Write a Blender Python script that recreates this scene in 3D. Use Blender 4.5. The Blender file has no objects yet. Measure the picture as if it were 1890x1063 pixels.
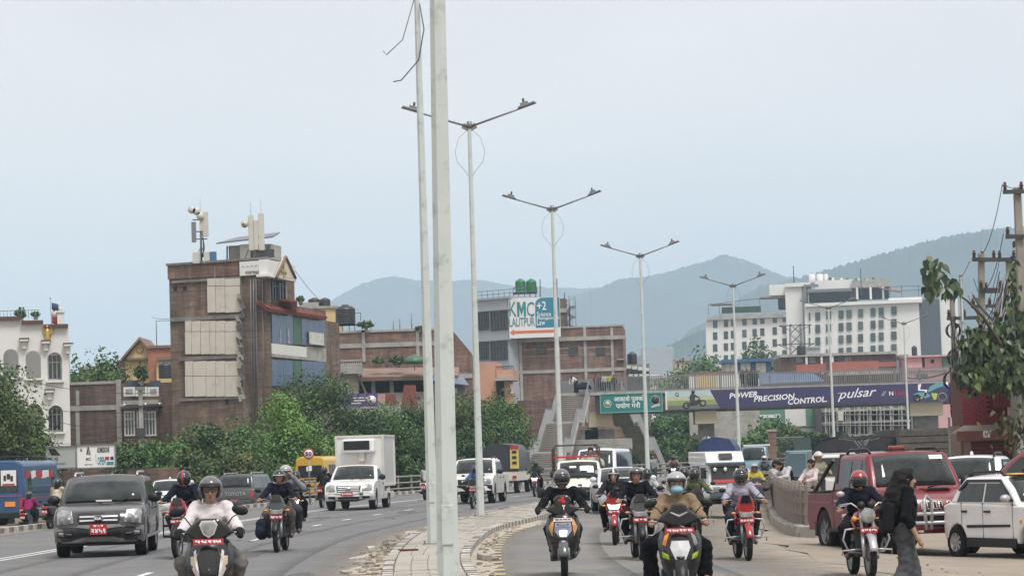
import bpy, bmesh, math, random
import numpy as np
from mathutils import Vector, Matrix, Euler
R=math.radians
random.seed(7)
SC=bpy.context.scene
COL=SC.collection
# ---------------------------------------------------------------- camera, world, sun, exposure
FPX, CX, CY, EYE=4850.0, 945.0, 531.5, 1.75
PITCH, ROLL=R(3.68), R(-1.8)
cam=bpy.data.cameras.new('camera')
camo=bpy.data.objects.new('camera', cam);COL.objects.link(camo)
cam.sensor_width=36.0;cam.lens=36.0*FPX/1890.0
cam.clip_start=0.5;cam.clip_end=20000
CM=Matrix.Rotation(R(90)+PITCH, 3, 'X')@Matrix.Rotation(ROLL, 3, 'Z')
camo.matrix_world=Matrix.Translation((0, 0, EYE))@CM.to_4x4()
SC.camera=camo
world=bpy.data.worlds.new('World');SC.world=world;world.use_nodes=True
wn=world.node_tree;wn.nodes.clear()
sky=wn.nodes.new('ShaderNodeTexSky');sky.sky_type='NISHITA';sky.sun_disc=False
SUN_EL, SUN_AZ=R(62), R(150)
sky.sun_elevation=SUN_EL;sky.sun_rotation=SUN_AZ
sky.air_density=1.0;sky.dust_density=2.0;sky.ozone_density=1.0
mx=wn.nodes.new('ShaderNodeMix');mx.data_type='RGBA';mx.inputs[0].default_value=0.92
bgn=wn.nodes.new('ShaderNodeBackground');bgn.inputs['Strength'].default_value=0.12
tcw=wn.nodes.new('ShaderNodeTexCoord');nzw=wn.nodes.new('ShaderNodeTexNoise')
nzw.inputs['Scale'].default_value=4.;nzw.inputs['Detail'].default_value=4;nzw.inputs['Roughness'].default_value=.45
rpw=wn.nodes.new('ShaderNodeValToRGB')
rpw.color_ramp.elements[0].position=.3;rpw.color_ramp.elements[0].color=(7.65, 7.15, 6.95, 1)
rpw.color_ramp.elements[1].position=.7;rpw.color_ramp.elements[1].color=(9.05, 8.35, 7.9, 1)
wo=wn.nodes.new('ShaderNodeOutputWorld')
mpw=wn.nodes.new('ShaderNodeMapping');mpw.inputs['Scale'].default_value=(1, 1, 2.6);wn.links.new(tcw.outputs['Generated'], mpw.inputs['Vector']);wn.links.new(mpw.outputs[0], nzw.inputs['Vector']);wn.links.new(nzw.outputs['Fac'], rpw.inputs['Fac'])
wn.links.new(sky.outputs[0], mx.inputs[6]);wn.links.new(rpw.outputs[0], mx.inputs[7])
wn.links.new(mx.outputs[2], bgn.inputs['Color']);wn.links.new(bgn.outputs[0], wo.inputs['Surface'])
sun=bpy.data.lights.new('sun', 'SUN');sun.energy=3.3;sun.angle=R(20);sun.color=(1, .985, .96)
suno=bpy.data.objects.new('sun', sun);COL.objects.link(suno)
sd=Vector((math.sin(SUN_AZ)*math.cos(SUN_EL), math.cos(SUN_AZ)*math.cos(SUN_EL), math.sin(SUN_EL)))
suno.rotation_euler=sd.to_track_quat('Z', 'Y').to_euler()
SC.view_settings.view_transform='Standard';SC.view_settings.look='None'
SC.view_settings.exposure=0.08;SC.view_settings.gamma=1.0;SC.view_settings.use_curve_mapping=False
SC.render.engine='CYCLES'
cy=SC.cycles
cy.use_denoising=True;cy.max_bounces=6;cy.diffuse_bounces=2;cy.glossy_bounces=3
cy.transmission_bounces=4;cy.volume_bounces=2;cy.transparent_max_bounces=8
cy.caustics_reflective=False;cy.caustics_refractive=False
# ---------------------------------------------------------------- pixel -> place
def ray(px, py):return CM@Vector(((px-CX)/FPX, -(py-CY)/FPX, -1.0))
def at(px, py, Y):
 d=ray(px, py);return Vector((0, 0, EYE))+d*(Y/d.y)
def gnd(px, py, z=0.0):
 d=ray(px, py);return Vector((0, 0, EYE))+d*((z-EYE)/d.z)
def curve(tab):
 t=sorted(tab);ys=np.array([a for a, b in t], float);xs=np.array([b for a, b in t], float)
 m=np.gradient(xs, ys)
 def f(y):
  i=int(min(max(np.searchsorted(ys, y)-1, 0), len(ys)-2));h=ys[i+1]-ys[i];s=(y-ys[i])/h
  if s<0:return xs[0]+m[0]*(y-ys[0])
  if s>1:return xs[-1]+m[-1]*(y-ys[-1])
  return((1+2*s)*(1-s)**2*xs[i]+s*(1-s)**2*h*m[i]+s*s*(3-2*s)*xs[i+1]+s*s*(s-1)*h*m[i+1])
 return f
# ---------------------------------------------------------------- materials
MATS={}
def mat(name, col, rough=.6, metal=0., var=.0, vs=3., bump=0., bs=20., coat=0., emit=None, es=0., spec=.5, dirt=None, ds=1.2, dl=.55):
 if name in MATS:return MATS[name]
 m=bpy.data.materials.new(name);m.use_nodes=True;MATS[name]=m
 nt=m.node_tree;p=nt.nodes['Principled BSDF'];L=nt.links
 c=(*col, 1)if len(col)==3 else col
 p.inputs['Base Color'].default_value=c;p.inputs['Roughness'].default_value=rough
 p.inputs['Metallic'].default_value=metal;p.inputs['Specular IOR Level'].default_value=spec
 p.inputs['Coat Weight'].default_value=coat;p.inputs['Coat Roughness'].default_value=.06
 if emit:p.inputs['Emission Color'].default_value=(*emit, 1);p.inputs['Emission Strength'].default_value=es
 if var or bump or dirt:
  tc=nt.nodes.new('ShaderNodeTexCoord');src=tc.outputs['Object']
 out=None
 if var:
  n=nt.nodes.new('ShaderNodeTexNoise');n.inputs['Scale'].default_value=vs;n.inputs['Detail'].default_value=6;n.inputs['Roughness'].default_value=.65
  L.new(src, n.inputs['Vector'])
  r=nt.nodes.new('ShaderNodeValToRGB');r.color_ramp.elements[0].position=.3;r.color_ramp.elements[1].position=.7
  r.color_ramp.elements[0].color=tuple(x*(1-var)for x in c[:3])+(1, )
  r.color_ramp.elements[1].color=tuple(min(1, x*(1+var))for x in c[:3])+(1, )
  L.new(n.outputs['Fac'], r.inputs['Fac']);out=r.outputs[0];L.new(out, p.inputs['Base Color'])
 if dirt:
  n=nt.nodes.new('ShaderNodeTexNoise');n.inputs['Scale'].default_value=ds;n.inputs['Detail'].default_value=9;n.inputs['Roughness'].default_value=.7
  L.new(src, n.inputs['Vector'])
  r=nt.nodes.new('ShaderNodeValToRGB');r.color_ramp.elements[0].position=dl-.07;r.color_ramp.elements[1].position=dl+.12
  r.color_ramp.elements[0].color=(0, 0, 0, 1);r.color_ramp.elements[1].color=(.8, .8, .8, 1)
  L.new(n.outputs['Fac'], r.inputs['Fac'])
  x=nt.nodes.new('ShaderNodeMix');x.data_type='RGBA'
  if out:L.new(out, x.inputs[6])
  else:x.inputs[6].default_value=c
  x.inputs[7].default_value=(*dirt, 1)
  L.new(r.outputs[0], x.inputs[0]);out=x.outputs[2];L.new(out, p.inputs['Base Color'])
 if bump:
  n=nt.nodes.new('ShaderNodeTexNoise');n.inputs['Scale'].default_value=bs;n.inputs['Detail'].default_value=5
  L.new(src, n.inputs['Vector'])
  b=nt.nodes.new('ShaderNodeBump');b.inputs['Strength'].default_value=bump;b.inputs['Distance'].default_value=.03
  L.new(n.outputs['Fac'], b.inputs['Height']);L.new(b.outputs[0], p.inputs['Normal'])
 return m
def brickmat(name, c1, c2, mortar, bw=.24, bh=.085, dirt=None, dl=.52, mort=.012):
 if name in MATS:return MATS[name]
 m=bpy.data.materials.new(name);m.use_nodes=True;MATS[name]=m
 nt=m.node_tree;p=nt.nodes['Principled BSDF'];L=nt.links;p.inputs['Roughness'].default_value=.9
 tc=nt.nodes.new('ShaderNodeTexCoord');sp=nt.nodes.new('ShaderNodeSeparateXYZ');L.new(tc.outputs['Object'], sp.inputs[0])
 ad=nt.nodes.new('ShaderNodeMath');L.new(sp.outputs[0], ad.inputs[0]);L.new(sp.outputs[1], ad.inputs[1])
 cb=nt.nodes.new('ShaderNodeCombineXYZ');L.new(ad.outputs[0], cb.inputs[0]);L.new(sp.outputs[2], cb.inputs[1])
 b=nt.nodes.new('ShaderNodeTexBrick');L.new(cb.outputs[0], b.inputs['Vector'])
 b.inputs['Color1'].default_value=(*c1, 1);b.inputs['Color2'].default_value=(*c2, 1);b.inputs['Mortar'].default_value=(*mortar, 1)
 b.inputs['Scale'].default_value=1;b.inputs['Brick Width'].default_value=bw;b.inputs['Row Height'].default_value=bh
 b.inputs['Mortar Size'].default_value=mort;b.inputs['Mortar Smooth'].default_value=.3
 n=nt.nodes.new('ShaderNodeTexNoise');n.inputs['Scale'].default_value=.7;n.inputs['Detail'].default_value=12;n.inputs['Roughness'].default_value=.8
 L.new(tc.outputs['Object'], n.inputs['Vector'])
 r=nt.nodes.new('ShaderNodeValToRGB');r.color_ramp.elements[0].position=dl-.1;r.color_ramp.elements[1].position=dl+.16
 r.color_ramp.elements[0].color=(0, 0, 0, 1);r.color_ramp.elements[1].color=(.75, .75, .75, 1);L.new(n.outputs['Fac'], r.inputs['Fac'])
 x=nt.nodes.new('ShaderNodeMix');x.data_type='RGBA';L.new(b.outputs['Color'], x.inputs[6]);x.inputs[7].default_value=(*(dirt or mortar), 1)
 L.new(r.outputs[0], x.inputs[0]);L.new(x.outputs[2], p.inputs['Base Color'])
 last=x.outputs[2]
 for sc3, lo, hi, dt in(((.5, .5, 7.), .55, 1.3, 6), ((1.6, 1.6, .22), .5, 1.25, 5), ((.35, .35, .35), .7, 1.2, 3)):
  mp=nt.nodes.new('ShaderNodeMapping');mp.inputs['Scale'].default_value=sc3;L.new(tc.outputs['Object'], mp.inputs['Vector']);k=nt.nodes.new('ShaderNodeTexNoise');k.inputs['Scale'].default_value=1.;k.inputs['Detail'].default_value=dt;k.inputs['Roughness'].default_value=.7;L.new(mp.outputs[0], k.inputs['Vector'])
  mr=nt.nodes.new('ShaderNodeMapRange');mr.inputs[1].default_value=.32;mr.inputs[2].default_value=.68;mr.inputs[3].default_value=lo;mr.inputs[4].default_value=hi;L.new(k.outputs['Fac'], mr.inputs[0])
  vm=nt.nodes.new('ShaderNodeVectorMath');vm.operation='SCALE';L.new(last, vm.inputs[0]);L.new(mr.outputs[0], vm.inputs['Scale']);last=vm.outputs[0]
 L.new(last, p.inputs['Base Color'])
 u=nt.nodes.new('ShaderNodeBump');u.inputs['Strength'].default_value=.5;u.inputs['Distance'].default_value=.01;u.invert=True
 L.new(b.outputs['Fac'], u.inputs['Height']);L.new(u.outputs[0], p.inputs['Normal'])
 return m
# ---------------------------------------------------------------- mesh collector
class MB:
 def __init__(s):s.v=[];s.f=[];s.mi=[];s.sm=[]
 def add(s, vs, fs, mi=0, sm=False):
  o=len(s.v);s.v+=[tuple(v)for v in vs]
  for f in fs:s.f.append([i+o for i in f]);s.mi.append(mi);s.sm.append(sm)
  return s
 def box(s, c, d, rot=None, mi=0, taper=1.):
  x, y, z=d[0]/2, d[1]/2, d[2]/2;t=taper
  vs=[(-x, -y, -z), (x, -y, -z), (x, y, -z), (-x, y, -z), (-x*t, -y*t, z), (x*t, -y*t, z), (x*t, y*t, z), (-x*t, y*t, z)]
  M=Euler(rot).to_matrix()if rot else None
  vs=[(M@Vector(v)if M else Vector(v))+Vector(c)for v in vs]
  return s.add(vs, [(0, 3, 2, 1), (4, 5, 6, 7), (0, 1, 5, 4), (1, 2, 6, 5), (2, 3, 7, 6), (3, 0, 4, 7)], mi)
 def tube(s, pts, r, n=6, mi=0, sm=True, cap=True):
  pts=[Vector(p)for p in pts];k=len(pts);rs=r if isinstance(r, (list, tuple))else[r]*k
  vs=[];up=None
  for i, p in enumerate(pts):
   d=(pts[min(i+1, k-1)]-pts[max(i-1, 0)]).normalized()
   if up is None:up=Vector((0, 0, 1))if abs(d.z)<.9 else Vector((1, 0, 0))
   a=d.cross(up).normalized();b=a.cross(d).normalized();up=b
   for j in range(n):
    t=2*math.pi*(j+.5)/n;vs.append(p+(a*math.cos(t)+b*math.sin(t))*rs[i])
  fs=[(i*n+j, i*n+(j+1)%n, (i+1)*n+(j+1)%n, (i+1)*n+j)for i in range(k-1)for j in range(n)]
  s.add(vs, fs, mi, sm)
  if cap:s.add(vs[:n], [tuple(range(n))[::-1]], mi);s.add(vs[-n:], [tuple(range(n))], mi)
  return s
 def lathe(s, prof, c=(0, 0, 0), axis='z', n=16, mi=0, sm=True):
  vs=[];k=len(prof)
  for r, h in prof:
   for j in range(n):
    t=2*math.pi*j/n;a, b=r*math.cos(t), r*math.sin(t)
    v=(a, b, h)if axis=='z'else((h, a, b)if axis=='x'else(b, h, a))
    vs.append((v[0]+c[0], v[1]+c[1], v[2]+c[2]))
  fs=[(i*n+j, i*n+(j+1)%n, (i+1)*n+(j+1)%n, (i+1)*n+j)for i in range(k-1)for j in range(n)]
  return s.add(vs, fs, mi, sm)
 def ell(s, c, r, n=12, m=8, mi=0, rot=None, lo=-1., hi=1.):
  M=Euler(rot).to_matrix()if rot else Matrix.Identity(3);vs=[]
  a0, a1=math.asin(lo), math.asin(hi)
  for i in range(m+1):
   a=a0+(a1-a0)*i/m
   for j in range(n):
    t=2*math.pi*j/n
    vs.append(M@Vector((r[0]*math.cos(a)*math.cos(t), r[1]*math.cos(a)*math.sin(t), r[2]*math.sin(a)))+Vector(c))
  return s.add(vs, [(i*n+j, i*n+(j+1)%n, (i+1)*n+(j+1)%n, (i+1)*n+j)for i in range(m)for j in range(n)], mi, True)
 def prism(s, poly, a, b, axis='y', mi=0, sm=False):
  def P(u, w, h):return(u, h, w)if axis=='y'else((h, u, w)if axis=='x'else(u, w, h))
  n=len(poly);vs=[P(u, w, a)for u, w in poly]+[P(u, w, b)for u, w in poly]
  s.add(vs, [tuple(range(n))[::-1], tuple(range(n, 2*n))], mi)
  return s.add(vs, [(i, (i+1)%n, n+(i+1)%n, n+i)for i in range(n)], mi, sm)
 def build(s, name, mats, parent=None, bevel=0., kind=None, label=None, loc=None, seg=2, fix=True):
  me=bpy.data.meshes.new(name);me.from_pydata(s.v, [], s.f)
  ms=mats if isinstance(mats, (list, tuple))else[mats]
  for m in ms:me.materials.append(m)
  me.polygons.foreach_set('material_index', s.mi);me.polygons.foreach_set('use_smooth', s.sm)
  if fix:
   bm=bmesh.new();bm.from_mesh(me);bmesh.ops.remove_doubles(bm, verts=bm.verts, dist=1e-5)
   bmesh.ops.recalc_face_normals(bm, faces=bm.faces);bm.to_mesh(me);bm.free()
  me.update()
  return link(name, me, parent, kind, label, loc, bevel, seg)
def link(name, me, parent=None, kind=None, label=None, loc=None, bevel=0., seg=2):
 o=bpy.data.objects.new(name, me);COL.objects.link(o)
 if parent:o.parent=parent
 if kind:o['kind']=kind
 if label:o['label']=label
 if loc is not None:o.location=loc
 if bevel:
  b=o.modifiers.new('bevel', 'BEVEL');b.width=bevel;b.segments=seg;b.limit_method='ANGLE';b.angle_limit=R(35);b.harden_normals=False
 return o
def tag(o, label, cat, group=None, kind=None):
 o['label']=label;o['category']=cat
 if group:o['group']=group
 if kind:o['kind']=kind
 return o
def thing(name, label, cat, loc=(0, 0, 0), rz=0., group=None):
 o=bpy.data.objects.new(name, None);o.empty_display_size=.2;COL.objects.link(o)
 o.location=loc;o.rotation_euler=(0, 0, rz)
 return tag(o, label, cat, group)
TEXTS=[]
def text(body, size, m, loc, parent, rot=(R(90), 0, 0), name='lettering', ext=.004, shear=0., ax='CENTER', sx=1., bold=0., sp=1., w=None, h=None):
 """flat lettering, turned into a mesh by finish_text(); w, h: fit to this width / height"""
 c=bpy.data.curves.new(name, 'FONT');c.body=body;c.size=size;c.extrude=ext;c.shear=shear
 c.align_x=ax;c.align_y='CENTER';c.resolution_u=2;c.offset=bold;c.space_character=sp
 o=bpy.data.objects.new('tmp_letters', c);COL.objects.link(o);c.materials.append(m)
 TEXTS.append((o, name, parent, loc, rot, sx, w, h))
def finish_text():
 bpy.context.view_layer.update();dg=bpy.context.evaluated_depsgraph_get()
 for o, name, parent, loc, rot, sx, w, h in TEXTS:
  me=bpy.data.meshes.new_from_object(o.evaluated_get(dg));me.name=name
  if not len(me.vertices):bpy.data.objects.remove(o);continue
  v=np.zeros(len(me.vertices)*3);me.vertices.foreach_get('co', v);v=v.reshape(-1, 3)
  if w:v[:, 0]-=(v[:, 0].min()+v[:, 0].max())/2;v[:, 0]*=w/max(np.ptp(v[:, 0]), 1e-4)
  else:v[:, 0]*=sx
  if h:v[:, 1]-=(v[:, 1].min()+v[:, 1].max())/2;v[:, 1]*=h/max(np.ptp(v[:, 1]), 1e-4)
  me.vertices.foreach_set('co', v.ravel());me.update()
  n=link(name, me, parent, loc=loc);n.rotation_euler=rot;bpy.data.objects.remove(o)
def dup(root, loc=None, rz=None, label=None):
 r=root.copy();COL.objects.link(r)
 if loc is not None:r.location=loc
 if rz is not None:r.rotation_euler[2]=rz
 if label:r['label']=label
 for ch in root.children:
  c=ch.copy();COL.objects.link(c);c.parent=r
  for g in ch.children:
   d=g.copy();COL.objects.link(d);d.parent=c
 return r
# ---------------------------------------------------------------- common materials
ASPH=mat('asphalt', (.125, .127, .13), .85, var=.16, vs=1.3, bump=.25, bs=60, dirt=(.17, .16, .145), ds=.35, dl=.55)
ASPH2=mat('asphalt_side', (.14, .14, .138), .88, var=.16, vs=1.1, bump=.25, bs=60, dirt=(.21, .19, .16), ds=.3, dl=.52)
DIRT=mat('dirt', (.28, .235, .185), .95, var=.22, vs=1.6, bump=.6, bs=14, dirt=(.2, .18, .155), ds=.8, dl=.5)
SAND=mat('sand', (.36, .32, .26), .95, var=.2, vs=3, bump=.6, bs=22)
EARTH=mat('earth', (.12, .115, .07), .95, var=.35, vs=.15, bump=.4, bs=4)
WHITE=mat('white_paint', (.72, .73, .72), .5, var=.06, vs=4)
ROADW=mat('road_white', (.62, .62, .6), .8, dirt=(.3, .29, .28), ds=5, dl=.56)
ROADY=mat('road_yellow', (.5, .4, .19), .8, dirt=(.3, .27, .21), ds=6, dl=.48)
KW=mat('kerb_white', (.5, .48, .44), .85, var=.12, vs=9, dirt=(.26, .235, .2), ds=7, dl=.5)
KB=mat('kerb_black', (.1, .095, .088), .85, var=.3, vs=6, dirt=(.25, .225, .19), ds=6, dl=.48)
KG=mat('kerb_grey', (.33, .31, .28), .9, var=.2, vs=4, dirt=(.2, .17, .14), ds=4)
CONC=mat('concrete', (.36, .35, .32), .88, var=.16, vs=1.4, bump=.25, bs=18, dirt=(.2, .19, .17), ds=.9, dl=.55)
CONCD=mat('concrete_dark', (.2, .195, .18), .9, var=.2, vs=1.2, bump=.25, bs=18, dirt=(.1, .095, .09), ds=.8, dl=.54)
STEEL=mat('galvanised_steel', (.5, .545, .52), .45, metal=.0, var=.07, vs=1.5, dirt=(.27, .285, .27), ds=4.5, dl=.6)
DARKM=mat('dark_metal', (.06, .062, .066), .5, .3, var=.2, vs=4)
GREYM=mat('grey_metal', (.2, .205, .21), .45, .4, var=.15, vs=5)
BLACK=mat('black_plastic', (.01, .01, .011), .45, spec=.35)
RUBBER=mat('rubber', (.013, .0125, .012), .85, dirt=(.07, .062, .05), ds=9, dl=.62, spec=.25)
CHROME=mat('chrome', (.75, .76, .77), .15, 1.)
GLASS=mat('car_glass', (.022, .028, .028), .05, spec=.5, var=.8, vs=1.6)  # strong colour noise paints blotchy reflections into the panes
WGLASS=mat('window_glass', (.03, .04, .045), .12, spec=.7, var=.3, vs=.8)
LAMPG=mat('lamp_glass', (.26, .27, .27), .2, 0., spec=.5, var=.5, vs=9)
REDL=mat('red_lamp', (.35, .015, .012), .2, spec=.7)
AMBER=mat('amber_lamp', (.75, .26, .03), .25)
LITE=mat('lit_headlamp', (.9, .92, .95), .2, emit=(.92, .96, 1.), es=2.4)
PLATE=mat('red_plate', (.38, .02, .03), .5)
PLATEW=mat('white_plate', (.66, .66, .64), .5)
TXTW=mat('white_letter', (.8, .8, .8), .5)
TXTB=mat('black_letter', (.02, .02, .02), .5)
# ---------------------------------------------------------------- road geometry
MC=curve([(10, .1), (25, -.65), (38, -1.42), (50.5, -1.68), (73, -1.1), (99, 1.6), (124, 6.1), (149, 12.55), (176, 21.2), (202, 30.1), (240, 44.5)])
ML=curve([(15, -.7), (28, -1.5), (36.9, -1.95), (41, -2.13), (51.5, -2.38), (61.5, -2.3), (71.8, -1.66), (82.7, -.74), (95, .78), (124, 5.3), (149, 11.75), (176, 20.4), (202, 29.3), (240, 43.7)])
MR=curve([(15, .6), (28, -.2), (36, -.55), (41.3, -.77), (46.5, -.87), (54, -.8), (63, -.45), (72.2, .6), (84, 1.35), (99, 2.75), (124, 7.3), (149, 13.9), (176, 22.6), (202, 31.6), (240, 46)])
DL=curve([(10, -11.9), (53.5, -10.6), (72, -9.7), (86, -8.7), (100.7, -7.2), (117, -4.5), (140, .4), (176, 10.5), (202, 19.4), (240, 34)])
KL=curve([(10, -14.8), (50, -15.), (77, -15.1), (90, -14.2), (107.6, -11.2), (125, -8.7), (140, -5.2), (176, 4.6), (202, 13.6), (240, 28)])
RR=curve([(10, 6.2), (40, 5.6), (50, 5.2), (60, 5.7), (77, 7.1), (99, 10), (124, 14.5), (149, 21), (176, 29.7), (202, 38.5), (240, 53)])
def ribbon(name, fa, fb, z, y0, y1, m, kind='structure', n=90, za=None, zb=None):
 ys=np.linspace(y0, y1, n);vs=[];fs=[]
 for y in ys:
  vs+=[(fa(y), y, za if za is not None else z), (fb(y), y, zb if zb is not None else z)]
 fs=[(2*i, 2*i+1, 2*i+3, 2*i+2)for i in range(n-1)]
 return MB().add(vs, fs).build(name, m, kind=kind)
MB().add([(-7000, -60, -.9), (7000, -60, -.9), (7000, 9000, -.9), (-7000, 9000, -.9)], [(0, 1, 2, 3)]).build('ground', EARTH, kind='structure')
ribbon('road', KL, ML, 0., 8, 240, ASPH)
ribbon('side_road', MR, lambda y:RR(y)-.1, 0, 8, 240, ASPH2, za=.001, zb=-.13)
ribbon('service_road', lambda y:KL(y)-7.2, lambda y:KL(y)+.1, -.45, 8, 175, ASPH2)
ribbon('footpath', lambda y:KL(y)-9.8, lambda y:KL(y)-7.15, -.36, 8, 175, DIRT)
def verge():
 ys=np.linspace(8, 240, 120);rng=random.Random(3);vs=[];fs=[];k=7
 off=[(-.3, -.112), (.1, -.122), (.9, -.17), (2.2, -.26), (5., -.27), (14, -.27), (40, -.3)]
 for y in ys:
  for i, (d, z)in enumerate(off):
   j=.35*math.sin(y*.9)*math.sin(y*.37+1)if i==0 else 0
   vs.append((RR(y)+d+j, y, z+(rng.uniform(-.015, .015)if i>1 else 0)))
 for a in range(len(ys)-1):
  for b in range(k-1):fs.append((a*k+b, a*k+b+1, (a+1)*k+b+1, (a+1)*k+b))
 MB().add(vs, fs, sm=True).build('dirt_verge', DIRT, kind='structure')
verge()
def film(name, f, w, y0, y1, m, zf):
 ys=np.linspace(y0, y1, 140);k=7;vs=[];fs=[];fade=[]
 for y in ys:
  for i in range(k):x=f(y)+w*i/(k-1);vs.append((x, y, zf(x, y)+.006));fade.append(1-i/(k-1))
 for a in range(len(ys)-1):
  for b in range(k-1):fs.append((a*k+b, a*k+b+1, (a+1)*k+b+1, (a+1)*k+b))
 o=MB().add(vs, fs, sm=True).build(name, m, kind='structure', fix=False);at_=o.data.attributes.new('fade', 'FLOAT', 'POINT');at_.data.foreach_set('value', fade);return o
def filmmat(name, col, s, amax=1.):
 m=mat(name, col, .95, var=.15, vs=2);nt=m.node_tree;L=nt.links;a=nt.nodes.new('ShaderNodeAttribute');a.attribute_name='fade';n=nt.nodes.new('ShaderNodeTexNoise');n.inputs['Scale'].default_value=s;n.inputs['Detail'].default_value=8;n.inputs['Roughness'].default_value=.7
 tc=nt.nodes.new('ShaderNodeTexCoord');L.new(tc.outputs['Object'], n.inputs['Vector']);ad=nt.nodes.new('ShaderNodeMath');ad.operation='MULTIPLY_ADD';L.new(n.outputs['Fac'], ad.inputs[0]);ad.inputs[1].default_value=1.2;ad.inputs[2].default_value=-1.15;sm=nt.nodes.new('ShaderNodeMath');sm.operation='ADD';sm.use_clamp=True
 d2=nt.nodes.new('ShaderNodeMath');d2.operation='MULTIPLY';d2.inputs[1].default_value=1.6;L.new(a.outputs['Fac'], d2.inputs[0]);L.new(ad.outputs[0], sm.inputs[0]);L.new(d2.outputs[0], sm.inputs[1]);mm=nt.nodes.new('ShaderNodeMath');mm.operation='MULTIPLY';mm.inputs[1].default_value=amax;L.new(sm.outputs[0], mm.inputs[0]);L.new(mm.outputs[0], nt.nodes['Principled BSDF'].inputs['Alpha']);return m
DUST=filmmat('dust', (.27, .235, .19), 1.4);GRIT=filmmat('grit', (.24, .22, .185), 2.5)
film('dust_film', lambda y:RR(y)-.2, -3.4, 20, 150, DUST, lambda x, y:.001-.131*min(max((x-MR(y))/(RR(y)-.1-MR(y)), 0), 1))
film('dust_film', lambda y:ML(y)-.3, -1.5, 20, 110, GRIT, lambda x, y:0)
film('dust_film', lambda y:MR(y)+.1, 1.2, 20, 110, GRIT, lambda x, y:.001-.131*min(max((x-MR(y))/(RR(y)-.1-MR(y)), 0), 1))
film('dust_film', lambda y:KL(y)+.1, 1.6, 30, 170, GRIT, lambda x, y:0)
TRK=filmmat('tyre_wear', (.07, .071, .072), .5, .3)
for q in(2.2, 3.7):film('tyre_track', lambda y:MR(y)+q+.25, -.5, 20, 180, TRK, lambda x, y:.002-.131*min(max((x-MR(y))/(RR(y)-.1-MR(y)), 0), 1))
for q in(1.6, 3.2, 5.2, 6.8):film('tyre_track', lambda y:ML(y)-q, -.55, 20, 180, TRK, lambda x, y:.002)
def patches():
 rng=random.Random(14);PM=[mat('asphalt_patch', (.085, .086, .088), .9, var=.2, vs=2, bump=.3, bs=60), mat('asphalt_pale', (.16, .158, .152), .9, var=.2, vs=2, bump=.3, bs=60)];CR=mat('asphalt_crack', (.03, .03, .03), .95);m=MB();c=MB()
 for i in range(16):
  y=rng.uniform(32, 100);left=rng.random()<.5;x=ML(y)-rng.uniform(.8, 8)if left else MR(y)+rng.uniform(.8, 4);zf=lambda X, Y:.0035 if left else .0045-.131*min(max((X-MR(Y))/(RR(Y)-.1-MR(Y)), 0), 1);w, l=rng.uniform(.2, .7), rng.uniform(.6, 2.6);pts=[(x+w*math.cos(t)*rng.uniform(.8, 1.1), y+l*math.sin(t)*rng.uniform(.8, 1.1))for t in np.linspace(0, 6.28, 10)[:-1]]
  m.add([(a, b, zf(a, b))for a, b in pts], [tuple(range(9))], rng.randrange(2))
 for i in range(26):
  y=rng.uniform(30, 85);left=rng.random()<.5;x=ML(y)-rng.uniform(.8, 9)if left else MR(y)+rng.uniform(.8, 4.2);dx, dy=(rng.uniform(-.3, .3), 1)if rng.random()<.5 else(1, rng.uniform(-.3, .3));P=[]
  for k in range(rng.randint(6, 14)):P.append((x, y));x+=dx*.22+rng.uniform(-.07, .07);y+=dy*.3+rng.uniform(-.1, .1)
  zf=lambda X, Y:.0055 if left else .0065-.131*min(max((X-MR(Y))/(RR(Y)-.1-MR(Y)), 0), 1);vs=[]
  for a, b in P:w=rng.uniform(.006, .018);vs+=[(a-w, b-w, zf(a, b)), (a+w, b+w, zf(a, b))]
  c.add(vs, [(2*k, 2*k+1, 2*k+3, 2*k+2)for k in range(len(P)-1)])
 m.build('road_patches', PM, kind='structure', fix=False);c.build('road_cracks', CR, kind='structure', fix=False)
patches()
def stripe(name, f, w, z, y0, y1, m, dash=None):
 b=MB();y=y0
 while y<y1:
  e=min(y+(dash[0]if dash else 2.5), y1)
  b.add([(f(y)-w/2, y, z), (f(y)+w/2, y, z), (f(e)+w/2, e, z), (f(e)-w/2, e, z)], [(0, 1, 2, 3)])
  y=e+(dash[1]if dash else 0)
 return b.build(name, m, kind='structure')
stripe('double_line_marking', lambda y:DL(y)-.13, .12, .005, 8, 236, ROADW)
stripe('double_line_marking', lambda y:DL(y)+.15, .12, .005, 8, 236, ROADW)
stripe('lane_dash_marking', curve([(10, -6.2), (45.7, -6.25), (62, -6.24), (74.3, -5.78), (83.3, -5.1), (100, -3.), (124, 1.), (149, 7.3), (176, 16), (240, 39)]), .13, .005, 12, 230, ROADW, (1.6, 4.6))
stripe('yellow_edge_marking', curve([(10, -.1), (39, -.3), (46.4, -.42), (51.8, -.43), (56.7, -.36), (61.3, -.16), (66, .2), (72, 1.), (84, 1.8), (99, 3.2), (124, 7.8)]), .17, .006, 20, 66, ROADY, (.55, .95))
stripe('worn_edge_marking', curve([(60, -.2), (66, .25), (72, 1.), (84, 1.8), (99, 3.2), (124, 7.8), (149, 14.4)]), .12, .006, 66.5, 96, ROADW, (.45, 1.1))
def drift(name, f, side, w0, m, y0, y1, z=.004):
 rng=random.Random(len(name));ys=np.arange(y0, y1, .5);vs=[]
 for y in ys:
  w=w0*(.55+.45*math.sin(y*.55)*math.sin(y*.23+2))+rng.uniform(0, .1)
  vs+=[(f(y)-side*.02, y, z+.03), (f(y)+side*w*.5, y, z+.012), (f(y)+side*w, y, z)]
 fs=[]
 for i in range(len(ys)-1):
  for k in(0, 1):a=3*i+k;fs.append((a, a+1, a+4, a+3))
 return MB().add(vs, fs, sm=True).build(name, m, kind='structure')
drift('sand_drift', ML, -1, .75, SAND, 20, 66)
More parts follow.
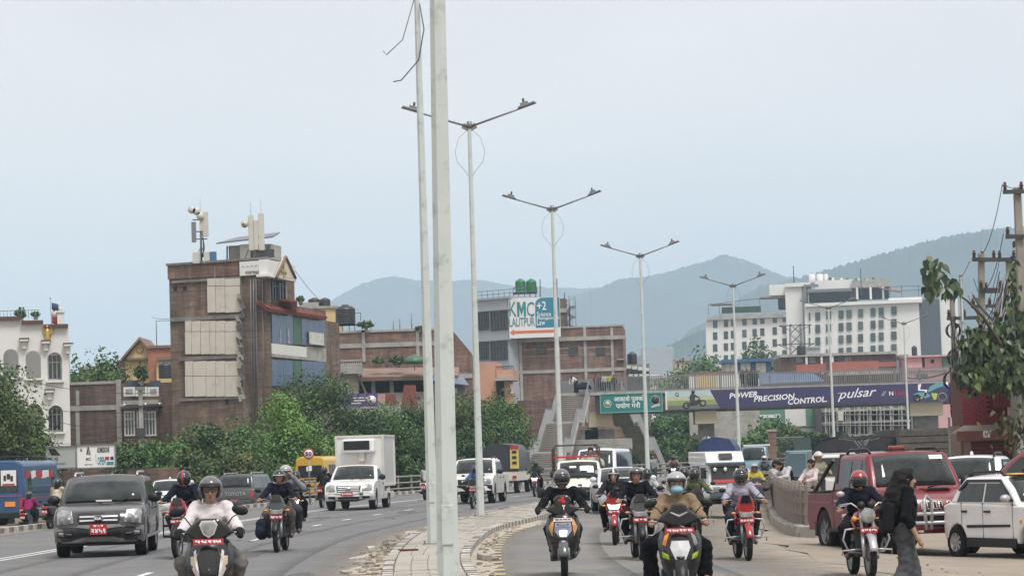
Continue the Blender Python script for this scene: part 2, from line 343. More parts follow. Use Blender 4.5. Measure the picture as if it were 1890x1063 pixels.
drift('sand_drift', MR, 1, .42, SAND, 20, 72)
# ---------------------------------------------------------------- median: kerb stones and pavers, one by one
PAV=[mat('paver_%s'%k, c, .92, var=.12, vs=2.5, bump=.3, bs=30, dirt=(.27, .245, .205), ds=3, dl=.58)for k, c in(('pale', (.34, .315, .275)), ('warm', (.31, .285, .245)), ('grey', (.36, .34, .3)))]
def frame_on(f, y, z):
 e=.05;t=Vector((f(y+e)-f(y-e), 2*e, 0)).normalized();return Matrix(((-t.y*-1, t.x, 0, f(y)), (-t.x, t.y, 0, y), (0, 0, 1, z), (0, 0, 0, 1)))
def median():
 top=MB();ys=np.linspace(12, 238, 120);vs=[];fs=[]
 for y in ys:vs+=[(ML(y)+.1, y, -.02), (ML(y)+.1, y, .095), (MR(y)-.1, y, .095), (MR(y)-.1, y, -.02)]
 for i in range(len(ys)-1):
  for k in range(3):fs.append((4*i+k, 4*i+k+1, 4*i+k+5, 4*i+k+4))
 root=top.add(vs, fs).build('median', SAND, kind='structure')
 kb=MB().box((0, 0, .065), (.16, .3, .17));kw=kb.build('kerb_stone', KW, root, bevel=.012)
 kd=link('kerb_stone', kw.data.copy(), root, bevel=.012);kd.data.materials[0]=KB
 first={0:kw, 1:kd};used={0:False, 1:False};n=0;rest=MB()
 for f, s in((ML, .08), (MR, -.08)):
  y=24.;k=0
  while y<236:
   M=frame_on(f, y, 0)@Matrix.Translation((s, 0, random.uniform(-.008, .008)))@Matrix.Rotation(random.uniform(-.03, .03), 4, 'Z')
   c=k%2
   if y<76:
    if used[c]:o=first[c].copy();COL.objects.link(o)
    else:o=first[c];used[c]=True
    o.matrix_basis=M;n+=1
   else:
    vs=[M@Vector(v)for v in((-.08, -.2, -.02), (.08, -.2, -.02), (.08, .2, -.02), (-.08, .2, -.02), (-.08, -.2, .15), (.08, -.2, .15), (.08, .2, .15), (-.08, .2, .15))]
    rest.add(vs, [(0, 3, 2, 1), (4, 5, 6, 7), (0, 1, 5, 4), (1, 2, 6, 5), (2, 3, 7, 6), (3, 0, 4, 7)], c)
   y+=.34 if y<76 else .42;k+=1
 rest.build('far_kerb_stones', [KW, KB], root, kind='stuff', fix=False)
 pm=[MB().box((0, 0, 0), (.205, .31, .05)).build('paver', m, root, bevel=.008, seg=1)for m in PAV]
 cnt=0;far=MB();usedp=set();rows=[]
 y=34.
 while y<110:
  a, b=ML(y)+.17, MR(y)-.17;nx=max(1, int((b-a)/.215));w=(b-a)/nx
  rows+=[(y+(.0 if i%2 else .0)+random.uniform(-.006, .006), a+(i+.5)*w, w)for i in range(nx)]
  y+=.322
 for(y, x, w)in rows:
  if .9<((y-39.6)/6.1)%1<.965:continue
  M=Matrix.Translation((x, y, .108+random.uniform(-.006, .005)))@Euler((random.uniform(-.015, .015), random.uniform(-.02, .02), random.uniform(-.03, .03))).to_matrix().to_4x4()@Matrix.Diagonal((w/.212, 1, 1, 1))
  c=random.choice((0, 0, 1, 2))
  if cnt<290 and y>38.5:
   if c in usedp:o=pm[c].copy();COL.objects.link(o)
   else:o=pm[c];usedp.add(c)
   o.matrix_basis=M;cnt+=1
  else:
   vs=[M@Vector(v)for v in((-.102, -.155, .025), (.102, -.155, .025), (.102, .155, .025), (-.102, .155, .025), (-.102, -.155, -.02), (.102, -.155, -.02), (.102, .155, -.02), (-.102, .155, -.02))]
   far.add(vs, [(0, 1, 2, 3), (0, 4, 5, 1), (1, 5, 6, 2), (2, 6, 7, 3), (3, 7, 4, 0)], c)
 far.build('far_pavers', PAV, root, kind='stuff', fix=False)
 return root
median()
def left_kerb():
 root=MB().add([], []).build('left_kerb', KG, kind='structure')
 a=MB().box((0, 0, -.14), (.2, .56, .62)).build('kerb_stone', KW, root, bevel=.015);b=link('kerb_stone', a.data.copy(), root, bevel=.015);b.data.materials[0]=KB
 y=70.;k=0;rest=MB()
 while y<236:
  M=frame_on(KL, y, 0)
  if y<150:
   o=(a, b)[k%2]if k<2 else(a, b)[k%2].copy()
   if k>=2:COL.objects.link(o)
   o.matrix_basis=M
  else:
   vs=[M@Vector(v)for v in((-.1, -.3, -.45), (.1, -.3, -.45), (.1, .3, -.45), (-.1, .3, -.45), (-.1, -.3, .17), (.1, -.3, .17), (.1, .3, .17), (-.1, .3, .17))]
   rest.add(vs, [(4, 5, 6, 7), (0, 1, 5, 4), (1, 2, 6, 5), (2, 3, 7, 6), (3, 0, 4, 7)], k%2)
  y+=.6;k+=1
 y=10.
 while y<70:
  M=frame_on(KL, y, 0);vs=[M@Vector(v)for v in((-.1, -.3, -.45), (.1, -.3, -.45), (.1, .3, -.45), (-.1, .3, -.45), (-.1, -.3, .17), (.1, -.3, .17), (.1, .3, .17), (-.1, .3, .17))]
  rest.add(vs, [(4, 5, 6, 7), (0, 1, 5, 4), (1, 2, 6, 5), (2, 3, 7, 6), (3, 0, 4, 7)], k%2);y+=.6;k+=1
 rest.build('far_kerb_stones', [KW, KB], root, kind='stuff', fix=False)
left_kerb()
def rubble(name, pts, seed, m, smin, smax):
 rng=random.Random(seed);b=MB()
 for(x, y, z)in pts:
  s=rng.uniform(smin, smax)*rng.uniform(.6, 1.2);vs=[]
  for i in range(8):vs.append(Vector(((i&1)-.5, ((i>>1)&1)-.5, ((i>>2)&1)-.5))*s+Vector([rng.uniform(-.2, .2)*s for _ in range(3)]))
  M=Matrix.Rotation(rng.uniform(0, 6), 3, 'Z');vs=[M@Vector((v.x*1.3, v.y, v.z*.7))+Vector((x, y, z+s*.25))for v in vs]
  b.add(vs, [(0, 2, 3, 1), (4, 5, 7, 6), (0, 1, 5, 4), (1, 3, 7, 5), (3, 2, 6, 7), (2, 0, 4, 6)], rng.randrange(2))
 return b.build(name, m, fix=False, kind='stuff')
rr=random.Random(5)
STN=[mat('stone_a', (.33, .28, .225), .95, var=.2, vs=6), mat('stone_b', (.22, .19, .16), .95, var=.2, vs=6)]
rubble('rubble', [(ML(y)-abs(rr.gauss(.12, .28)), y, 0)for y in[rr.uniform(34, 62)for _ in range(420)]], 1, STN, .02, .085)
rubble('rubble', [(MR(y)+abs(rr.gauss(.05, .2)), y, 0)for y in[rr.uniform(34, 66)for _ in range(180)]], 2, STN, .02, .07)
rubble('gravel', [(RR(y)+rr.uniform(-.9, 1.2), y, -.16)for y in[rr.uniform(36, 80)for _ in range(260)]], 3, STN, .012, .04)
def slab_pile():
 rng=random.Random(9)
 for i, y in enumerate((38.2, 40.2, 41.6, 43.6, 45.4, 47.4, 49.2, 51.2, 53., 55.2)):
  x=ML(y)-.28-.16*(i%3)
  o=MB().box((0, 0, 0), (rng.uniform(.14, .24), rng.uniform(.25, .42), .06)).build('broken_slab', [KG, KW][i in(5, 8)], bevel=.012)
  o.location=(x, y, .025);o.rotation_euler=(rng.uniform(-.1, .1), rng.uniform(-.12, .12), rng.uniform(-.6, .6))
  tag(o, 'broken concrete slab lying in the sand along the left edge of the median', 'slab', 'broken slabs beside the median')
slab_pile()
def road_litter():
 p=gnd(752, 1016, .13);b=MB()
 b.prism([(-.17, -.05), (-.05, -.075), (.02, -.03), (.19, -.06), (.2, .045), (.05, .03), (-.04, .06), (-.16, .04)], 0, .035, 'z')
 tag(b.build('cloth', mat('maroon_cloth', (.1, .03, .025), .95, var=.3, vs=14), bevel=.01, loc=p), 'crumpled maroon cloth lying on the paved median beside a lamp post', 'cloth')
 p=gnd(872, 1035, .0)
 b=MB();b.box((0, 0, .06), (.16, .3, .12), (.1, .05, .4));b.box((.16, .1, .03), (.1, .2, .05), (0, .2, -.7), 1)
 tag(b.build('concrete_lump', [KG, STN[1]], bevel=.015, loc=(p.x+.2, p.y, 0)), 'broken kerb lump in the gutter right of the median', 'rubble')
road_litter()
# ---------------------------------------------------------------- hills
HILL=mat('forest_hill', (.03, .05, .045), .95, var=.5, vs=.012)
def hill(name, pts, D, depth, m=HILL, seed=0, rough=1., base=-.9):
 """a ridge at distance D through skyline points, sloping to the valley in front and behind"""
 rng=np.random.RandomState(seed)
 n=520;pxs=np.array([p[0]for p in pts], float);pys=np.array([p[1]for p in pts], float)
 xs=np.linspace(pxs[0], pxs[-1], n);ph=rng.uniform(0, 6.28, 12);prof=[(-1., 0.), (-.72, .14), (-.46, .36), (-.24, .62), (-.1, .83), (-.03, .96), (0, 1.), (.05, .96), (.3, .6), (.8, .1), (1., 0.)]
 vs=[];k=len(prof)
 for i, px in enumerate(xs):
  py=np.interp(px, pxs, pys)
  P=at(px, py, D);h=max(P.z-base, 1)*min(1, i/40, (n-1-i)/40)+1
  tree=rng.uniform(-1, 1)*1.8*rough
  for j, (d, r)in enumerate(prof):
   g=sum(math.sin(px*(.011+.009*q)+ph[q]+d*3)for q in range(6))/6
   w=1-abs(r-.5)*2
   z=h*r+g*h*.13*w+(tree if .9<r else 0)
   y=D+d*depth+g*depth*.12*w;sc=y/D
   vs.append((P.x*sc, y, base-.5+max(z, 0 if r>0 else-2)))
 fs=[(i*k+j, (i+1)*k+j, (i+1)*k+j+1, i*k+j+1)for i in range(n-1)for j in range(k-1)]
 return MB().add(vs, fs, sm=True).build(name, m, kind='structure', fix=False)
hill('hills', [(-400, 760), (250, 700), (500, 640), (560, 590), (612, 556), (650, 532), (690, 516), (730, 511), (775, 518), (830, 519), (880, 517), (950, 528), (1030, 532), (1100, 532), (1250, 540), (1400, 570), (1600, 600), (1900, 600), (2300, 650)], 5200, 1500, seed=1)
hill('hills', [(900, 640), (1000, 575), (1060, 545), (1105, 533), (1140, 516), (1190, 512), (1250, 497), (1300, 483), (1335, 470), (1365, 477), (1400, 490), (1440, 508), (1500, 520), (1700, 540), (2000, 560), (2400, 640)], 4300, 1100, seed=2)
hill('hills', [(1150, 690), (1230, 640), (1290, 600), (1340, 570), (1400, 530), (1470, 514), (1540, 495), (1620, 472), (1700, 448), (1760, 434), (1830, 424), (1890, 419), (2000, 420), (2200, 440), (2600, 560)], 3000, 800, seed=3)
hill('hills', [(1080, 692), (1160, 665), (1230, 640), (1290, 612), (1350, 600), (1420, 610), (1500, 630), (1650, 660), (1800, 690)], 2100, 450, seed=4, rough=.6)
hz=MB().box((0, 4200, 247), (13000, 8600, 500)).build('haze', [], kind='stuff')
hm=bpy.data.materials.new('haze_air');hm.use_nodes=True;nt=hm.node_tree;nt.nodes.clear()
ho=nt.nodes.new('ShaderNodeOutputMaterial');pv=nt.nodes.new('ShaderNodeVolumePrincipled')
pv.inputs['Color'].default_value=(.64, .83, 1., 1);pv.inputs['Density'].default_value=.00025;pv.inputs['Anisotropy'].default_value=.0
nt.links.new(pv.outputs[0], ho.inputs['Volume']);hz.data.materials.append(hm)
# ---------------------------------------------------------------- street lamps
def lamp_post():
 r=thing('street_lamp', 'street lamp', 'street lamp')
 MB().tube([(0, 0, .0), (0, 0, 11.)], [.115, .055], 8, sm=False).build('pole', STEEL, r)
 MB().box((0, 0, .02), (.42, .42, .03)).box((.16, .16, .05), (.04, .04, .06)).box((-.16, .16, .05), (.04, .04, .06)).box((.16, -.16, .05), (.04, .04, .06)).box((-.16, -.16, .05), (.04, .04, .06)).build('base_plate', GREYM, r)
 MB().box((0, 0, -.06), (.62, .62, .16)).build('plinth', CONC, r, bevel=.02)
 MB().tube([(0, 0, 10.86), (0, 0, 11.06)], [.075, .075], 8).box((.1, 0, 10.9), (.2, .02, .16), (0, -.5, 0)).box((-.1, 0, 10.9), (.2, .02, .16), (0, .5, 0)).build('bracket', GREYM, r)
 for s in(-1, 1):
  MB().tube([(s*.05, 0, 10.92), (s*1.9, 0, 11.52)], [.032, .024], 6).build('arm', GREYM, r)
  h=MB().box((s*1.62, 0, 11.47), (.5, .2, .05), (0, -s*.31, 0)).box((s*1.56, 0, 11.5), (.24, .16, .1), (0, -s*.31, 0)).build('lamp_head', GREYM, r, bevel=.01)
  MB().box((s*1.62, 0, 11.434), (.34, .15, .012), (0, -s*.31, 0)).build('lens', LAMPG, h)
  MB().tube([(s*1.54, 0, 11.53), (s*1.53, 0, 11.66)], .035, 8).build('photocell', DARKM, h)
  MB().tube([(s*.08, -.02, 10.8), (s*.3, -.06, 10.6), (s*.42, -.05, 10.2), (s*.36, -.06, 9.9), (s*.14, -.1, 9.65), (s*.06, -.08, 9.5)], .006, 4).build('cable', DARKM, r)
 MB().box((0, -.1, 1.0), (.11, .03, .38)).build('access_cover', STEEL, r, bevel=.006)
 return r
lp=[(795, 50.3), (0, 73.4), (0, 99), (0, 124), (0, 149), (0, 176), (0, 202)]
lampx=[-.7, -1.66, -1.07, 1.62, 6.12, 12.55, 21.2, 30.08]
lampy=[25.2, 50.4, 73.4, 99, 124, 149, 176, 202]
ll=['nearest and widest pale grey lamp post rising through the whole picture', 'second pale lamp post, slim, rooted in the pavers just left of the widest post',
'double armed lamp post on a raised concrete plinth in front of the white pickup', 'double armed lamp post standing before the footbridge stairs', 'double armed lamp post crossing the green footbridge sign',
'double armed lamp post crossing the purple banner near the word POWER', 'slim double armed lamp post crossing the purple banner before the script word', 'farthest slim lamp post near the right end of the purple banner']
L0=lamp_post()
for i in range(8):
 o=L0 if i==0 else dup(L0)
 o.location=(lampx[i], lampy[i], .13);o['label']=ll[i];o['group']='double armed lamps along the median'
 e=.5;o.rotation_euler=(random.uniform(-.003, .003), .011 if i==0 else random.uniform(-.003, .003), -math.atan2(MC(lampy[i]+e)-MC(lampy[i]-e), 2*e)*.8+random.uniform(-.04, .04))
for _c in[c for c in COL.objects['street_lamp.001'].children if c.name.startswith('cable')]:bpy.data.objects.remove(_c)
MB().tube([(-.05, -.1, 10.5), (-.3, -.15, 9.7), (-.62, -.12, 9.42), (-.68, -.12, 9.5)], .009, 5).tube([(.05, -.1, 10.4), (.12, -.14, 9.9), (.0, -.16, 9.3), (-.35, -.12, 8.92), (-.5, -.12, 8.9)], .012, 5).build('loose_cable', DARKM, COL.objects['street_lamp.001'])
MB().box((.55, -.12, -.04), (1.05, .34, .13), (0, .05, .1)).build('kerb_block', KG, COL.objects['street_lamp.002'], bevel=.015)
# ---------------------------------------------------------------- buildings
BR_RED=brickmat('brick_red', (.2, .085, .06), (.26, .125, .088), (.25, .215, .185), dirt=(.22, .175, .145), dl=.5)
BR_DARK=brickmat('brick_dark', (.13, .07, .052), (.2, .105, .075), (.17, .145, .125), dirt=(.13, .1, .085), dl=.5)
BR_TALL=brickmat('brick_old', (.17, .105, .075), (.245, .15, .105), (.22, .18, .145), dirt=(.17, .14, .115), dl=.5)
PLW=mat('white_plaster', (.66, .66, .63), .85, var=.06, vs=.7, dirt=(.42, .41, .38), ds=.7, dl=.62)
PLW2=mat('hotel_white', (.72, .71, .69), .8, var=.05, vs=.15, dirt=(.55, .53, .5), ds=.12, dl=.62)
PLY=mat('yellow_plaster', (.56, .44, .22), .85, var=.1, vs=.6)
PLO=mat('orange_plaster', (.5, .27, .19), .85, var=.08, vs=.6, dirt=(.38, .24, .18), ds=.8, dl=.6)
PLP=mat('pink_plaster', (.55, .32, .33), .85, var=.12, vs=.5)
PLG=mat('grey_plaster', (.34, .37, .41), .8, var=.06, vs=.5)
REDR=mat('red_tile', (.2, .06, .045), .75, var=.3, vs=3, bump=.3, bs=9)
REDP=mat('red_panel', (.33, .1, .075), .7, var=.12, vs=.7)
BLUEG=mat('blue_sheet', (.045, .075, .15), .25, var=.25, vs=.9, spec=.6)
GREENS=mat('green_sheet', (.04, .12, .06), .5, var=.2, vs=1.2)
PANEL=mat('cladding_panel', (.56, .53, .46), .7, var=.07, vs=.8, dirt=(.4, .37, .31), ds=1.1, dl=.6)
SIGNW=mat('sign_white', (.7, .7, .69), .5, var=.03, vs=2)
TEAL=mat('sign_teal', (.02, .22, .25), .5)
BLU=mat('sign_blue', (.03, .2, .3), .5)
ORA=mat('sign_orange', (.6, .16, .07), .5)
ROOFB=mat('roof_brown', (.2, .13, .1), .8, var=.2, vs=1)
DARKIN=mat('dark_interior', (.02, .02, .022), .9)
TANKB=mat('tank_black', (.025, .027, .03), .45)
TANKG=mat('tank_green', (.02, .15, .06), .45)
GOLD=mat('gold_paint', (.5, .34, .08), .4, .3)
HGLASS=mat('hotel_glass', (.024, .045, .042), .25, var=.35, vs=.3, spec=.6)
HBLIND=mat('hotel_blind', (.075, .09, .085), .4)
TINR=mat('tin_roof', (.17, .18, .18), .6, var=.15, vs=1.5)
BLUER=mat('blue_roof', (.05, .12, .25), .5, var=.15, vs=1)
def lerp(a, b, t):return a+(b-a)*t
class Fac:
 def __init__(s, px, Y, rz=0., base=-.9):
  p=at(px, 845, Y);s.O=Vector((p.x, p.y, base));s.rz=rz
  s.M=Matrix.Translation(s.O)@Matrix.Rotation(rz, 4, 'Z');s.I=s.M.inverted()
 def q(s, px, py, dy=0.):
  o=s.I@Vector((0, 0, EYE));d=s.I.to_3x3()@ray(px, py);t=(dy-o.y)/d.y;p=o+d*t
  return p.x, p.z
 def r(s, a, b, c, d, dy=0.):
  m, n=(a+c)/2, (b+d)/2
  return s.q(a, n, dy)[0], s.q(c, n, dy)[0], s.q(m, d, dy)[1], s.q(m, b, dy)[1]
 def box(s, mb, a, b, c, d, y0, y1, mi=0, base=False):
  x0, x1, z0, z1=s.r(a, b, c, d, y0)
  if base:z0=0
  return mb.box(((x0+x1)/2, (y0+y1)/2, (z0+z1)/2), (x1-x0, y1-y0, z1-z0), None, mi)
 def thing(s, name, label, cat, group=None):s.root=thing(name, label, cat, s.O, s.rz, group);return s.root
 def part(s, mb, name, m, root=None, parent=None, **k):
  o=mb.build(name, m, parent or root or s.root, **k)
  if root is not None and root is not getattr(s, 'root', None):
   o.matrix_basis=(Matrix.Translation(root.location)@Matrix.Rotation(root.rotation_euler.z, 4, 'Z')).inverted()@s.M
  return o
 def prect(s, name, m, a, b, c, d, y0, y1, root=None, base=False, **k):
  return s.part(s.box(MB(), a, b, c, d, y0, y1, 0, base), name, m, root, **k)
 def window(s, a, b, c, d, root=None, frame=GREYM, glass=WGLASS, dep=.12, bars=(1, 1), y=0., fw=.06, panes=True):
  x0, x1, z0, z1=s.r(a, b, c, d, y);mb=MB();w, h=x1-x0, z1-z0
  for xx in(x0, x1):mb.box((xx, y-.02, (z0+z1)/2), (fw, dep, h+fw))
  for zz in(z0, z1):mb.box(((x0+x1)/2, y-.021, zz), (w-fw, dep, fw))
  for i in range(1, bars[0]+1):mb.box((x0+w*i/(bars[0]+1), y-.03, (z0+z1)/2), (fw*.7, dep*.6, h-fw))
  for i in range(1, bars[1]+1):mb.box(((x0+x1)/2, y-.031, z0+h*(i/(bars[1]+1)if bars[1]>1 else .7)), (w-fw, dep*.55, fw*.6))
  o=s.part(mb, 'window', frame, root)
  if panes:MB().box(((x0+x1)/2, y+.0, (z0+z1)/2), (w-fw, .03, h-fw)).build('pane', glass, o)
  return o
def tank(x, y, z, r, h, m, label, group=None):
 o=thing('water_tank', label, 'water tank', (x, y, z), 0, group)
 pr=[(0, 0), (r*.96, 0), (r, .05)];k=7
 for i in range(k):a=.05+(h*.8-.05)*i/k;b=(h*.8-.05)/k;pr+=[(r, a+b*.1), (r*1.03, a+b*.3), (r*1.03, a+b*.7), (r, a+b*.9)]
 pr+=[(r*.98, h*.82), (r*.75, h*.92), (r*.36, h*.96)]
 MB().lathe(pr, n=18).build('shell', m, o)
 MB().lathe([(r*.36, h*.94), (r*.36, h*1.02), (0, h*1.03)], n=14).build('lid', m, o)
 return o
def tank_at(px, py_base, Y, wpx, hpx, m, label, group=None):
 p=at(px, py_base, Y);s=Y/FPX
 return tank(p.x, p.y, p.z, wpx*s/2, hpx*s, m, label, group)
# --- white arcaded building, far left
def arcade():
 F=Fac(85, 165, R(8));rt=F.thing('white_building', 'white plastered building with arched balconies and stepped parapet at the left edge', 'building')
 top=[(-60, -3, 590), (-3, 41, 590), (41, 82, 597), (82, 124, 604)]
 w=MB();par=MB();ledge=MB()
 def bay(a, c, top_py, ax0, ax1, rows):
  x0, x1=F.q(a, 700)[0], F.q(c, 700)[0];zt=F.q((a+c)/2, top_py)[1]
  xa, xb=F.q(ax0, 700)[0], F.q(ax1, 700)[0];T=.35;zs=0.
  w.prism([(x0, 0), (xa, 0), (xa, zt), (x0, zt)], 0, T);w.prism([(xb, 0), (x1, 0), (x1, zt), (xb, zt)], 0, T)
  for(pt, pb)in rows:
   zb=F.q((ax0+ax1)/2, pb)[1];zc=F.q((ax0+ax1)/2, pt)[1];r=(xb-xa)/2;zp=zc-r
   w.prism([(xa, zs), (xb, zs), (xb, zb), (xa, zb)], 0, T)
   ledge.box(((xa+xb)/2, -.06, zb-.06), (xb-xa+.2, .3, .13));zs=zp
   arc=[(xa+r-r*math.cos(math.pi*t/12), zp+r*math.sin(math.pi*t/12))for t in range(13)]
   nxt=[q for q in rows if q[1]<pb];zn=F.q((ax0+ax1)/2, nxt[0][1])[1]-.0 if nxt else zt
   w.prism([(xa, zp)]+arc[1:-1]+[(xb, zp), (xb, zn), (xa, zn)], 0, T);zs=zn-.001
  par.box(((x0+x1)/2, -.03, zt+.09), (x1-x0-.02, .5, .2))
 rows=[(744, 800), (645, 698)]
 bay(-60, -3, 590, -45, -12, [(744, 800), (642, 694)]);bay(-3, 41, 590, 7, 35, [(744, 800), (644, 696)]);bay(41, 82, 597, 48, 76, [(744, 800), (647, 698)]);bay(82, 128, 604, 88, 115, [(748, 797), (650, 702)])
 F.part(w, 'arcade_wall', PLW);F.part(par, 'coping', mat('maroon_coping', (.1, .05, .045), .8));F.part(ledge, 'balcony_sill', PLW, kind='stuff')
 b=MB();x0=F.q(-60, 700)[0];x1=F.q(128, 700)[0];zt=F.q(100, 606)[1]
 b.box(((x0+x1)/2-.1, 5.2, zt/2-.2), (x1-x0-.2, 8, zt-.5));b.box((x1-.19, .8, zt/2-.1), (.3, 1.0, zt-.2));b.box((x0+.2, .8, zt/2), (.3, 1., zt-.2))
 for pz in(705, 806):z=F.q(60, pz)[1];b.box(((x0+x1)/2, .9, z), (x1-x0-.8, 1.1, .22))
 F.part(b, 'rear_block', PLW)
 for(a, bb, c, d)in((89, 655, 113, 700), (89, 752, 113, 795)):F.window(a, bb, c, d, y=1.15, bars=(2, 1), fw=.09, frame=WHITE)
 for px, py in((45, 628), (85, 632), (126, 637), (92, 722)):
  x, z=F.q(px, py);m=MB();m.box((x, -.18, z), (.5, .5, .14));m.box((x, -.08, z-.3), (.26, .3, .46));m.box((x, -.15, z+.1), (.62, .6, .07), None, 1)
  F.part(m, 'corbel', [PLW, MATS['maroon_coping']])
 x, z=F.q(112, 597);m=MB();m.box((x, .3, z+.25), (.42, .42, .9));m.box((x, .3, z+.75), (.56, .56, .1));m.lathe([(.02, .8), (.1, .85), (.13, 1.), (.06, 1.1), (.1, 1.2), (.02, 1.35)], (x, .3, z), n=10)
 F.part(m, 'urn_post', PLW)
 x, z=F.q(88, 631);P=F.M@Vector((x, -.2, z));s=thing('golden_statue', 'small golden winged figure on a ledge of the white building', 'statue', P)
 MB().lathe([(.16, 0), (.2, .06), (.14, .3), (.17, .6), (.12, .78), (.05, .85)], n=10).ell((0, -.02, .95), (.09, .1, .12)).build('figure', GOLD, s)
 for sg in(-1, 1):MB().prism([(sg*.1, .45), (sg*.3, .55), (sg*.34, .95), (sg*.22, 1.08), (sg*.12, .78)], .06, .11).build('wing', GOLD, s)
 x, z=F.q(95, 598);P=F.M@Vector((x, .4, z));f=thing('flag', 'limp blue, white and red flag on a pole on the roof of the white building', 'flag', P)
 MB().tube([(0, 0, 0), (-.06, 0, 1.55)], .02, 6).lathe([(0, 1.75), (.05, 1.65), (.0, 1.55)], (-.06, 0, 0), n=8).build('flag_pole', GREYM, f)
 for i, (c, nm)in enumerate((((.05, .06, .13), 'dark_blue_cloth'), ((.6, .6, .6), 'white_cloth'), ((.4, .05, .04), 'red_cloth'))):
  vs=[];fs=[]
  for a in range(6):
   for k in range(3):u=a/5;vs.append((.02+u*.42, .05*math.sin(u*6+k), 1.38-i*.44-k*.22-.12*u))
  for a in range(5):
   for k in range(2):fs.append((a*3+k, a*3+k+1, a*3+k+4, a*3+k+3))
  o=MB().add(vs, fs, sm=True).build('flag_band', mat(nm, c, .9), f);o.modifiers.new('thick', 'SOLIDIFY').thickness=.01
 x0, z0=F.q(0, 588);x1=F.q(72, 588)[0];rl=MB()
 for i in range(12):u=x0+(x1-x0)*i/11;rl.tube([(u, .25, z0), (u, .25, z0+.5)], .015, 5)
 rl.tube([(x0, .25, z0+.5), (x1, .25, z0+.5)], .02, 5);F.part(rl, 'roof_railing', GREYM)
arcade()
# --- low dark brick building with white framed windows
def low_brick():
 F=Fac(130, 172, R(-3));F.thing('brick_building', 'low dark brick building with grey concrete bands and white framed windows', 'building')
 F.prect('wall', BR_DARK, 129, 708, 322, 900, 0, 7, base=True)
 m=MB();F.box(m, 128, 748, 222, 757, -.08, .05);F.box(m, 140, 757, 147, 830, -.05, .04);F.box(m, 215, 700, 224, 830, -.09, .06);F.box(m, 222, 744, 300, 750, -.25, .05);F.box(m, 127, 704, 220, 709, -.06, .3);F.box(m, 140, 720, 146, 748, -.05, .04)
 F.part(m, 'concrete_frame', CONC)
 m=MB();F.box(m, 229, 752, 292, 820, -.12, .04);F.part(m, 'bay_wall', BR_RED)
 for a, b, c, d in((231, 760, 248, 803), (254, 760, 270, 803), (270, 760, 287, 803)):F.window(a, b, c, d, frame=WHITE, y=-.13, bars=(2, 1), fw=.1)
 m=MB();F.box(m, 226, 738, 292, 746, -1.1, -.02);F.part(m, 'balcony_slab', CONC)
 for a, c in((228, 249), (250, 272), (273, 293)):
  m=MB();F.box(m, a, 714, c, 731, -1.1, -1.0);F.part(m, 'balcony_panel', WHITE)
  x0, x1, z0, z1=F.r(a+4, 717, c-4, 728, -1.1);g=MB()
  for i in range(4):g.box(((x0+x1)/2, -1.11, z0+(z1-z0)*(i+.5)/4), (x1-x0, .03, .05))
  F.part(g, 'lattice', CONC)
 for a, c in((236, 255), (277, 296)):m=MB();F.box(m, a, 702, c, 714, -.3, -.2);F.part(m, 'blue_sheet', mat('slate_blue', (.06, .09, .12), .6))
 Y=Fac(232, 200, R(0));Y.thing('yellow_building', 'yellow gabled building with a red brick bay behind the low brick building', 'building')
 x0, x1, z0, z1=Y.r(232, 662, 284, 720);xm=Y.q(259, 640)[0];zr=Y.q(259, 628)[1]
 Y.part(MB().prism([(x0, 0), (x1, 0), (x1, z1), (xm, zr), (x0, z1)], 0, 6), 'wall', PLY)
 Y.part(MB().prism([(x0-.3, z1-.15), (xm, zr+.02), (x1+.1, z1+.0), (x1+.1, z1+.15), (xm, zr+.25), (x0-.3, z1+.05)], -.4, 6), 'roof', ROOFB)
 m=MB();Y.box(m, 232, 660, 275, 664, -.5, -.02);Y.part(m, 'eave_slab', ROOFB)
 Y.prect('brick_bay', mat('salmon_wall', (.36, .15, .1), .85, var=.15, vs=2), 274, 640, 322, 720, -.8, 3, base=True)
 Y.prect('yellow_bay', PLY, 289, 664, 322, 720, -1.2, -.8, base=True)
 m=MB();Y.box(m, 272, 637, 322, 642, -1, 3.1);Y.box(m, 288, 658, 322, 664, -1.5, -.79);Y.part(m, 'coping', ROOFB)
 xo, zo=Y.q(258, 645);Y.part(MB().lathe([(.22, -.08), (.3, -.04), (.3, .02)], (xo, .0, zo), 'y', 14), 'round_vent', PLY)
 xq, zq=Y.q(286, 640);xe, ze=Y.q(316, 590);Y.part(MB().tube([(xq, 1, zq), (xq, 1, ze), (xe, 1, ze)], .035, 6), 'pipe_frame', GREYM)
 tank_at(306, 698, 196, 26, 30, TANKB, 'black ribbed water tank beside the yellow building')
 for px, py, w, Yd in((200, 720, 70, 205), ):
  S=Fac(145, 205);S.thing('brick_shed', 'red brick shed behind shrubs left of the yellow building', 'building');S.prect('wall', BR_RED, 148, 679, 232, 760, 0, 5, base=True)
  S.prect('coping', CONC, 147, 676, 233, 681, -.1, 5.1)
  S.prect('purple_screen', mat('plum_cloth', (.1, .035, .06), .9), 216, 664, 234, 700, -.4, -.3)
low_brick()
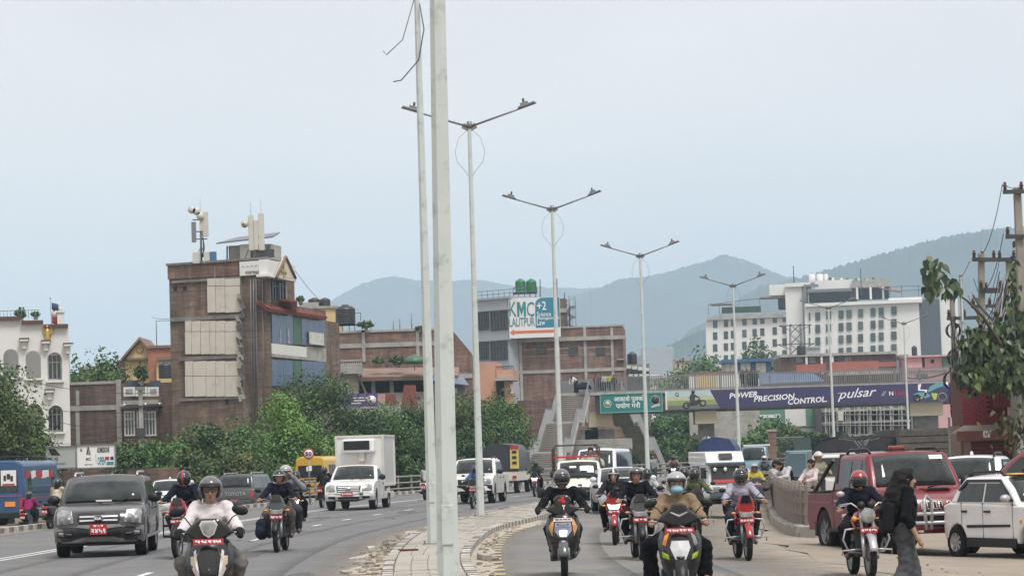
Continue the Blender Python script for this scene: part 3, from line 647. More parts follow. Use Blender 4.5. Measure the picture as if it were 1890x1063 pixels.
# --- tall brick building with antennas
def tall():
 a=math.atan2(-2.6, 5.76);L=Fac(500, 160, a);Rr=Fac(500, 160, math.atan2(15.1, 3.5))
 rt=L.thing('tall_brick_building', 'tall old brick building with white cladding panels and antennas on its roof', 'building')
 x0=L.q(314, 600)[0];zt=L.q(497, 478)[1]
 ca=L.q(500, 700)[0]
 L.part(MB().box((x0/2, .2, zt/2), (-x0, .4, zt)), 'front_wall', BR_TALL)
 bv=L.I@(Rr.M@Vector((15.5, 0, 0)));av=Vector((x0+.05, .1, 0));cv=Vector((-.12, .3, 0));dv=av+(bv-cv)*.95
 L.part(MB().prism([(cv.x, cv.y), (bv.x-.15, bv.y), (dv.x, dv.y), (av.x, av.y)], 0, Rr.q(545, 583)[1], 'z'), 'rear_block', BR_TALL)
 b2=cv+(bv-cv)*.38;d2=av+(bv-cv)*.38
 L.part(MB().prism([(cv.x, cv.y), (b2.x-.15, b2.y), (d2.x, d2.y), (av.x, av.y)], Rr.q(545, 583)[1], zt-.7, 'z'), 'upper_block', BR_TALL)
 m=MB();x0p, x1p, z0p, z1p=L.r(314, 488, 445, 513);m.box(((x0+x1p)/2-.02, -.03, (z0p+z1p)/2+.05), (x1p-x0+.04, .14, z1p-z0p));L.part(m, 'parapet_wall', BR_RED)
 m=MB();m.box((x0/2, .1, zt+.06), (-x0+.2, .6, .14));L.part(m, 'coping', CONCD)
 m=MB()
 for(p0, p1, p2, p3)in((314, 583, 450, 590), (330, 656, 450, 663), (330, 733, 446, 738), (316, 514, 445, 519)):L.box(m, p0, p1, p2, p3, -.12, .02)
 for px in(350, 395):L.box(m, px, 490, px+2, 515, -.12, -.1)
 for px in(446, 472):L.box(m, px, 510, px+3, 780, -.05, .02)
 L.part(m, 'concrete_band', CONCD)
 def pan(xs, ys):
  for i in range(len(xs)-1):
   for j in range(len(ys)-1):
    m=MB();L.box(m, xs[i]+.4, ys[j]+.4, xs[i+1]-.4, ys[j+1]-.4, -.17+random.uniform(-.01, .01), -.1);L.part(m, 'cladding_panel', PANEL, bevel=.01)
 pan([382, 398, 415, 443], [514, 528, 577]);pan([341, 353, 370, 387, 398, 415, 443], [592, 612, 654]);pan([341, 356, 380, 398, 415, 443], [666, 694, 732])
 m=MB()
 for px in(320, 338):L.box(m, px, 528, px+6, 537, -.02, .0)
 L.box(m, 416, 738, 421, 746, -.03, 0);L.part(m, 'wall_hole', DARKIN)
 m=MB();rng=random.Random(4)
 for i in range(26):
  x, z=L.q(446+rng.uniform(-3, 5), 545+i*7.6);s=rng.uniform(.12, .34)
  m.add([(x-s, -.2, z+s), (x+s*.5, -.32-rng.uniform(0, .2), z+s*.7), (x+s, -.24, z-s), (x-s*.4, -.2, z-s*1.3)], [(0, 1, 2, 3)], rng.randrange(2))
 o=L.part(m, 'torn_sheet', [PANEL, CONCD], kind='stuff');o.modifiers.new('thick', 'SOLIDIFY').thickness=.012
 m=MB()
 for px in(464, 469, 474, 486):m.tube([(L.q(px, 515)[0], -.1, L.q(px, 515)[1]), (L.q(px+3, 790)[0], -.1, L.q(px+3, 790)[1])], .035, 6)
 L.part(m, 'drain_pipe', GREYM)
 x0s, x1s, z0s, z1s=L.r(445, 482, 494, 508);m=MB().box(((x0s+x1s)/2, -.16, (z0s+z1s)/2), (x1s-x0s, .06, z1s-z0s));sg=L.part(m, 'sign_board', SIGNW)
 text('9709790607', .3, TXTB, ((x0s+x1s)/2, -.2, z0s+.14), rt, w=1.05)
 for u in range(5):o=L.part(MB().box((x0s+.25+u*.3, -.196, z0s+.55), (.2, .008, .035), (0, .5-u*.3, 0)), 'stroke', CONCD)
 G=Rr
 def gp(mb, *k):return G.box(mb, *k)
 m=MB();gp(m, 499, 512, 530, 560, .02, .7);G.part(m, 'top_room', mat('pale_pink_wall', (.55, .44, .42), .85, var=.06, vs=1), rt)
 for(b0, b1, b2, b3)in((501, 516, 511, 556), (514, 517, 525, 558)):G.window(b0, b1, b2, b3, rt, bars=(1, 1), fw=.12, frame=DARKM)
 m=MB();gp(m, 494, 484, 545, 512, -.45, .1);gp(m, 494, 511, 547, 515, -.6, .12);G.part(m, 'gable_parapet', PLW, rt)
 xa, za=G.q(505, 513, -.5);xb, zb=G.q(541, 514, -.5);xc, zc=G.q(523, 474, -.5)
 m=MB();m.prism([(xa, za), (xb, zb), (xc, zc)], -.62, -.5);G.part(m, 'gable', mat('cream_plaster', (.58, .53, .42), .8), rt)
 m=MB();m.tube([(xa, -.66, za), (xc, -.66, zc), (xb, -.66, zb)], .09, 6);G.part(m, 'gable_edge', mat('brown_trim', (.17, .12, .09), .8), rt)
 m=MB();xe, ze=G.q(523, 498, -.62)
 for k in range(3):t=2.09*k+1.57;m.lathe([(.1, -.02), (.14, -.02), (.14, .02), (.1, .02)], (xe+.26*math.cos(t)*1.6, -.66, ze+.26*math.sin(t)), 'y', 10)
 m.box((xe, -.66, ze+.15), (.1, .05, 1.3));m.box((xe, -.66, ze-.1), (1., .05, .1));G.part(m, 'emblem', GOLD, rt)
 m=MB();gp(m, 503, 566, 604, 800, .05, .4, 0);G.part(m, 'side_wall', BR_TALL, rt)
 xs=[502, 513, 519, 530, 541, 545]
 def strip(px0, px1, py0, py1, mm, nm):
  m=MB();gp(m, px0, py0, px1, py1, -.08, .02);G.part(m, nm, mm, rt)
 BG2=mat('blue_sheet_pale', (.1, .14, .22), .3)
 for px0, px1, mm in((502, 513, BLUEG), (513.3, 517, BG2), (517.3, 523, BLUEG), (523.3, 527, BG2), (527.3, 541, BLUEG), (542, 556, GREENS), (557, 567, BLUEG), (567.3, 578, BLUEG), (578.3, 589, BLUEG), (589.3, 600, BLUEG)):
  off=(px0-502)*.14;strip(px0, px1, 574+off*1.1, 634+off*.35, mm, 'blue_panel')
  strip(px0, px1, 664+off*.3, 712, [BLUEG, GREENS][px0==542], 'blue_panel')
 strip(502, 566, 637, 656, PLW, 'white_band');strip(566.5, 602, 641, 661, CONC, 'grey_band');strip(502, 602, 657.5, 663, CONC, 'ledge')
 for px in(514, 529):strip(px, px+5, 607, 634, SIGNW, 'small_sign')
 m=MB();gp(m, 573, 614, 598, 636, -.25, -.15);G.part(m, 'sign_board', mat('sign_cream', (.55, .56, .48), .6, var=.25, vs=2.5), rt)
 x0=G.q(500, 580, -.4)[0];x1=G.q(603, 580, -.4)[0];ze=G.q(506, 573, -.4)[1];zt2=G.q(500, 556)[1];xm=G.q(545, 580, -.4)[0];xn=G.q(553, 580, -.4)[0];xh=G.q(590, 570, .3)[0]
 m=MB()
 m.add([(x0, -.4, ze), (xm, -.4, ze), (xm-.3, .6, zt2), (x0+.4, .6, zt2)], [(0, 1, 2, 3)]);m.add([(xn, -.4, ze), (x1, -.4, ze), (xh, .6, zt2), (xn, .6, zt2)], [(0, 1, 2, 3)])
 o=G.part(m, 'tiled_roof', REDR, rt);o.modifiers.new('thick', 'SOLIDIFY').thickness=.16
 m=MB()
 for i in range(26):u=x0+(x1-x0)*i/25;m.tube([(u, -.42, ze+.05), (u+(-.1 if i>20 else .1), .55, zt2+.02)], .06, 5)
 G.part(m, 'roof_tiles', REDR, rt, kind='stuff')
 m=MB()
 for i in range(5):gp(m, 534+i, 553+i*4, 549, 557+i*4, -.75+i*.1, .5)
 G.part(m, 'stepped_gable', REDR, rt)
 S=Fac(412, 164, R(-12), base=L.M.translation.z);z0=zt
 m=MB();S.box(m, 422, 452, 500, 480, 0, 2.2);S.part(m, 'roof_room', CONC, rt)
 m=MB();S.box(m, 443, 451, 462, 480, -.06, 0.02);S.part(m, 'roof_door', WHITE, rt)
 m=MB();xa, za=S.q(405, 452);xb, zb=S.q(509, 440);m.add([(xa, -.6, za), (xb, -.6, zb), (xb-.4, 2.2, zb+.5), (xa+.5, 2.2, za+.55)], [(0, 1, 2, 3)])
 o=S.part(m, 'shelter_roof', TINR, rt);o.modifiers.new('thick', 'SOLIDIFY').thickness=.08
 m=MB()
 for px in(422, 498, 478):m.tube([(S.q(px, 455)[0], -.3, S.q(px, 455)[1]), (S.q(px, 484)[0], -.3, S.q(px, 484)[1])], .05, 6)
 S.part(m, 'shelter_post', DARKM, rt)
 def mast(px, py0, py1, lab):
  p=at(px, py0, 162);s=162/FPX;h=(py0-py1)*s;r=thing('antenna_mast', lab, 'antenna', p)
  MB().tube([(0, 0, -.3), (0, 0, h)], .07, 8).tube([(-.6, .3, -.2), (0, 0, 1.1)], .03, 5).tube([(.6, .3, -.2), (0, 0, 1.1)], .03, 5).tube([(0, 0, h), (0, 0, h+.8)], .012, 4).build('mast', GREYM, r)
  return r, s
 ANT=mat('antenna_shell', (.5, .49, .43), .5, var=.08, vs=2)
 r, s=mast(372, 487, 392, 'antenna mast with panel and round dishes on the left of the tall brick roof')
 for(dx, z0, z1, w)in((.32, 50, 96, .34), (-.42, 40, 78, .28), (.05, 60, 84, .2)):
  MB().box((dx, -.1, (z0+z1)/2*s), (w, .16, (z1-z0)*s)).build('panel_antenna', [ANT, GREYM][dx<0], r, bevel=.03)
 for(dx, z, ry)in((-.5, 100, .2), (.02, 88, -.1), (-.2, 97, .5)):MB().lathe([(0, .12), (.16, .08), (.24, -.06), (.24, -.1), (0, -.1)], (dx, -.2, z*s), 'y', 14).build('dish', ANT, r)
 for dx, z in((-.3, 82), (.1, 46), (.1, 60), (.15, 92)):MB().box((dx*.5, 0, z*s), (.7, .06, .06)).build('bracket', DARKM, r)
 for dx, c in((-.28, ANT), (.4, ANT), (.75, BLUER)):MB().box((dx, -.3, .35), (.42, .3, .7)).build('equipment_box', c, r, bevel=.02)
 for i in range(5):MB().tube([(.05+.03*i, -.12, .4), (.2+.05*math.sin(i), -.25, 1.), (.1, -.1, 1.6+.2*i)], .02, 4).build('cable', BLACK, r)
 r, s=mast(465, 480, 396, 'antenna mast carrying a horn loudspeaker and panel antennas above the white sign')
 MB().box((.0, -.1, 50*s), (.32, .2, 66*s)).build('panel_antenna', ANT, r, bevel=.03);MB().box((.3, -.14, 46*s), (.26, .16, 56*s)).build('panel_antenna', ANT, r, bevel=.03)
 MB().lathe([(.03, -.5), (.06, -.2), (.14, 0), (.23, .1), (.2, .1), (0, 0)], (-.36, -.45, 66*s), 'y', 14).build('horn_speaker', mat('cream_horn', (.5, .46, .33), .5), r).rotation_euler=(0, 0, .0)
 MB().box((-.18, -.1, 66*s), (.5, .05, .05)).build('bracket', DARKM, r)
 r, s=mast(484, 480, 392, 'single tall white panel antenna at the right of the tall brick roof')
 MB().box((0, -.1, 52*s), (.36, .22, 70*s)).build('panel_antenna', ANT, r, bevel=.04);MB().box((.2, 0, .4), (1.1, .2, .5)).build('equipment_box', DARKM, r)
tall()
# --- long brick building with a balcony below, yellow house and tanks behind
def longbrick():
 F=Fac(602, 200, R(0));rt=F.thing('long_brick_building', 'long orange brick building with concrete beams behind the lamp posts', 'building')
 x0, x1, z0, z1=F.r(602, 610, 836, 800);xr=F.q(872, 700)[0];zr=F.q(872, 652)[1];zz=F.q(836, 607)[1];za=F.q(602, 612)[1]
 F.part(MB().prism([(x0, 0), (xr, 0), (xr, zr), (x1, zz), (x0, za)], 0, 9), 'wall', BR_RED)
 m=MB();F.box(m, 602, 632, 836, 640, -.08, .04);
 for px in(618, 668, 768):F.box(m, px, 609, px+6, 668, -.1, .05)
 F.box(m, 834, 690, 872, 698, -.08, .04);F.box(m, 602, 608, 836, 612, -.1, .3);F.part(m, 'concrete_beam', CONC)
 for px, t in((726, 592), (738, 588), (760, 578), (767, 604)):x, z=F.q(px, 610);x2, z2=F.q(px, t);F.part(MB().tube([(x, .2, z-.2), (x, .2, z2)], .045, 5), 'roof_rod', GREYM)
 Y=Fac(590, 205);Y.thing('yellow_house', 'pale yellow house under round black tanks behind the red tiled roof', 'building')
 Y.prect('wall', PLY, 584, 568, 624, 640, 0, 5, base=True);Y.prect('wall', PLY, 560, 583, 585, 640, .3, 5, base=True);m=MB();Y.box(m, 560, 565, 622, 569, -.15, 5);Y.part(m, 'coping', CONC)
 Y.prect('parapet', CONC, 552, 558, 588, 567, .5, 1)
 g='black water tanks on the yellow house'
 tank_at(580, 568, 207, 22, 18, TANKB, 'left of the two low black tanks on the yellow house', g);tank_at(600, 568, 206, 20, 18, TANKB, 'right of the two low black tanks on the yellow house', g)
 tank_at(638, 600, 201, 36, 37, TANKB, 'large ribbed black water tank on a frame above the long brick wall')
 S=Fac(622, 201);S.thing('tank_stand', 'steel pipe frame under the large black tank', 'tank stand');m=MB()
 for px in(624, 632, 644, 654, 668, 684):x, z=S.q(px, 612);S.box(m, px, 600, px+1.2, 612, -.1, 0)
 S.box(m, 622, 599, 690, 601, -.1, .0);S.box(m, 655, 590, 656, 600, -.1, 0);S.box(m, 655, 577, 666, 578, -.1, 0);S.box(m, 665, 577, 666, 592, -.1, 0);S.part(m, 'pipe_frame', DARKM)
 tank_at(606, 660, 196, 15, 34, TANKB, 'tall black tank between the blue glass front and the balcony')
 B=Fac(605, 190, R(0));rb=B.thing('balcony_house', 'weathered house with a balustrade balcony and dark open hall under a brown roof', 'building')
 B.prect('wall', PANEL, 606, 690, 663, 800, 0, 5, base=True);m=MB();B.box(m, 603, 676, 668, 690, -1.2, 0.);B.box(m, 603, 664, 668, 667, -1.15, -.95);B.part(m, 'balcony_slab', CONC)
 x0, x1, z0, z1=B.r(604, 667, 668, 677, -1.1);m=MB()
 for i in range(16):
  x=x0+(x1-x0)*(i+.5)/16;MB().lathe([(.05, 0), (.1, (z1-z0)*.35), (.05, (z1-z0)*.6), (.07, z1-z0)], (x, -1.05, z0), n=8).build('baluster', CONC, rb)
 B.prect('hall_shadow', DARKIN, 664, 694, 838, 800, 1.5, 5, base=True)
 for px in(686, 720):B.prect('column', CONC, px, 692, px+7, 780, .3, .7)
 m=MB();xa, za=B.q(664, 690);xb, zb=B.q(846, 687);m.add([(xa, -.8, za-.25), (xb, -.8, zb-.25), (xb, 3, zb+.5), (xa, 3, za+.5)], [(0, 1, 2, 3)]);o=B.part(m, 'roof', ROOFB);o.modifiers.new('thick', 'SOLIDIFY').thickness=.3
 x, z=B.q(664, 698);x2, z2=B.q(677, 728);B.part(MB().tube([(x, -.2, z), (x2, -.3, z2)], .08, 6), 'brace', CONC)
 B.prect('lower_wall', CONC, 634, 724, 846, 800, -.1, .3, base=True)
 S=Fac(640, 186);S.thing('purple_banner', 'purple advertising banner under the balcony house', 'banner');S.prect('cloth', mat('purple_print', (.11, .065, .2), .6, var=.25, vs=3), 632, 726, 697, 751, 0, .03)
 for i in range(3):S.prect('print_line', SIGNW, 652-i*2, 733+i*5, 684-i*9, 735+i*5, -.012, 0)
 x, z=S.q(686, 738);S.part(MB().lathe([(.0, 0), (.32, 0), (.32, -.012), (0, -.012)], (x, 0, z), 'y', 14), 'print_disc', SIGNW)
 T=Fac(735, 184);T.thing('tiled_kiosk', 'small building with a steep red tiled roof among the shrubs', 'building')
 xa, za=T.q(738, 745);xb, zb=T.q(757, 745);xc, zc=T.q(748, 711);m=MB()
 m.prism([(0.1, za-.4), (1.3, za-.4), (1.15, zc), (.35, zc)], -.3, .2);xo=T.q(737, 730)[0]
 T.part(m, 'roof', REDR, loc=(xo, 0, 0));T.prect('wall', PLW, 737, 742, 770, 800, .1, 2, base=True);T.prect('side_gable', PLW, 758, 720, 766, 745, 0, 1.5)
 T.prect('tiled_wall', REDR, 711, 727, 730, 748, .1, 1.2);T.prect('poster', mat('pink_print', (.5, .28, .27), .7, var=.3, vs=6), 698, 727, 711, 741, -.05, 0)
 x, z=B.q(766, 664);P=B.M@Vector((x, -1, z));U=thing('parasol', 'dark green parasol on the roof terrace by the lamp post', 'parasol', P)
 MB().lathe([(0, .35), (.45, .22), (.75, -.05), (.8, -.3), (.7, -.3), (.4, .1), (0, .25)], n=14).build('canopy', GREENS, U);MB().tube([(0, 0, -.8), (0, 0, .3)], .03, 6).build('pole', GREYM, U)
 d=Fac(845, 188);d.thing('blue_awning_shed', 'small shed with a dark blue awning behind the widest lamp post', 'building');m=MB();xa, za=d.q(800, 700);xb, zb=d.q(866, 706);m.add([(xa, 1.5, za+.5), (xb-.4, 1.5, zb+.3), (xb, -1, zb-.3), (xa, -1, za-.2)], [(0, 1, 2, 3)]);o=d.part(m, 'awning', BLUEG);o.modifiers.new('thick', 'SOLIDIFY').thickness=.08
 d.prect('wall', CONCD, 800, 708, 860, 800, .2, 1.4, base=True);d.prect('window', WHITE, 838, 716, 844, 728, .1, .2)
longbrick()
# --- college building: grey block, brick wing, roof sign
def college():
 F=Fac(943, 255, R(-4));rt=F.thing('college_building', 'three storey brick building with concrete beams and small windows below the college roof sign', 'building')
 x0, x1, z0, z1=F.r(943, 604, 1152, 800);F.part(MB().box(((x0+x1)/2, 5, z1/2), (x1-x0, 10, z1)), 'wall', BR_RED)
 m=MB();F.box(m, 940, 622, 1155, 629, -.3, .04);F.box(m, 942, 681, 1155, 687, -.1, .05);F.box(m, 1030, 601, 1153, 604, -.08, .3)
 for px in(960, 1030, 1079, 1129):F.box(m, px, 604 if px>1000 else 625, px+5, 780, -.09, .06)
 F.box(m, 965, 642, 1128, 643.5, -.03, .02);F.box(m, 965, 655, 1128, 656, -.03, .02);F.part(m, 'concrete_beam', CONC)
 for px in(946, 992, 1051, 1101):F.window(px, 642, px+(15 if px>950 else 11), 653, bars=(1, 0), fw=.14, frame=DARKM)
 F.window(951, 699, 961, 709, bars=(1, 0), fw=.12, frame=DARKM)
 for py in(664, 706):m=MB();F.box(m, 1139, py-2, 1152, py, -.3, 1);F.part(m, 'balcony_slab', CONC)
 G=Fac(941, 253, R(26));G=Fac(943, 254.5, math.atan2(-9, -4.6)+math.pi);
 G=Fac(940, 254, R(-40));xg0=G.q(878, 620)[0]
 m=MB();xa, xb, za, zb=G.r(878, 552, 940, 800);m.box(((xa+xb)/2, 2, zb/2), (xb-xa, 4, zb));G.part(m, 'grey_wall', PLG, rt)
 m=MB();G.box(m, 877, 549, 941, 553, -.15, 4);G.box(m, 877, 571, 941, 573.5, -.12, .05);G.box(m, 877, 626, 941, 629, -.12, .05);G.part(m, 'cornice', PLG, rt)
 for a, c in((880, 902), (907, 936)):
  for t in(575, 630):G.window(a, t, c, t+33, rt, bars=(4, 1), fw=.16, frame=DARKM)
 m=MB();xa, za=G.q(878, 550);xb, zb=G.q(940, 548)
 for i in range(7):u=xa+(xb-xa)*i/6;m.tube([(u, .1, zb-.1), (u, .1, zb+.75)], .035, 5)
 for h in(.4, .75):m.tube([(xa, .1, zb+h), (xb+2, .1, zb+h)], .03, 5)
 G.part(m, 'roof_railing', GREYM, rt)
 m=MB();F.box(m, 1032, 551, 1045, 604, .2, 2.4);F.part(m, 'stair_tower', BR_TALL)
 F.prect('tower_band', CONC, 1031, 569, 1046, 577, .12, 2.5)
 F.prect('roof_room', BR_TALL, 938, 555, 1034, 604, 1.0, 7)
 sx, sz=F.q(1051, 604);hh=F.q(1051, 562)[1]-sz;m=MB();r=.62
 for i in range(22):t=i*.62;m.box((sx+r*.5*math.cos(t), 1.2+r*.5*math.sin(t), sz+hh*i/22), (r, .24, .05), (0, 0, t))
 m.tube([(sx, 1.2, sz), (sx, 1.2, sz+hh+.9)], .06, 6)
 m.tube([(sx+r*math.cos(i*.31), 1.2+r*math.sin(i*.31), sz+hh*i/44+.9)for i in range(45)], .03, 5)
 for i in range(22):t=i*.62;m.tube([(sx+r*math.cos(t), 1.2+r*math.sin(t), sz+hh*i/22), (sx+r*math.cos(t), 1.2+r*math.sin(t), sz+hh*i/22+.9)], .02, 4)
 F.part(m, 'spiral_stair', GREYM)
 S=Fac(940, 253.6, R(-4));sr=S.thing('college_sign', 'large white and blue KMC Lalitpur roof sign with an orange arrow', 'sign')
 x0, x1, z0, z1=S.r(939, 549, 1034, 623);S.part(MB().box(((x0+x1)/2, .1, (z0+z1)/2), (x1-x0, .12, z1-z0)), 'board', SIGNW)
 b0, b1, c0, c1=S.r(988, 549, 1033, 604);m=MB();rr_=.7
 m.prism([(b0, c0)]+[(b1, c0), (b1, c1)]+[(b0+rr_-rr_*math.sin(t*math.pi/12), c1-rr_+rr_*math.cos(t*math.pi/12))for t in range(7)], .02, .035);S.part(m, 'blue_field', BLU)
 def tx(body, a, b, c, d, m, sx=None, **k):
  u0, u1, w0, w1=S.r(a, b, c, d);h=w1-w0
  text(body, h*1.35, m, ((u0+u1)/2, .012, (w0+w1)/2), sr, w=u1-u0, h=h*(.8 if body=='Management'else 1), **k)
 tx('K', 940, 557, 953, 584, TEAL, bold=.004);tx('C', 972, 557, 986, 584, TEAL, bold=.004);u0, u1, w0, w1=S.r(954.5, 557, 970.5, 584)
 S.part(MB().prism([(lerp(u0, u1, a), lerp(w0, w1, b))for a, b in((0, 0), (0, 1), (.28, 1), (.5, .52), (.72, 1), (1, 1), (1, 0), (.76, 0), (.76, .58), (.5, .08), (.24, .58), (.24, 0))], .005, .035), 'letter', TEAL);tx('LALITPUR', 940, 586, 987, 602, TEAL, bold=.006)
 tx('+2', 991, 556, 1008, 572, TXTW, bold=.01);tx('Science', 991, 575, 1017, 584, TXTW, bold=.003);tx('Management', 991, 583, 1032, 592, TXTW, bold=.003);tx('Law', 991, 590, 1006, 600, TXTW, bold=.003)
 a0, a1, h0, h1=S.r(941, 606, 1024, 618);hm_=(h0+h1)/2
 S.part(MB().prism([(a0, hm_), (a0+.42, h1), (a0+.42, hm_+.13), (a1, hm_+.13), (a1, hm_-.13), (a0+.42, hm_-.13), (a0+.42, h0)], .02, .035), 'arrow', ORA)
 g='green water tanks above the college sign'
 tank_at(961, 540, 257, 19, 25, TANKG, 'left one of the paired green water tanks above the college sign', g);tank_at(981, 540, 257, 19, 25, TANKG, 'right one of the paired green water tanks above the college sign', g)
 T=Fac(950, 256);T.thing('tank_stand', 'tall steel stand carrying the two green tanks', 'tank stand');m=MB()
 for dy in(0, 1.4):
  for px in(948, 957, 968, 978, 989):m.tube([(T.q(px, 549)[0], dy, T.q(px, 560)[1]), (T.q(px, 541)[0], dy, T.q(px, 541)[1])], .04, 5)
  m.tube([(T.q(947, 541)[0], dy, T.q(947, 541)[1]), (T.q(991, 541)[0], dy, T.q(970, 540)[1])], .06, 5);m.tube([(T.q(947, 531)[0], dy-.3, T.q(970, 531)[1]), (T.q(991, 531)[0], dy-.3, T.q(970, 531)[1])], .03, 5)
  for px in(947, 991):m.tube([(T.q(px, 541)[0], dy-.3, T.q(970, 541)[1]), (T.q(px, 531)[0], dy-.3, T.q(970, 531)[1])], .03, 5)
 for px, t in((997, 515), (1028, 514), (1042, 540)):m.tube([(T.q(px, 560)[0], .3, T.q(px, 560)[1]), (T.q(px, t)[0], .3, T.q(px, t)[1])], .05, 5)
 T.part(m, 'steel_frame', DARKM, kind='stuff')
 O=Fac(884, 236, R(-6));O.thing('orange_house', 'salmon orange house with a barred veranda below the grey block', 'building')
 m=MB();O.box(m, 882, 668, 916, 800, 0, 6, 0, True);O.part(m, 'wall', PLO);m=MB();O.box(m, 916, 682, 947, 702, 0.01, 5);O.box(m, 932, 700, 947, 800, .01, 1., 0, True);O.part(m, 'upper_wall', PLO)
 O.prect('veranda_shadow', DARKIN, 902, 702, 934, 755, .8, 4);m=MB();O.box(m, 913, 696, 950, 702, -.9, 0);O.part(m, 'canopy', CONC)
 x0, x1, z0, z1=O.r(903, 703, 932, 748);m=MB()
 for i in range(9):u=x0+(x1-x0)*i/8;m.box((u, .2, (z0+z1)/2), (.05, .05, z1-z0))
 for t in(.0, .3, .95):m.box(((x0+x1)/2, .2, z0+(z1-z0)*t), (x1-x0, .06, .06))
 O.part(m, 'grille', DARKM);m=MB();x0, x1, z0, z1=O.r(914, 676, 947, 683)
 for i in range(12):u=x0+(x1-x0)*i/11;m.box((u, .2, (z0+z1)/2), (.05, .05, z1-z0))
 m.box(((x0+x1)/2, .2, z1), (x1-x0, .08, .08));O.part(m, 'roof_railing', DARKM);O.prect('meter_box', WHITE, 942, 708, 947, 726, -.12, -.02)
 O.prect('low_brick_wall', BR_RED, 955, 738, 1035, 800, 3, 3.5, base=True)
college()
# --- hotel
def hotel():
 A=Fac(1306, 640, R(-9));rt=A.thing('hotel', 'large white hotel with rows of dark green windows and roof terraces below the hills', 'hotel')
 def blk(F, a, b, c, d, y0, y1, m=PLW2, nm='wall', base=True):return F.prect(nm, m, a, b, c, d, y0, y1, rt, base=base)
 blk(A, 1305, 586, 1455, 760, 0, 18)
 m=MB();A.box(m, 1304, 582, 1456, 588, -.9, 18);A.box(m, 1326, 579, 1456, 582, -.3, 1.5);A.part(m, 'cornice', CONC)
 wx=[(1316, 1324), (1336, 1344), (1349, 1355), (1370, 1378), (1389, 1397), (1403, 1411), (1426, 1434), (1444, 1452)]
 def wins(F, cols, ys, dyx, h):
  for i, (a, c)in enumerate(cols):
   for y in ys:
    yy=y+dyx*(a-cols[0][0]);x0, x1, z0, z1=F.r(a, yy, c, yy+h);F.part(MB().box(((x0+x1)/2, -.02, (z0+z1)/2), (x1-x0, .14, z1-z0)), 'window', random.choice((HGLASS, HGLASS, HGLASS, HBLIND)), rt)
 wins(A, wx, [591, 613, 635, 657], -.085, 14)
 T=Fac(1453, 636, R(-9));T.prect('tower_wall', PLW2, 1453, 527, 1484, 760, 0, 14, rt, base=True);T.prect('tower_cap', PLW2, 1449, 522, 1494, 529, -.6, 12, rt)
 T.prect('tower_side', PLW2, 1483, 530, 1492, 760, .8, 12, rt, base=True)
 B=Fac(1488, 632, R(-9));bb=B.prect('wall', PLW2, 1488, 560, 1700, 760, .2, 18, rt, base=True)
 m=MB();B.box(m, 1486, 556, 1702, 562, -.9, 16);B.box(m, 1640, 549, 1702, 556, 0, 12);B.part(m, 'cornice', PLW2, rt)
 wins(B, [(1493, 1495.5), (1505, 1514), (1525, 1527.5), (1531, 1534), (1548, 1557), (1562.5, 1572), (1584, 1593), (1607, 1616), (1622, 1631), (1645, 1655)], [577, 600, 623, 646], -.075, 15)
 S=Fac(1700, 634, R(-9));S.prect('stair_glass', mat('slate_glass', (.06, .075, .095), .35, var=.15, vs=.2), 1700, 552, 1738, 760, 0, 8, rt, base=True);S.prect('wall', PLW2, 1738.5, 552, 1772, 760, .3, 12, rt, base=True);S.prect('edge_trim', CONCD, 1697, 552, 1700, 760, -.2, .3, rt, base=True)
 m=MB();C=Fac(1490, 634, R(-9));C.box(m, 1493, 536, 1580, 558, 2, 10);C.part(m, 'roof_restaurant', DARKIN, rt)
 m=MB();C.box(m, 1490, 533, 1572, 538, -1, 11);C.box(m, 1484, 525, 1488, 558, -1, 1);C.box(m, 1484, 525, 1510, 529, -1, 1);C.part(m, 'restaurant_roof', TINR, rt)
 m=MB();C.box(m, 1504, 517, 1574, 533, 3, 14);C.box(m, 1420, 525, 1452, 545, 3, 12);C.part(m, 'upper_wall', PLW2, rt)
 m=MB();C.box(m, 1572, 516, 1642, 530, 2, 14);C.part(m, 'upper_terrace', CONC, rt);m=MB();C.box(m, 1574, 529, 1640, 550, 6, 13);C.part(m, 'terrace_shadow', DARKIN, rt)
 for px in(1580, 1605, 1628):C.prect('terrace_column', PLW2, px, 529, px+4, 552, 2, 3, rt)
 m=MB();xa, za=C.q(1622, 532);xb, zb=C.q(1662, 541);m.add([(xa, 0, za), (xb, 0, zb), (xb, 7, zb+.8), (xa, 7, za+.8)], [(0, 1, 2, 3)]);o=C.part(m, 'terrace_awning', ROOFB, rt);o.modifiers.new('thick', 'SOLIDIFY').thickness=.2
 for a, c in((1491, 1503), (1505, 1518), (1519, 1527)):
  x0, x1, z0, z1=C.r(a, 503, c, 526);C.part(MB().lathe([(0, 0), ((x1-x0)/2, 0), ((x1-x0)/2, (z1-z0)*.93), ((x1-x0)*.3, z1-z0), (0, z1-z0)], ((x0+x1)/2, 6, z0), n=14), 'roof_tank', PLW2, rt)
 rng=random.Random(2)
 for i in range(16):px=1530+i*5.3;C.prect('roof_unit', [DARKM, PLW2, CONC][i%3], px, 519-rng.uniform(2, 7), px+4, 520, 5, 7, rt)
 m=MB()
 for F, pts in((A, [(1307, 577, 562), (1327, 575, 560), (1356, 571, 556), (1402, 567, 551), (1446, 563, 546)]), ):
  for px, b, t in pts:F.box(m, px, t, px+.9, b+5, 0, .15)
  for(p, q_)in zip(pts, pts[1:]):
   for k in(0, ):m.tube([(F.q(p[0], p[2])[0], .1, F.q(p[0], p[2])[1]), (F.q(q_[0], q_[2])[0], .1, F.q(q_[0], q_[2])[1])], .09, 4)
 A.part(m, 'terrace_railing', DARKM, rt)
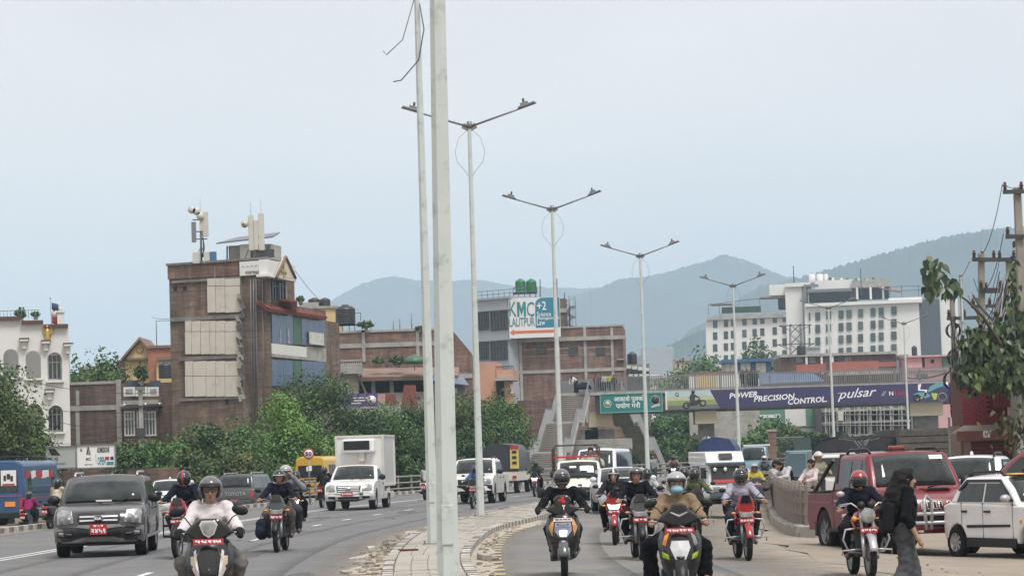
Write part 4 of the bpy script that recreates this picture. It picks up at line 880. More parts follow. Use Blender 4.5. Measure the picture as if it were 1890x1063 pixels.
 m=MB();xa, za=A.q(1310, 563);xb, zb=A.q(1350, 557);m.box(((xa+xb)/2, 3, za+.1), (xb-xa, 5, .25));xa, za=A.q(1402, 551);xb, zb=A.q(1453, 545);m.box(((xa+xb)/2, 3, za+.2), (xb-xa, 6, .3));A.part(m, 'terrace_roof', ROOFB, rt, kind='stuff')
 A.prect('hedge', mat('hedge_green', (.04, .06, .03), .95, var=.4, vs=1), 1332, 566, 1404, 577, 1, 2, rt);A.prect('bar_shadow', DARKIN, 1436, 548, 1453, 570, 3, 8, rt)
 m=MB()
 for px in(1642, 1664, 1695):C.box(m, px, 527, px+1, 552, -.5, -.3)
 for py in(528, 536):C.box(m, 1642, py, 1700, py+.8, -.5, -.35)
 C.part(m, 'terrace_railing', DARKM, rt)
 for px, t, b in((1465, 490, 522), (1590, 495, 545)):x, z=C.q(px, b);C.part(MB().tube([(x, 1, z), (x, 1, C.q(px, t)[1])], .12, 5), 'mast', DARKM, rt)
hotel()
# ---------------------------------------------------------------- footbridge
def footbridge():
 Y0=232.;F=Fac(1085, Y0, 0., base=-.2);rt=F.thing('footbridge', 'concrete pedestrian footbridge with stairs and grey railings crossing the road', 'footbridge')
 z_of=lambda px, py:F.q(px, py)[1]
 x_l=F.q(1100, 730)[0];x_r=F.q(1830, 720)[0];zd=z_of(1300, 718);zb=z_of(1300, 757)
 W=3.2
 F.part(MB().box(((x_l+x_r)/2, W/2, zd-.1), (x_r-x_l, W, .25)), 'deck', CONC)
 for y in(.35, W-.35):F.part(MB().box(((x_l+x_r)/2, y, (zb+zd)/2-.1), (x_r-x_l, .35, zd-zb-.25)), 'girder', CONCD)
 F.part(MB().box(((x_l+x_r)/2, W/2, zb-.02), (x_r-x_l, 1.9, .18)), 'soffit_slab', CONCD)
 zr=zd+1.3
 pk=MB().box((0, 0, 0), (.055, .03, 1.2)).build('picket', GREYM, rt);n=0;x=x_l+.15;far=MB()
 while x<x_r:
  o=pk if n==0 else pk.copy()
  if n:COL.objects.link(o)
  o.location=(x, .05, zd+.65);n+=1;far.box((x, W-.05, zd+.65), (.055, .03, 1.2));x+=.2
 F.part(far, 'far_pickets', GREYM, kind='stuff')
 for y in(.05, W-.05):
  F.part(MB().box(((x_l+x_r)/2, y, zr), (x_r-x_l, .07, .06)), 'handrail', GREYM);F.part(MB().box(((x_l+x_r)/2, y, zd+.1), (x_r-x_l, .05, .05)), 'bottom_rail', GREYM)
 po=MB().box((0, 0, 0), (.09, .09, 1.35)).build('rail_post', GREYM, rt);x=x_l;k=0
 while x<x_r:
  o=po if k==0 else po.copy()
  if k:COL.objects.link(o)
  o.location=(x, .02, zd+.65);x+=2.2;k+=1
 YC=mat('pier_cream', (.47, .42, .3), .85, var=.08, vs=1)
 for a, b, c, d in((1283, 757, 1323, 781), (1680, 741, 1741, 766)):
  x0, x1, z0, z1=F.r(a, b, c, d);F.part(MB().box(((x0+x1)/2, W/2-.1, (z0+z1)/2-.05), (x1-x0, W-.4, z1-z0)), 'pier_cap', YC, bevel=.04)
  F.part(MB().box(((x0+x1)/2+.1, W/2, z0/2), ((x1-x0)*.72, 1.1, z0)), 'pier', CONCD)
 lx0, lx1=F.q(1031, 735)[0], F.q(1112, 735)[0]
 F.part(MB().box(((lx0+lx1)/2+1.2, W/2-.2, zd-.12), (lx1-lx0+2.6, W+.4, .26)), 'landing', CONC)
 for y in(W+.05, ):F.part(MB().box(((lx0+lx1)/2, y, zd+.62), (lx1-lx0, .06, 1.25)), 'landing_panel', GREYM)
 F.part(MB().box((lx0, W/2, zd+.62), (.06, W, 1.25)), 'landing_panel', GREYM)
 for a, b, c, d, nm, mm in((1080, 787, 1104, 845, 'pier', CONC), (1140, 812, 1166, 850, 'pier', CONC), (1086, 760, 1131, 788, 'cap_beam', YC), (1064, 810, 1166, 829, 'tie_beam', CONC), (1094, 787, 1106, 870, 'pier', CONC), (1158, 810, 1167, 829, 'beam_end', YC), (1072, 792, 1136, 870, 'pier', CONCD)):
  x0, x1, z0, z1=F.r(a, b, c, d, .4);z0=0 if nm=='pier'else z0
  F.part(MB().box(((x0+x1)/2, 1.2 if nm=='pier'else 1.0+.004*a%.3, (z0+z1)/2), (x1-x0, .7 if nm=='pier'else 1.5, z1-z0)), nm, mm, bevel=.03)
 GP=mat('parapet_grey', (.36, .37, .37), .6, var=.12, vs=1.5)
 def stairs(x_top0, x_top1, y_top, sgn, shift, flare):
  nst=14;rise=(zd+.2)/(3*nst);tread=.285;y=y_top;z=zd;xo=0.
  st=None;par={0:[], 1:[]};top=[]
  wtop=x_top1-x_top0
  for fl in range(3):
   par[0].append((x_top0+xo-flare*abs(y-y_top), y, z));par[1].append((x_top1+xo+flare*abs(y-y_top), y, z))
   y0_, z0_, x0_=y, z, xo
   for k in range(nst):
    z-=rise;y+=sgn*tread;xo+=shift*tread;f=flare*abs(y-y_top);w=wtop+2*f
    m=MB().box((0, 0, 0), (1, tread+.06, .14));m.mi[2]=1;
    if st is None:st=m.build('step', [mat('stair_step', (.42, .4, .37), .9, var=.15, vs=2), mat('stair_riser_shaded', (.2, .18, .16), .9, var=.25, vs=2)], rt);o=st  # riser face coloured darker than the tread, step shading painted in
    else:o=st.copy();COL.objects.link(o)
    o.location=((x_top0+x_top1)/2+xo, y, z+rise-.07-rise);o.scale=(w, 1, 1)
   par[0].append((x_top0+xo-flare*abs(y-y_top), y, z));par[1].append((x_top1+xo+flare*abs(y-y_top), y, z))
   hw=wtop/2+flare*abs(y-y_top)-.06;cx0, cx1=(x_top0+x_top1)/2+x0_, (x_top0+x_top1)/2+xo
   vs=[(cx0-hw, y0_, z0_-.2), (cx0+hw, y0_, z0_-.2), (cx1+hw, y, z-.2), (cx1-hw, y, z-.2)];F.part(MB().add(vs+[(a, b, c-.22)for a, b, c in vs], [(0, 1, 2, 3), (4, 7, 6, 5), (0, 4, 5, 1), (1, 5, 6, 2), (2, 6, 7, 3), (3, 7, 4, 0)]), 'flight_slab', CONC)
   if fl<2:
    f=flare*abs(y-y_top)
    F.part(MB().box(((x_top0+x_top1)/2+xo+.25*(1 if shift>0 else-1), y+sgn*.75, z-.08), (wtop+2*f+.5, 1.6, .16)), 'stair_landing', CONC);y+=sgn*1.5;xo+=.5*(1 if shift>0 else-1)
  for i in(0, 1):
   p=par[i];m=MB();c=MB();so=MB()
   for a, b in zip(p, p[1:]):
    for s in(-.03, .03):pass
    vs=[(a[0]-.04, a[1], a[2]-.05), (a[0]+.04, a[1], a[2]-.05), (b[0]+.04, b[1], b[2]-.05), (b[0]-.04, b[1], b[2]-.05)]
    vs+=[(v[0], v[1], v[2]+1.1)for v in vs];m.add(vs, [(0, 1, 2, 3), (4, 7, 6, 5), (0, 4, 5, 1), (1, 5, 6, 2), (2, 6, 7, 3), (3, 7, 4, 0)])
    sv=[(v[0]*1, v[1], v[2]-.38)for v in vs[:4]]+[(v[0], v[1], v[2]-.02)for v in vs[:4]]
    sv=[(v[0]+(-.06 if k%4 in(0, 3)else .06), v[1], v[2])for k, v in enumerate(sv)]
    so.add(sv, [(0, 1, 2, 3), (4, 7, 6, 5), (0, 4, 5, 1), (1, 5, 6, 2), (2, 6, 7, 3), (3, 7, 4, 0)])
    c.tube([(a[0], a[1], a[2]+1.1), (b[0], b[1], b[2]+1.1)], .05, 6)
   F.part(m, 'stair_parapet', GP);F.part(c, 'stair_handrail', GREYM);F.part(so, 'stringer', CONC)
 stairs(F.q(1034, 735)[0], F.q(1088, 735)[0], 0., -1, -.2, .01)
 stairs(F.q(1118, 760)[0], F.q(1150, 760)[0], W, 1, .3, .0)
 S=Fac(1108, 231.6, 0.);sg=S.thing('green_sign', 'green Nepali sign with a round emblem hanging at the left end of the footbridge', 'sign')
 x0, x1, z0, z1=S.r(1108, 726, 1222, 760);SG=mat('sign_green', (.01, .17, .155), .5, var=.06, vs=2)
 S.part(MB().box(((x0+x1)/2, .03, (z0+z1)/2), (x1-x0, .06, z1-z0)), 'board', SG)
 m=MB();e=.07
 for zz in(z0, z1):m.box(((x0+x1)/2, .0, zz), (x1-x0+e, .1, e))
 for xx in(x0, x1):m.box((xx, .0, (z0+z1)/2), (e, .1, z1-z0-e))
 S.part(m, 'frame', mat('frame_green', (.2, .36, .32), .5))
 w=x1-x0;h=z1-z0
 text('आकाशे पुलको', .55, TXTW, (x0+w*.47, -.008, z0+h*.7), sg, w=w*.5, bold=.008)
 text('पयोग गरौ', .55, TXTW, (x0+w*.45, -.008, z0+h*.33), sg, w=w*.4, bold=.008)
 S.part(MB().box((x0+w*.287, -.005, z0+h*.27), (.16, .008, .05), (0, .6, 0)), 'letter_stroke', TXTW)
 EM=mat('emblem_grey', (.42, .45, .38), .6, var=.5, vs=5)
 S.part(MB().lathe([(.36, 0), (.36, -.012), (.29, -.012), (.29, 0)], (x0+w*.115, 0, z0+h*.48), 'y', 20).lathe([(.24, 0), (.24, -.012), (0, -.014)], (x0+w*.115, 0, z0+h*.48), 'y', 12), 'emblem', EM)
 S.part(MB().lathe([(.4, 0), (.4, -.01), (.0, -.012)], (x0+w*.89, 0, z0+h*.6), 'y', 18), 'emblem_disc', TXTB)
 S.part(MB().lathe([(.42, -.003), (.42, -.014), (.37, -.014), (.37, -.003)], (x0+w*.89, 0, z0+h*.6), 'y', 20), 'emblem_ring', EM)
 S.part(MB().prism([(x0+w*.82, z0+h*.18), (x0+w*.97, z0+h*.3), (x0+w*.97, z0+h*.4), (x0+w*.9, z0+h*.36), (x0+w*.82, z0+h*.28)], -.02, -.001), 'emblem_hand', mat('pale_print', (.5, .45, .45), .6))
 B=Fac(1232, 231.5, 0.);bn=B.thing('bridge_banner', 'long purple motorcycle advertising banner along the footbridge side', 'banner')
 def zz(px, t):a=B.q(px, 722-(px-1235)*.0312)[1];b=B.q(px, 756-(px-1235)*.0312)[1];return b+(a-b)*t
 xa, xb, xc=B.q(1231, 740)[0], B.q(1324, 740)[0], B.q(1775, 722)[0];zb_, zt_=zz(1400, 0), zz(1400, 1);H=zt_-zb_
 PUR=mat('banner_purple', (.035, .028, .1), .55, var=.08, vs=.6)
 sl=.7
 B.part(MB().prism([(xb-sl*.9, zt_), (xb+sl*.3, zb_), (xc, zb_), (xc, zt_)], 0, .05), 'purple_field', PUR)
 gx=lambda t:(xb-sl*.9)+(sl*1.2)*(1-t)
 for t0, t1, c, nm in((0, .22, (.13, .14, .14), 'printed_road'), (.22, .48, (.24, .3, .1), 'printed_grass'), (.48, .7, (.42, .46, .33), 'printed_haze'), (.7, 1, (.42, .52, .54), 'printed_sky')):
  B.part(MB().prism([(xa, zb_+H*t0), (gx(t0), zb_+H*t0), (gx(t1), zb_+H*t1), (xa, zb_+H*t1)], .0, .05), nm, mat(nm, c, .6, var=.12, vs=1.5))
 B.part(MB().box((xa-.06, .02, (zb_+zt_)/2), (.14, .1, H)), 'banner_edge', SIGNW)
 text('G', .5, TXTB, (xa+.9, -.008, zb_+H*.8), bn, bold=.01)
 cx, cz=xa+2.4, zb_;K=mat('print_black', (.02, .02, .022), .6);k=1.2
 def disc(x, z, r0, r1, m, nm):B.part(MB().lathe([(r1, -.004), (r1, -.012), (r0, -.012), (r0, -.004)], (x, 0, z), 'y', 20), nm, m)
 disc(cx-.72, cz+.32, .17, .3, K, 'printed_wheel');disc(cx+.75, cz+.5, .17, .3, K, 'printed_wheel');disc(cx+.75, cz+.5, .05, .09, EM, 'printed_hub')
 def flat(pts, m, nm, y0=-.012):B.part(MB().prism(pts, y0, -.002), nm, m)
 flat([(cx-.9, cz+.75), (cx-.3, cz+.6), (cx+.1, cz+.7), (cx+.5, cz+.95), (cx+.62, cz+.55), (cx+.35, cz+.4), (cx+.1, cz+.3), (cx-.4, cz+.32), (cx-.72, cz+.36), (cx-.4, cz+.55)], K, 'printed_bike', -.014)
 flat([(cx-.35, cz+.65), (cx-.42, cz+1.0), (cx-.3, cz+1.32), (cx-.02, cz+1.36), (cx+.3, cz+1.12), (cx+.5, cz+1.02), (cx+.46, cz+.94), (cx+.1, cz+1.05), (cx+.05, cz+.8), (cx+.3, cz+.75), (cx+.1, cz+.3), (cx-.05, cz+.3), (cx+.02, cz+.62)], mat('print_dark', (.03, .035, .045), .6), 'printed_rider', -.017)
 disc(cx-.08, cz+1.5, .0, .17, K, 'printed_helmet')
 for s, a, b, t in(('POWER.', 1346, 1401, .68), ('PRECISION.', 1391, 1469, .48), ('CONTROL.', 1454, 1526, .27)):
  x0, x1=B.q(a, 735)[0], B.q(b, 735)[0];text(s, .62, TXTW, ((x0+x1)/2, -.008, zb_+H*t), bn, shear=.2, w=x1-x0, h=.5, bold=.014, rot=(R(90), R(-2.5), 0))
 x0, x1=B.q(1545, 730)[0], B.q(1618, 730)[0];text('pulsar', 1.1, TXTW, ((x0+x1)/2, -.008, zb_+H*.52), bn, shear=.45, w=x1-x0, h=1.05, bold=.004, rot=(R(90), R(-3), 0))
 flat([(x0-.1, zb_+H*.6), (x0+.7, zb_+H*.66), (x0+.7, zb_+H*.61)], TXTW, 'swash')
 x0=B.q(1627, 728)[0];text('//', .55, EM, (x0+.15, -.008, zb_+H*.5), bn, shear=.3, bold=.01);text('N', .5, TXTW, (B.q(1645, 728)[0], -.008, zb_+H*.5), bn, bold=.01, w=.36)
 x0, x1=B.q(1651, 728)[0], B.q(1671, 728)[0];text('160', .5, mat('red_letter', (.35, .02, .03), .5), ((x0+x1)/2, -.008, zb_+H*.5), bn, w=x1-x0-.1, bold=.01)
 fr=MB()
 for t in(.3, .7):fr.box(((x0+x1)/2-.1, -.006, zb_+H*t), (x1-x0+.3, .008, .025))
 fr.box((x1+.08, -.006, zb_+H*.5), (.025, .008, H*.4));B.part(fr, 'letter_frame', MATS['red_letter'], kind='stuff')
 cx=B.q(1716, 725)[0];LIM=mat('print_lime', (.42, .5, .06), .6);SKY_=mat('print_blue', (.12, .3, .36), .6)
 disc(cx-1.15, cz+.35, .2, .33, K, 'printed_wheel');disc(cx+1.1, cz+.38, .2, .33, K, 'printed_wheel');disc(cx+1.1, cz+.38, .33, .36, EM, 'printed_rim')
 flat([(cx-1.5, cz+.7), (cx-.9, cz+.85), (cx-.3, cz+.82), (cx+.1, cz+.5), (cx-.4, cz+.3), (cx-.8, cz+.5)], SKY_, 'printed_tail');flat([(cx-1.2, cz+.2), (cx-.6, cz+.5), (cx-.5, cz+.42), (cx-1.05, cz+.12)], LIM, 'printed_stripe')
 flat([(cx+.1, cz+.75), (cx+.7, cz+.7), (cx+.55, cz+.2), (cx+.35, cz+.12)], LIM, 'printed_fairing');flat([(cx-.2, cz+.8), (cx-.0, cz+1.3), (cx+.6, cz+1.62), (cx+1.25, cz+1.6), (cx+1.2, cz+1.3), (cx+.6, cz+1.15), (cx+.1, cz+.9)], SKY_, 'printed_rider', -.016)
 flat([(cx-1., cz+1.55), (cx-.7, cz+1.58), (cx-.85, cz+1.1), (cx-.2, cz+1.05), (cx-.35, cz+.5), (cx-.5, cz+.5), (cx-.42, cz+.95), (cx-1.02, cz+1.0)], TXTW, 'printed_leg');disc(cx+1.5, cz+1.5, 0, .17, TXTW, 'printed_helmet');flat([(cx+1.15, cz+1.28), (cx+1.75, cz+1.4), (cx+1.75, cz+1.2), (cx+1.2, cz+1.15)], mat('print_royal', (.05, .08, .4), .6), 'printed_shoulder', -.015)
footbridge()
# ---------------------------------------------------------------- low buildings beyond the bridge
def beyond():
 F=Fac(1440, 330);F.thing('red_roofed_building', 'low brick building with a long rust red roof panel below the hotel', 'building')
 F.prect('wall', BR_DARK, 1442, 655, 1655, 760, 2, 12, base=True);m=MB();F.box(m, 1440, 651, 1657, 656, 1.6, 12);F.part(m, 'roof_slab', CONC)
 F.prect('red_panel', REDP, 1470, 672, 1524, 688, .3, .6);F.prect('red_panel', REDP, 1532, 667, 1622, 686, -.1, .4);F.prect('red_panel', REDP, 1622, 668, 1655, 676, -.1, .4)
 m=MB()
 for px in(1487, 1515, 1535):F.box(m, px, 657, px+4, 690, 1.7, 1.98)
 F.part(m, 'pilaster', PLW);m=MB();F.box(m, 1530, 685, 1660, 691, -1.5, 1);F.part(m, 'canopy', CONC)
 for a in(1470, 1495, 1560):F.window(a, 660, a+9, 668, y=1.95, fw=.12)
 F=Fac(1656, 335);F.thing('grey_tower_block', 'narrow grey block between the red roofed and the pink building', 'building');F.prect('wall', PLG, 1656, 657, 1676, 760, 0, 6, base=True);F.prect('cornice', CONC, 1655, 654, 1677, 658, -.2, 6)
 F=Fac(1678, 325);F.thing('pink_building', 'pink painted building behind the right end of the footbridge', 'building')
 F.prect('wall', PLP, 1674, 682, 1775, 760, 0, 9, base=True);F.prect('upper_wall', PLP, 1675, 657, 1702, 684, 1, 8);F.prect('upper_wall', PLP, 1707, 659, 1739, 680, 1.4, 8);F.prect('green_sheet', GREENS, 1740, 660, 1775, 678, 1, 4);F.prect('window', DARKIN, 1718, 664, 1724, 670, 1.3, 1.5);m=MB();F.box(m, 1673, 655, 1776, 658, .6, 9);F.box(m, 1673, 680, 1776, 683, -.2, 1);F.part(m, 'cornice', PLP, kind='stuff')
 F.prect('side_window', DARKIN, 1690, 690, 1712, 697, -.1, .1)
 tank_at(1688, 656, 328, 10, 18, TANKB, 'small black tank on the pink building')
 tank_at(1479, 655, 328, 16, 19, TANKB, 'black water tank on the low brick building below the hotel');
 F=Fac(1490, 330);F.thing('roof_shed', 'grey boxes on the low brick roof beside its black tank', 'roof unit');F.prect('box', PLG, 1489, 641, 1514, 656, 3, 6);F.prect('lid', CONC, 1488, 639, 1515, 642, 2.8, 6.1)
 F=Fac(1335, 300);F.thing('striped_shed', 'roof shed of white and blue panels under a blue roof by the purple banner', 'building');
 for i in range(9):F.prect('wall_panel', [PLW, PLW, BLUER][i%3], 1339+i*9.4, 669, 1347.6+i*9.4, 690, 0, .12)
 F.prect('rear_wall', PLG, 1339, 669, 1424, 760, .3, 5, base=True);m=MB();F.box(m, 1333, 662, 1427, 668, -.8, 5);F.part(m, 'roof', BLUER)
 F=Fac(1410, 280);F.thing('blue_roofed_shed', 'long shed with a sloping blue metal roof behind the bridge railing', 'building');m=MB();xa, za=F.q(1404, 696);xb, zb=F.q(1522, 690);m.add([(xa, 0, za-.9), (xb, 0, zb-.9), (xb-.5, 6, zb+.1), (xa+.4, 6, za+.4)], [(0, 1, 2, 3)]);o=F.part(m, 'roof', BLUER);o.modifiers.new('thick', 'SOLIDIFY').thickness=.15;F.prect('wall', PLG, 1408, 702, 1518, 780, .4, 5, base=True)
 F=Fac(1272, 262);F.thing('painted_wall', 'white wall with a broad ochre band behind the bridge railing', 'wall');F.prect('wall', PLW, 1272, 688, 1402, 730, 0, .3);F.prect('ochre_band', PLY, 1287, 690, 1322, 730, -.05, -.01);F.prect('coping', ROOFB, 1271, 685, 1403, 689, -.1, .4);F.prect('base_wall', CONC, 1272, 730, 1402, 800, .05, .3, base=True)
 F=Fac(1248, 420);F.thing('cream_tower_house', 'narrow cream house with small windows beside the round tree', 'building');F.prect('wall', mat('cream_wall', (.55, .45, .35), .85), 1247, 664, 1276, 760, 0, 6, base=True);F.prect('cornice', CONC, 1246, 661, 1277, 666, -.3, 6);
 for py in(671, 686):F.prect('window', DARKIN, 1250, py, 1253, py+6, -.03, .05)
 F=Fac(1190, 520);F.thing('pale_shed_roof', 'distant low building with a long pale roof beyond the bridge', 'building');F.prect('wall', PLW, 1190, 694, 1250, 760, 0, 10, base=True);F.prect('roof', SIGNW, 1188, 691, 1252, 697, -1, 11)
 F=Fac(1190, 900)
 F.thing('grey_apartment', 'far grey apartment building beside the lamp post above the bridge', 'building');F.prect('wall', PLG, 1190, 640, 1245, 760, 10, 30, base=True)
 C=Fac(1137, 268);C.thing('white_roof_house', 'house with white balcony frames behind the left end of the bridge', 'building');C.prect('wall', CONCD, 1138, 672, 1200, 760, 1, 6, base=True)
 for i in range(4):C.prect('balcony_front', PLW, 1156+i*11, 674+i*1.5, 1165+i*11, 680+i*1.5, -.3, .9);C.prect('balcony_front', PLW, 1160+i*10, 690, 1168+i*10, 695, -.5, .9);C.prect('window', WGLASS, 1158+i*10, 682, 1165+i*10, 689, .9, .99)
 C.prect('roof_room', PANEL, 1139, 650, 1153, 674, 0, 3);m=MB();x, z=C.q(1137, 650);x2, z2=C.q(1155, 652);m.add([(x, -.3, z-.1), (x2, -.3, z2-.1), ((x+x2)/2+.2, -.3, z+.5), (x, 3, z-.1), (x2, 3, z2-.1), ((x+x2)/2+.2, 3, z+.5)], [(0, 1, 2), (3, 5, 4), (0, 2, 5, 3), (1, 4, 5, 2), (0, 3, 4, 1)]);C.part(m, 'hip_roof', BLUEG);C.prect('window', WGLASS, 1140, 657, 1150, 668, -.05, .05)
 tank_at(1167, 672, 266, 18, 22, TANKB, 'black water tank at the left end of the footbridge')
 F=Fac(1340, 270);F.thing('billboards', 'row of white and green billboards seen below the bridge deck', 'billboard')
 F.prect('white_board', SIGNW, 1343, 756, 1381, 792, 0, .2);F.prect('red_strip', mat('red_print', (.38, .05, .04), .6, var=.2, vs=3), 1381.6, 756, 1395, 791, -.05, .2);GB=mat('green_board', (.12, .26, .18), .6, var=.1, vs=1)
 F.prect('green_board', GB, 1396, 754, 1452, 790, 0, .2);F.prect('white_board', SIGNW, 1449, 752, 1487, 786, -.1, -.02);F.prect('green_board', GB, 1486, 752, 1516, 787, 0, .2);F.prect('pale_stripe', SIGNW, 1396, 765, 1440, 771, -.04, -.01);F.prect('lower_wall', CONC, 1343, 788, 1516, 830, .25, .6, base=True)
 F.prect('banner_red', MATS['red_print'], 1462, 788, 1476, 797, -.2, -.1);F.prect('low_roof', CONC, 1478, 790, 1516, 800, -.6, 2)
 for px in(1352, 1400, 1446, 1484, 1512):F.part(MB().tube([(F.q(px, 790)[0], .3, 0), (F.q(px, 790)[0], .3, F.q(px, 756)[1])], .08, 6), 'billboard_post', GREYM)
 F=Fac(1520, 262);F.thing('scaffolded_building', 'grey unfinished building with scaffolding seen under the right half of the bridge', 'building')
 SC1=mat('grey_unfinished', (.13, .13, .14), .9, var=.35, vs=.7);F.prect('wall', SC1, 1517, 735, 1700, 860, 2, 9, base=True)
 for py in(754, 776, 800):F.prect('floor_slab', CONC, 1520, py, 1696, py+4, .2, 2.2)
 for i in range(9):F.prect('column', CONC, 1524+i*20, 735, 1528+i*20, 850, .6, 1.2, base=True);F.prect('opening', DARKIN, 1532+i*20, 761, 1540+i*20, 774, 1.92, 1.99)
 m=MB()
 for i in range(22):px=1521+i*8;m.tube([(F.q(px, 800)[0], -.2, 0), (F.q(px+random.uniform(-3, 3), 740)[0], -.2, F.q(px, 745)[1])], .035, 5)
 for py in(765, 785, 808):m.tube([(F.q(1518, py)[0], -.25, F.q(1518, py)[1]), (F.q(1690, py)[0], -.25, F.q(1690, py)[1])], .035, 5)
 F.part(m, 'scaffold', mat('scaffold_grey', (.3, .29, .27), .8), kind='stuff');F.prect('cream_notice', PANEL, 1547, 759, 1556, 776, -.4, -.3)
 F.prect('tin_fence', TINR, 1682, 766, 1700, 800, -1, -.9)
 P=Fac(1470, 420);P.thing('pylon', 'steel lattice power pylon standing in front of the hotel', 'pylon');m=MB();x0, z0=P.q(1470, 660);zt=P.q(1470, 598)[1];hw0, hw1=1.5, .8
 for sx in(-1, 1):
  for sy in(-1, 1):m.tube([(x0+sx*hw0, sy*hw0, 0), (x0+sx*hw1, sy*hw1, zt)], .08, 4)
 N=14
 for i in range(N):
  za, zb=zt*i/N, zt*(i+1)/N;wa, wb=hw0+(hw1-hw0)*i/N, hw0+(hw1-hw0)*(i+1)/N
  for sy in(-1, 1):m.tube([(x0-wa, sy*wa, za), (x0+wb, sy*wb, zb)], .05, 4);m.tube([(x0+wa, sy*wa, za), (x0-wb, sy*wb, zb)], .05, 4)
 P.part(m, 'lattice', DARKM)
 for dz, wd in((-.2, 2.6), (-3.2, 3.0)):
  m=MB();m.tube([(x0-wd, 0, zt+dz), (x0+wd, 0, zt+dz)], .1, 4)
  for k in(-1, 1):m.tube([(x0+k*wd, 0, zt+dz), (x0+k*.6, 0, zt+dz-.9)], .07, 4)
  P.part(m, 'crossarm', DARKM)
beyond()
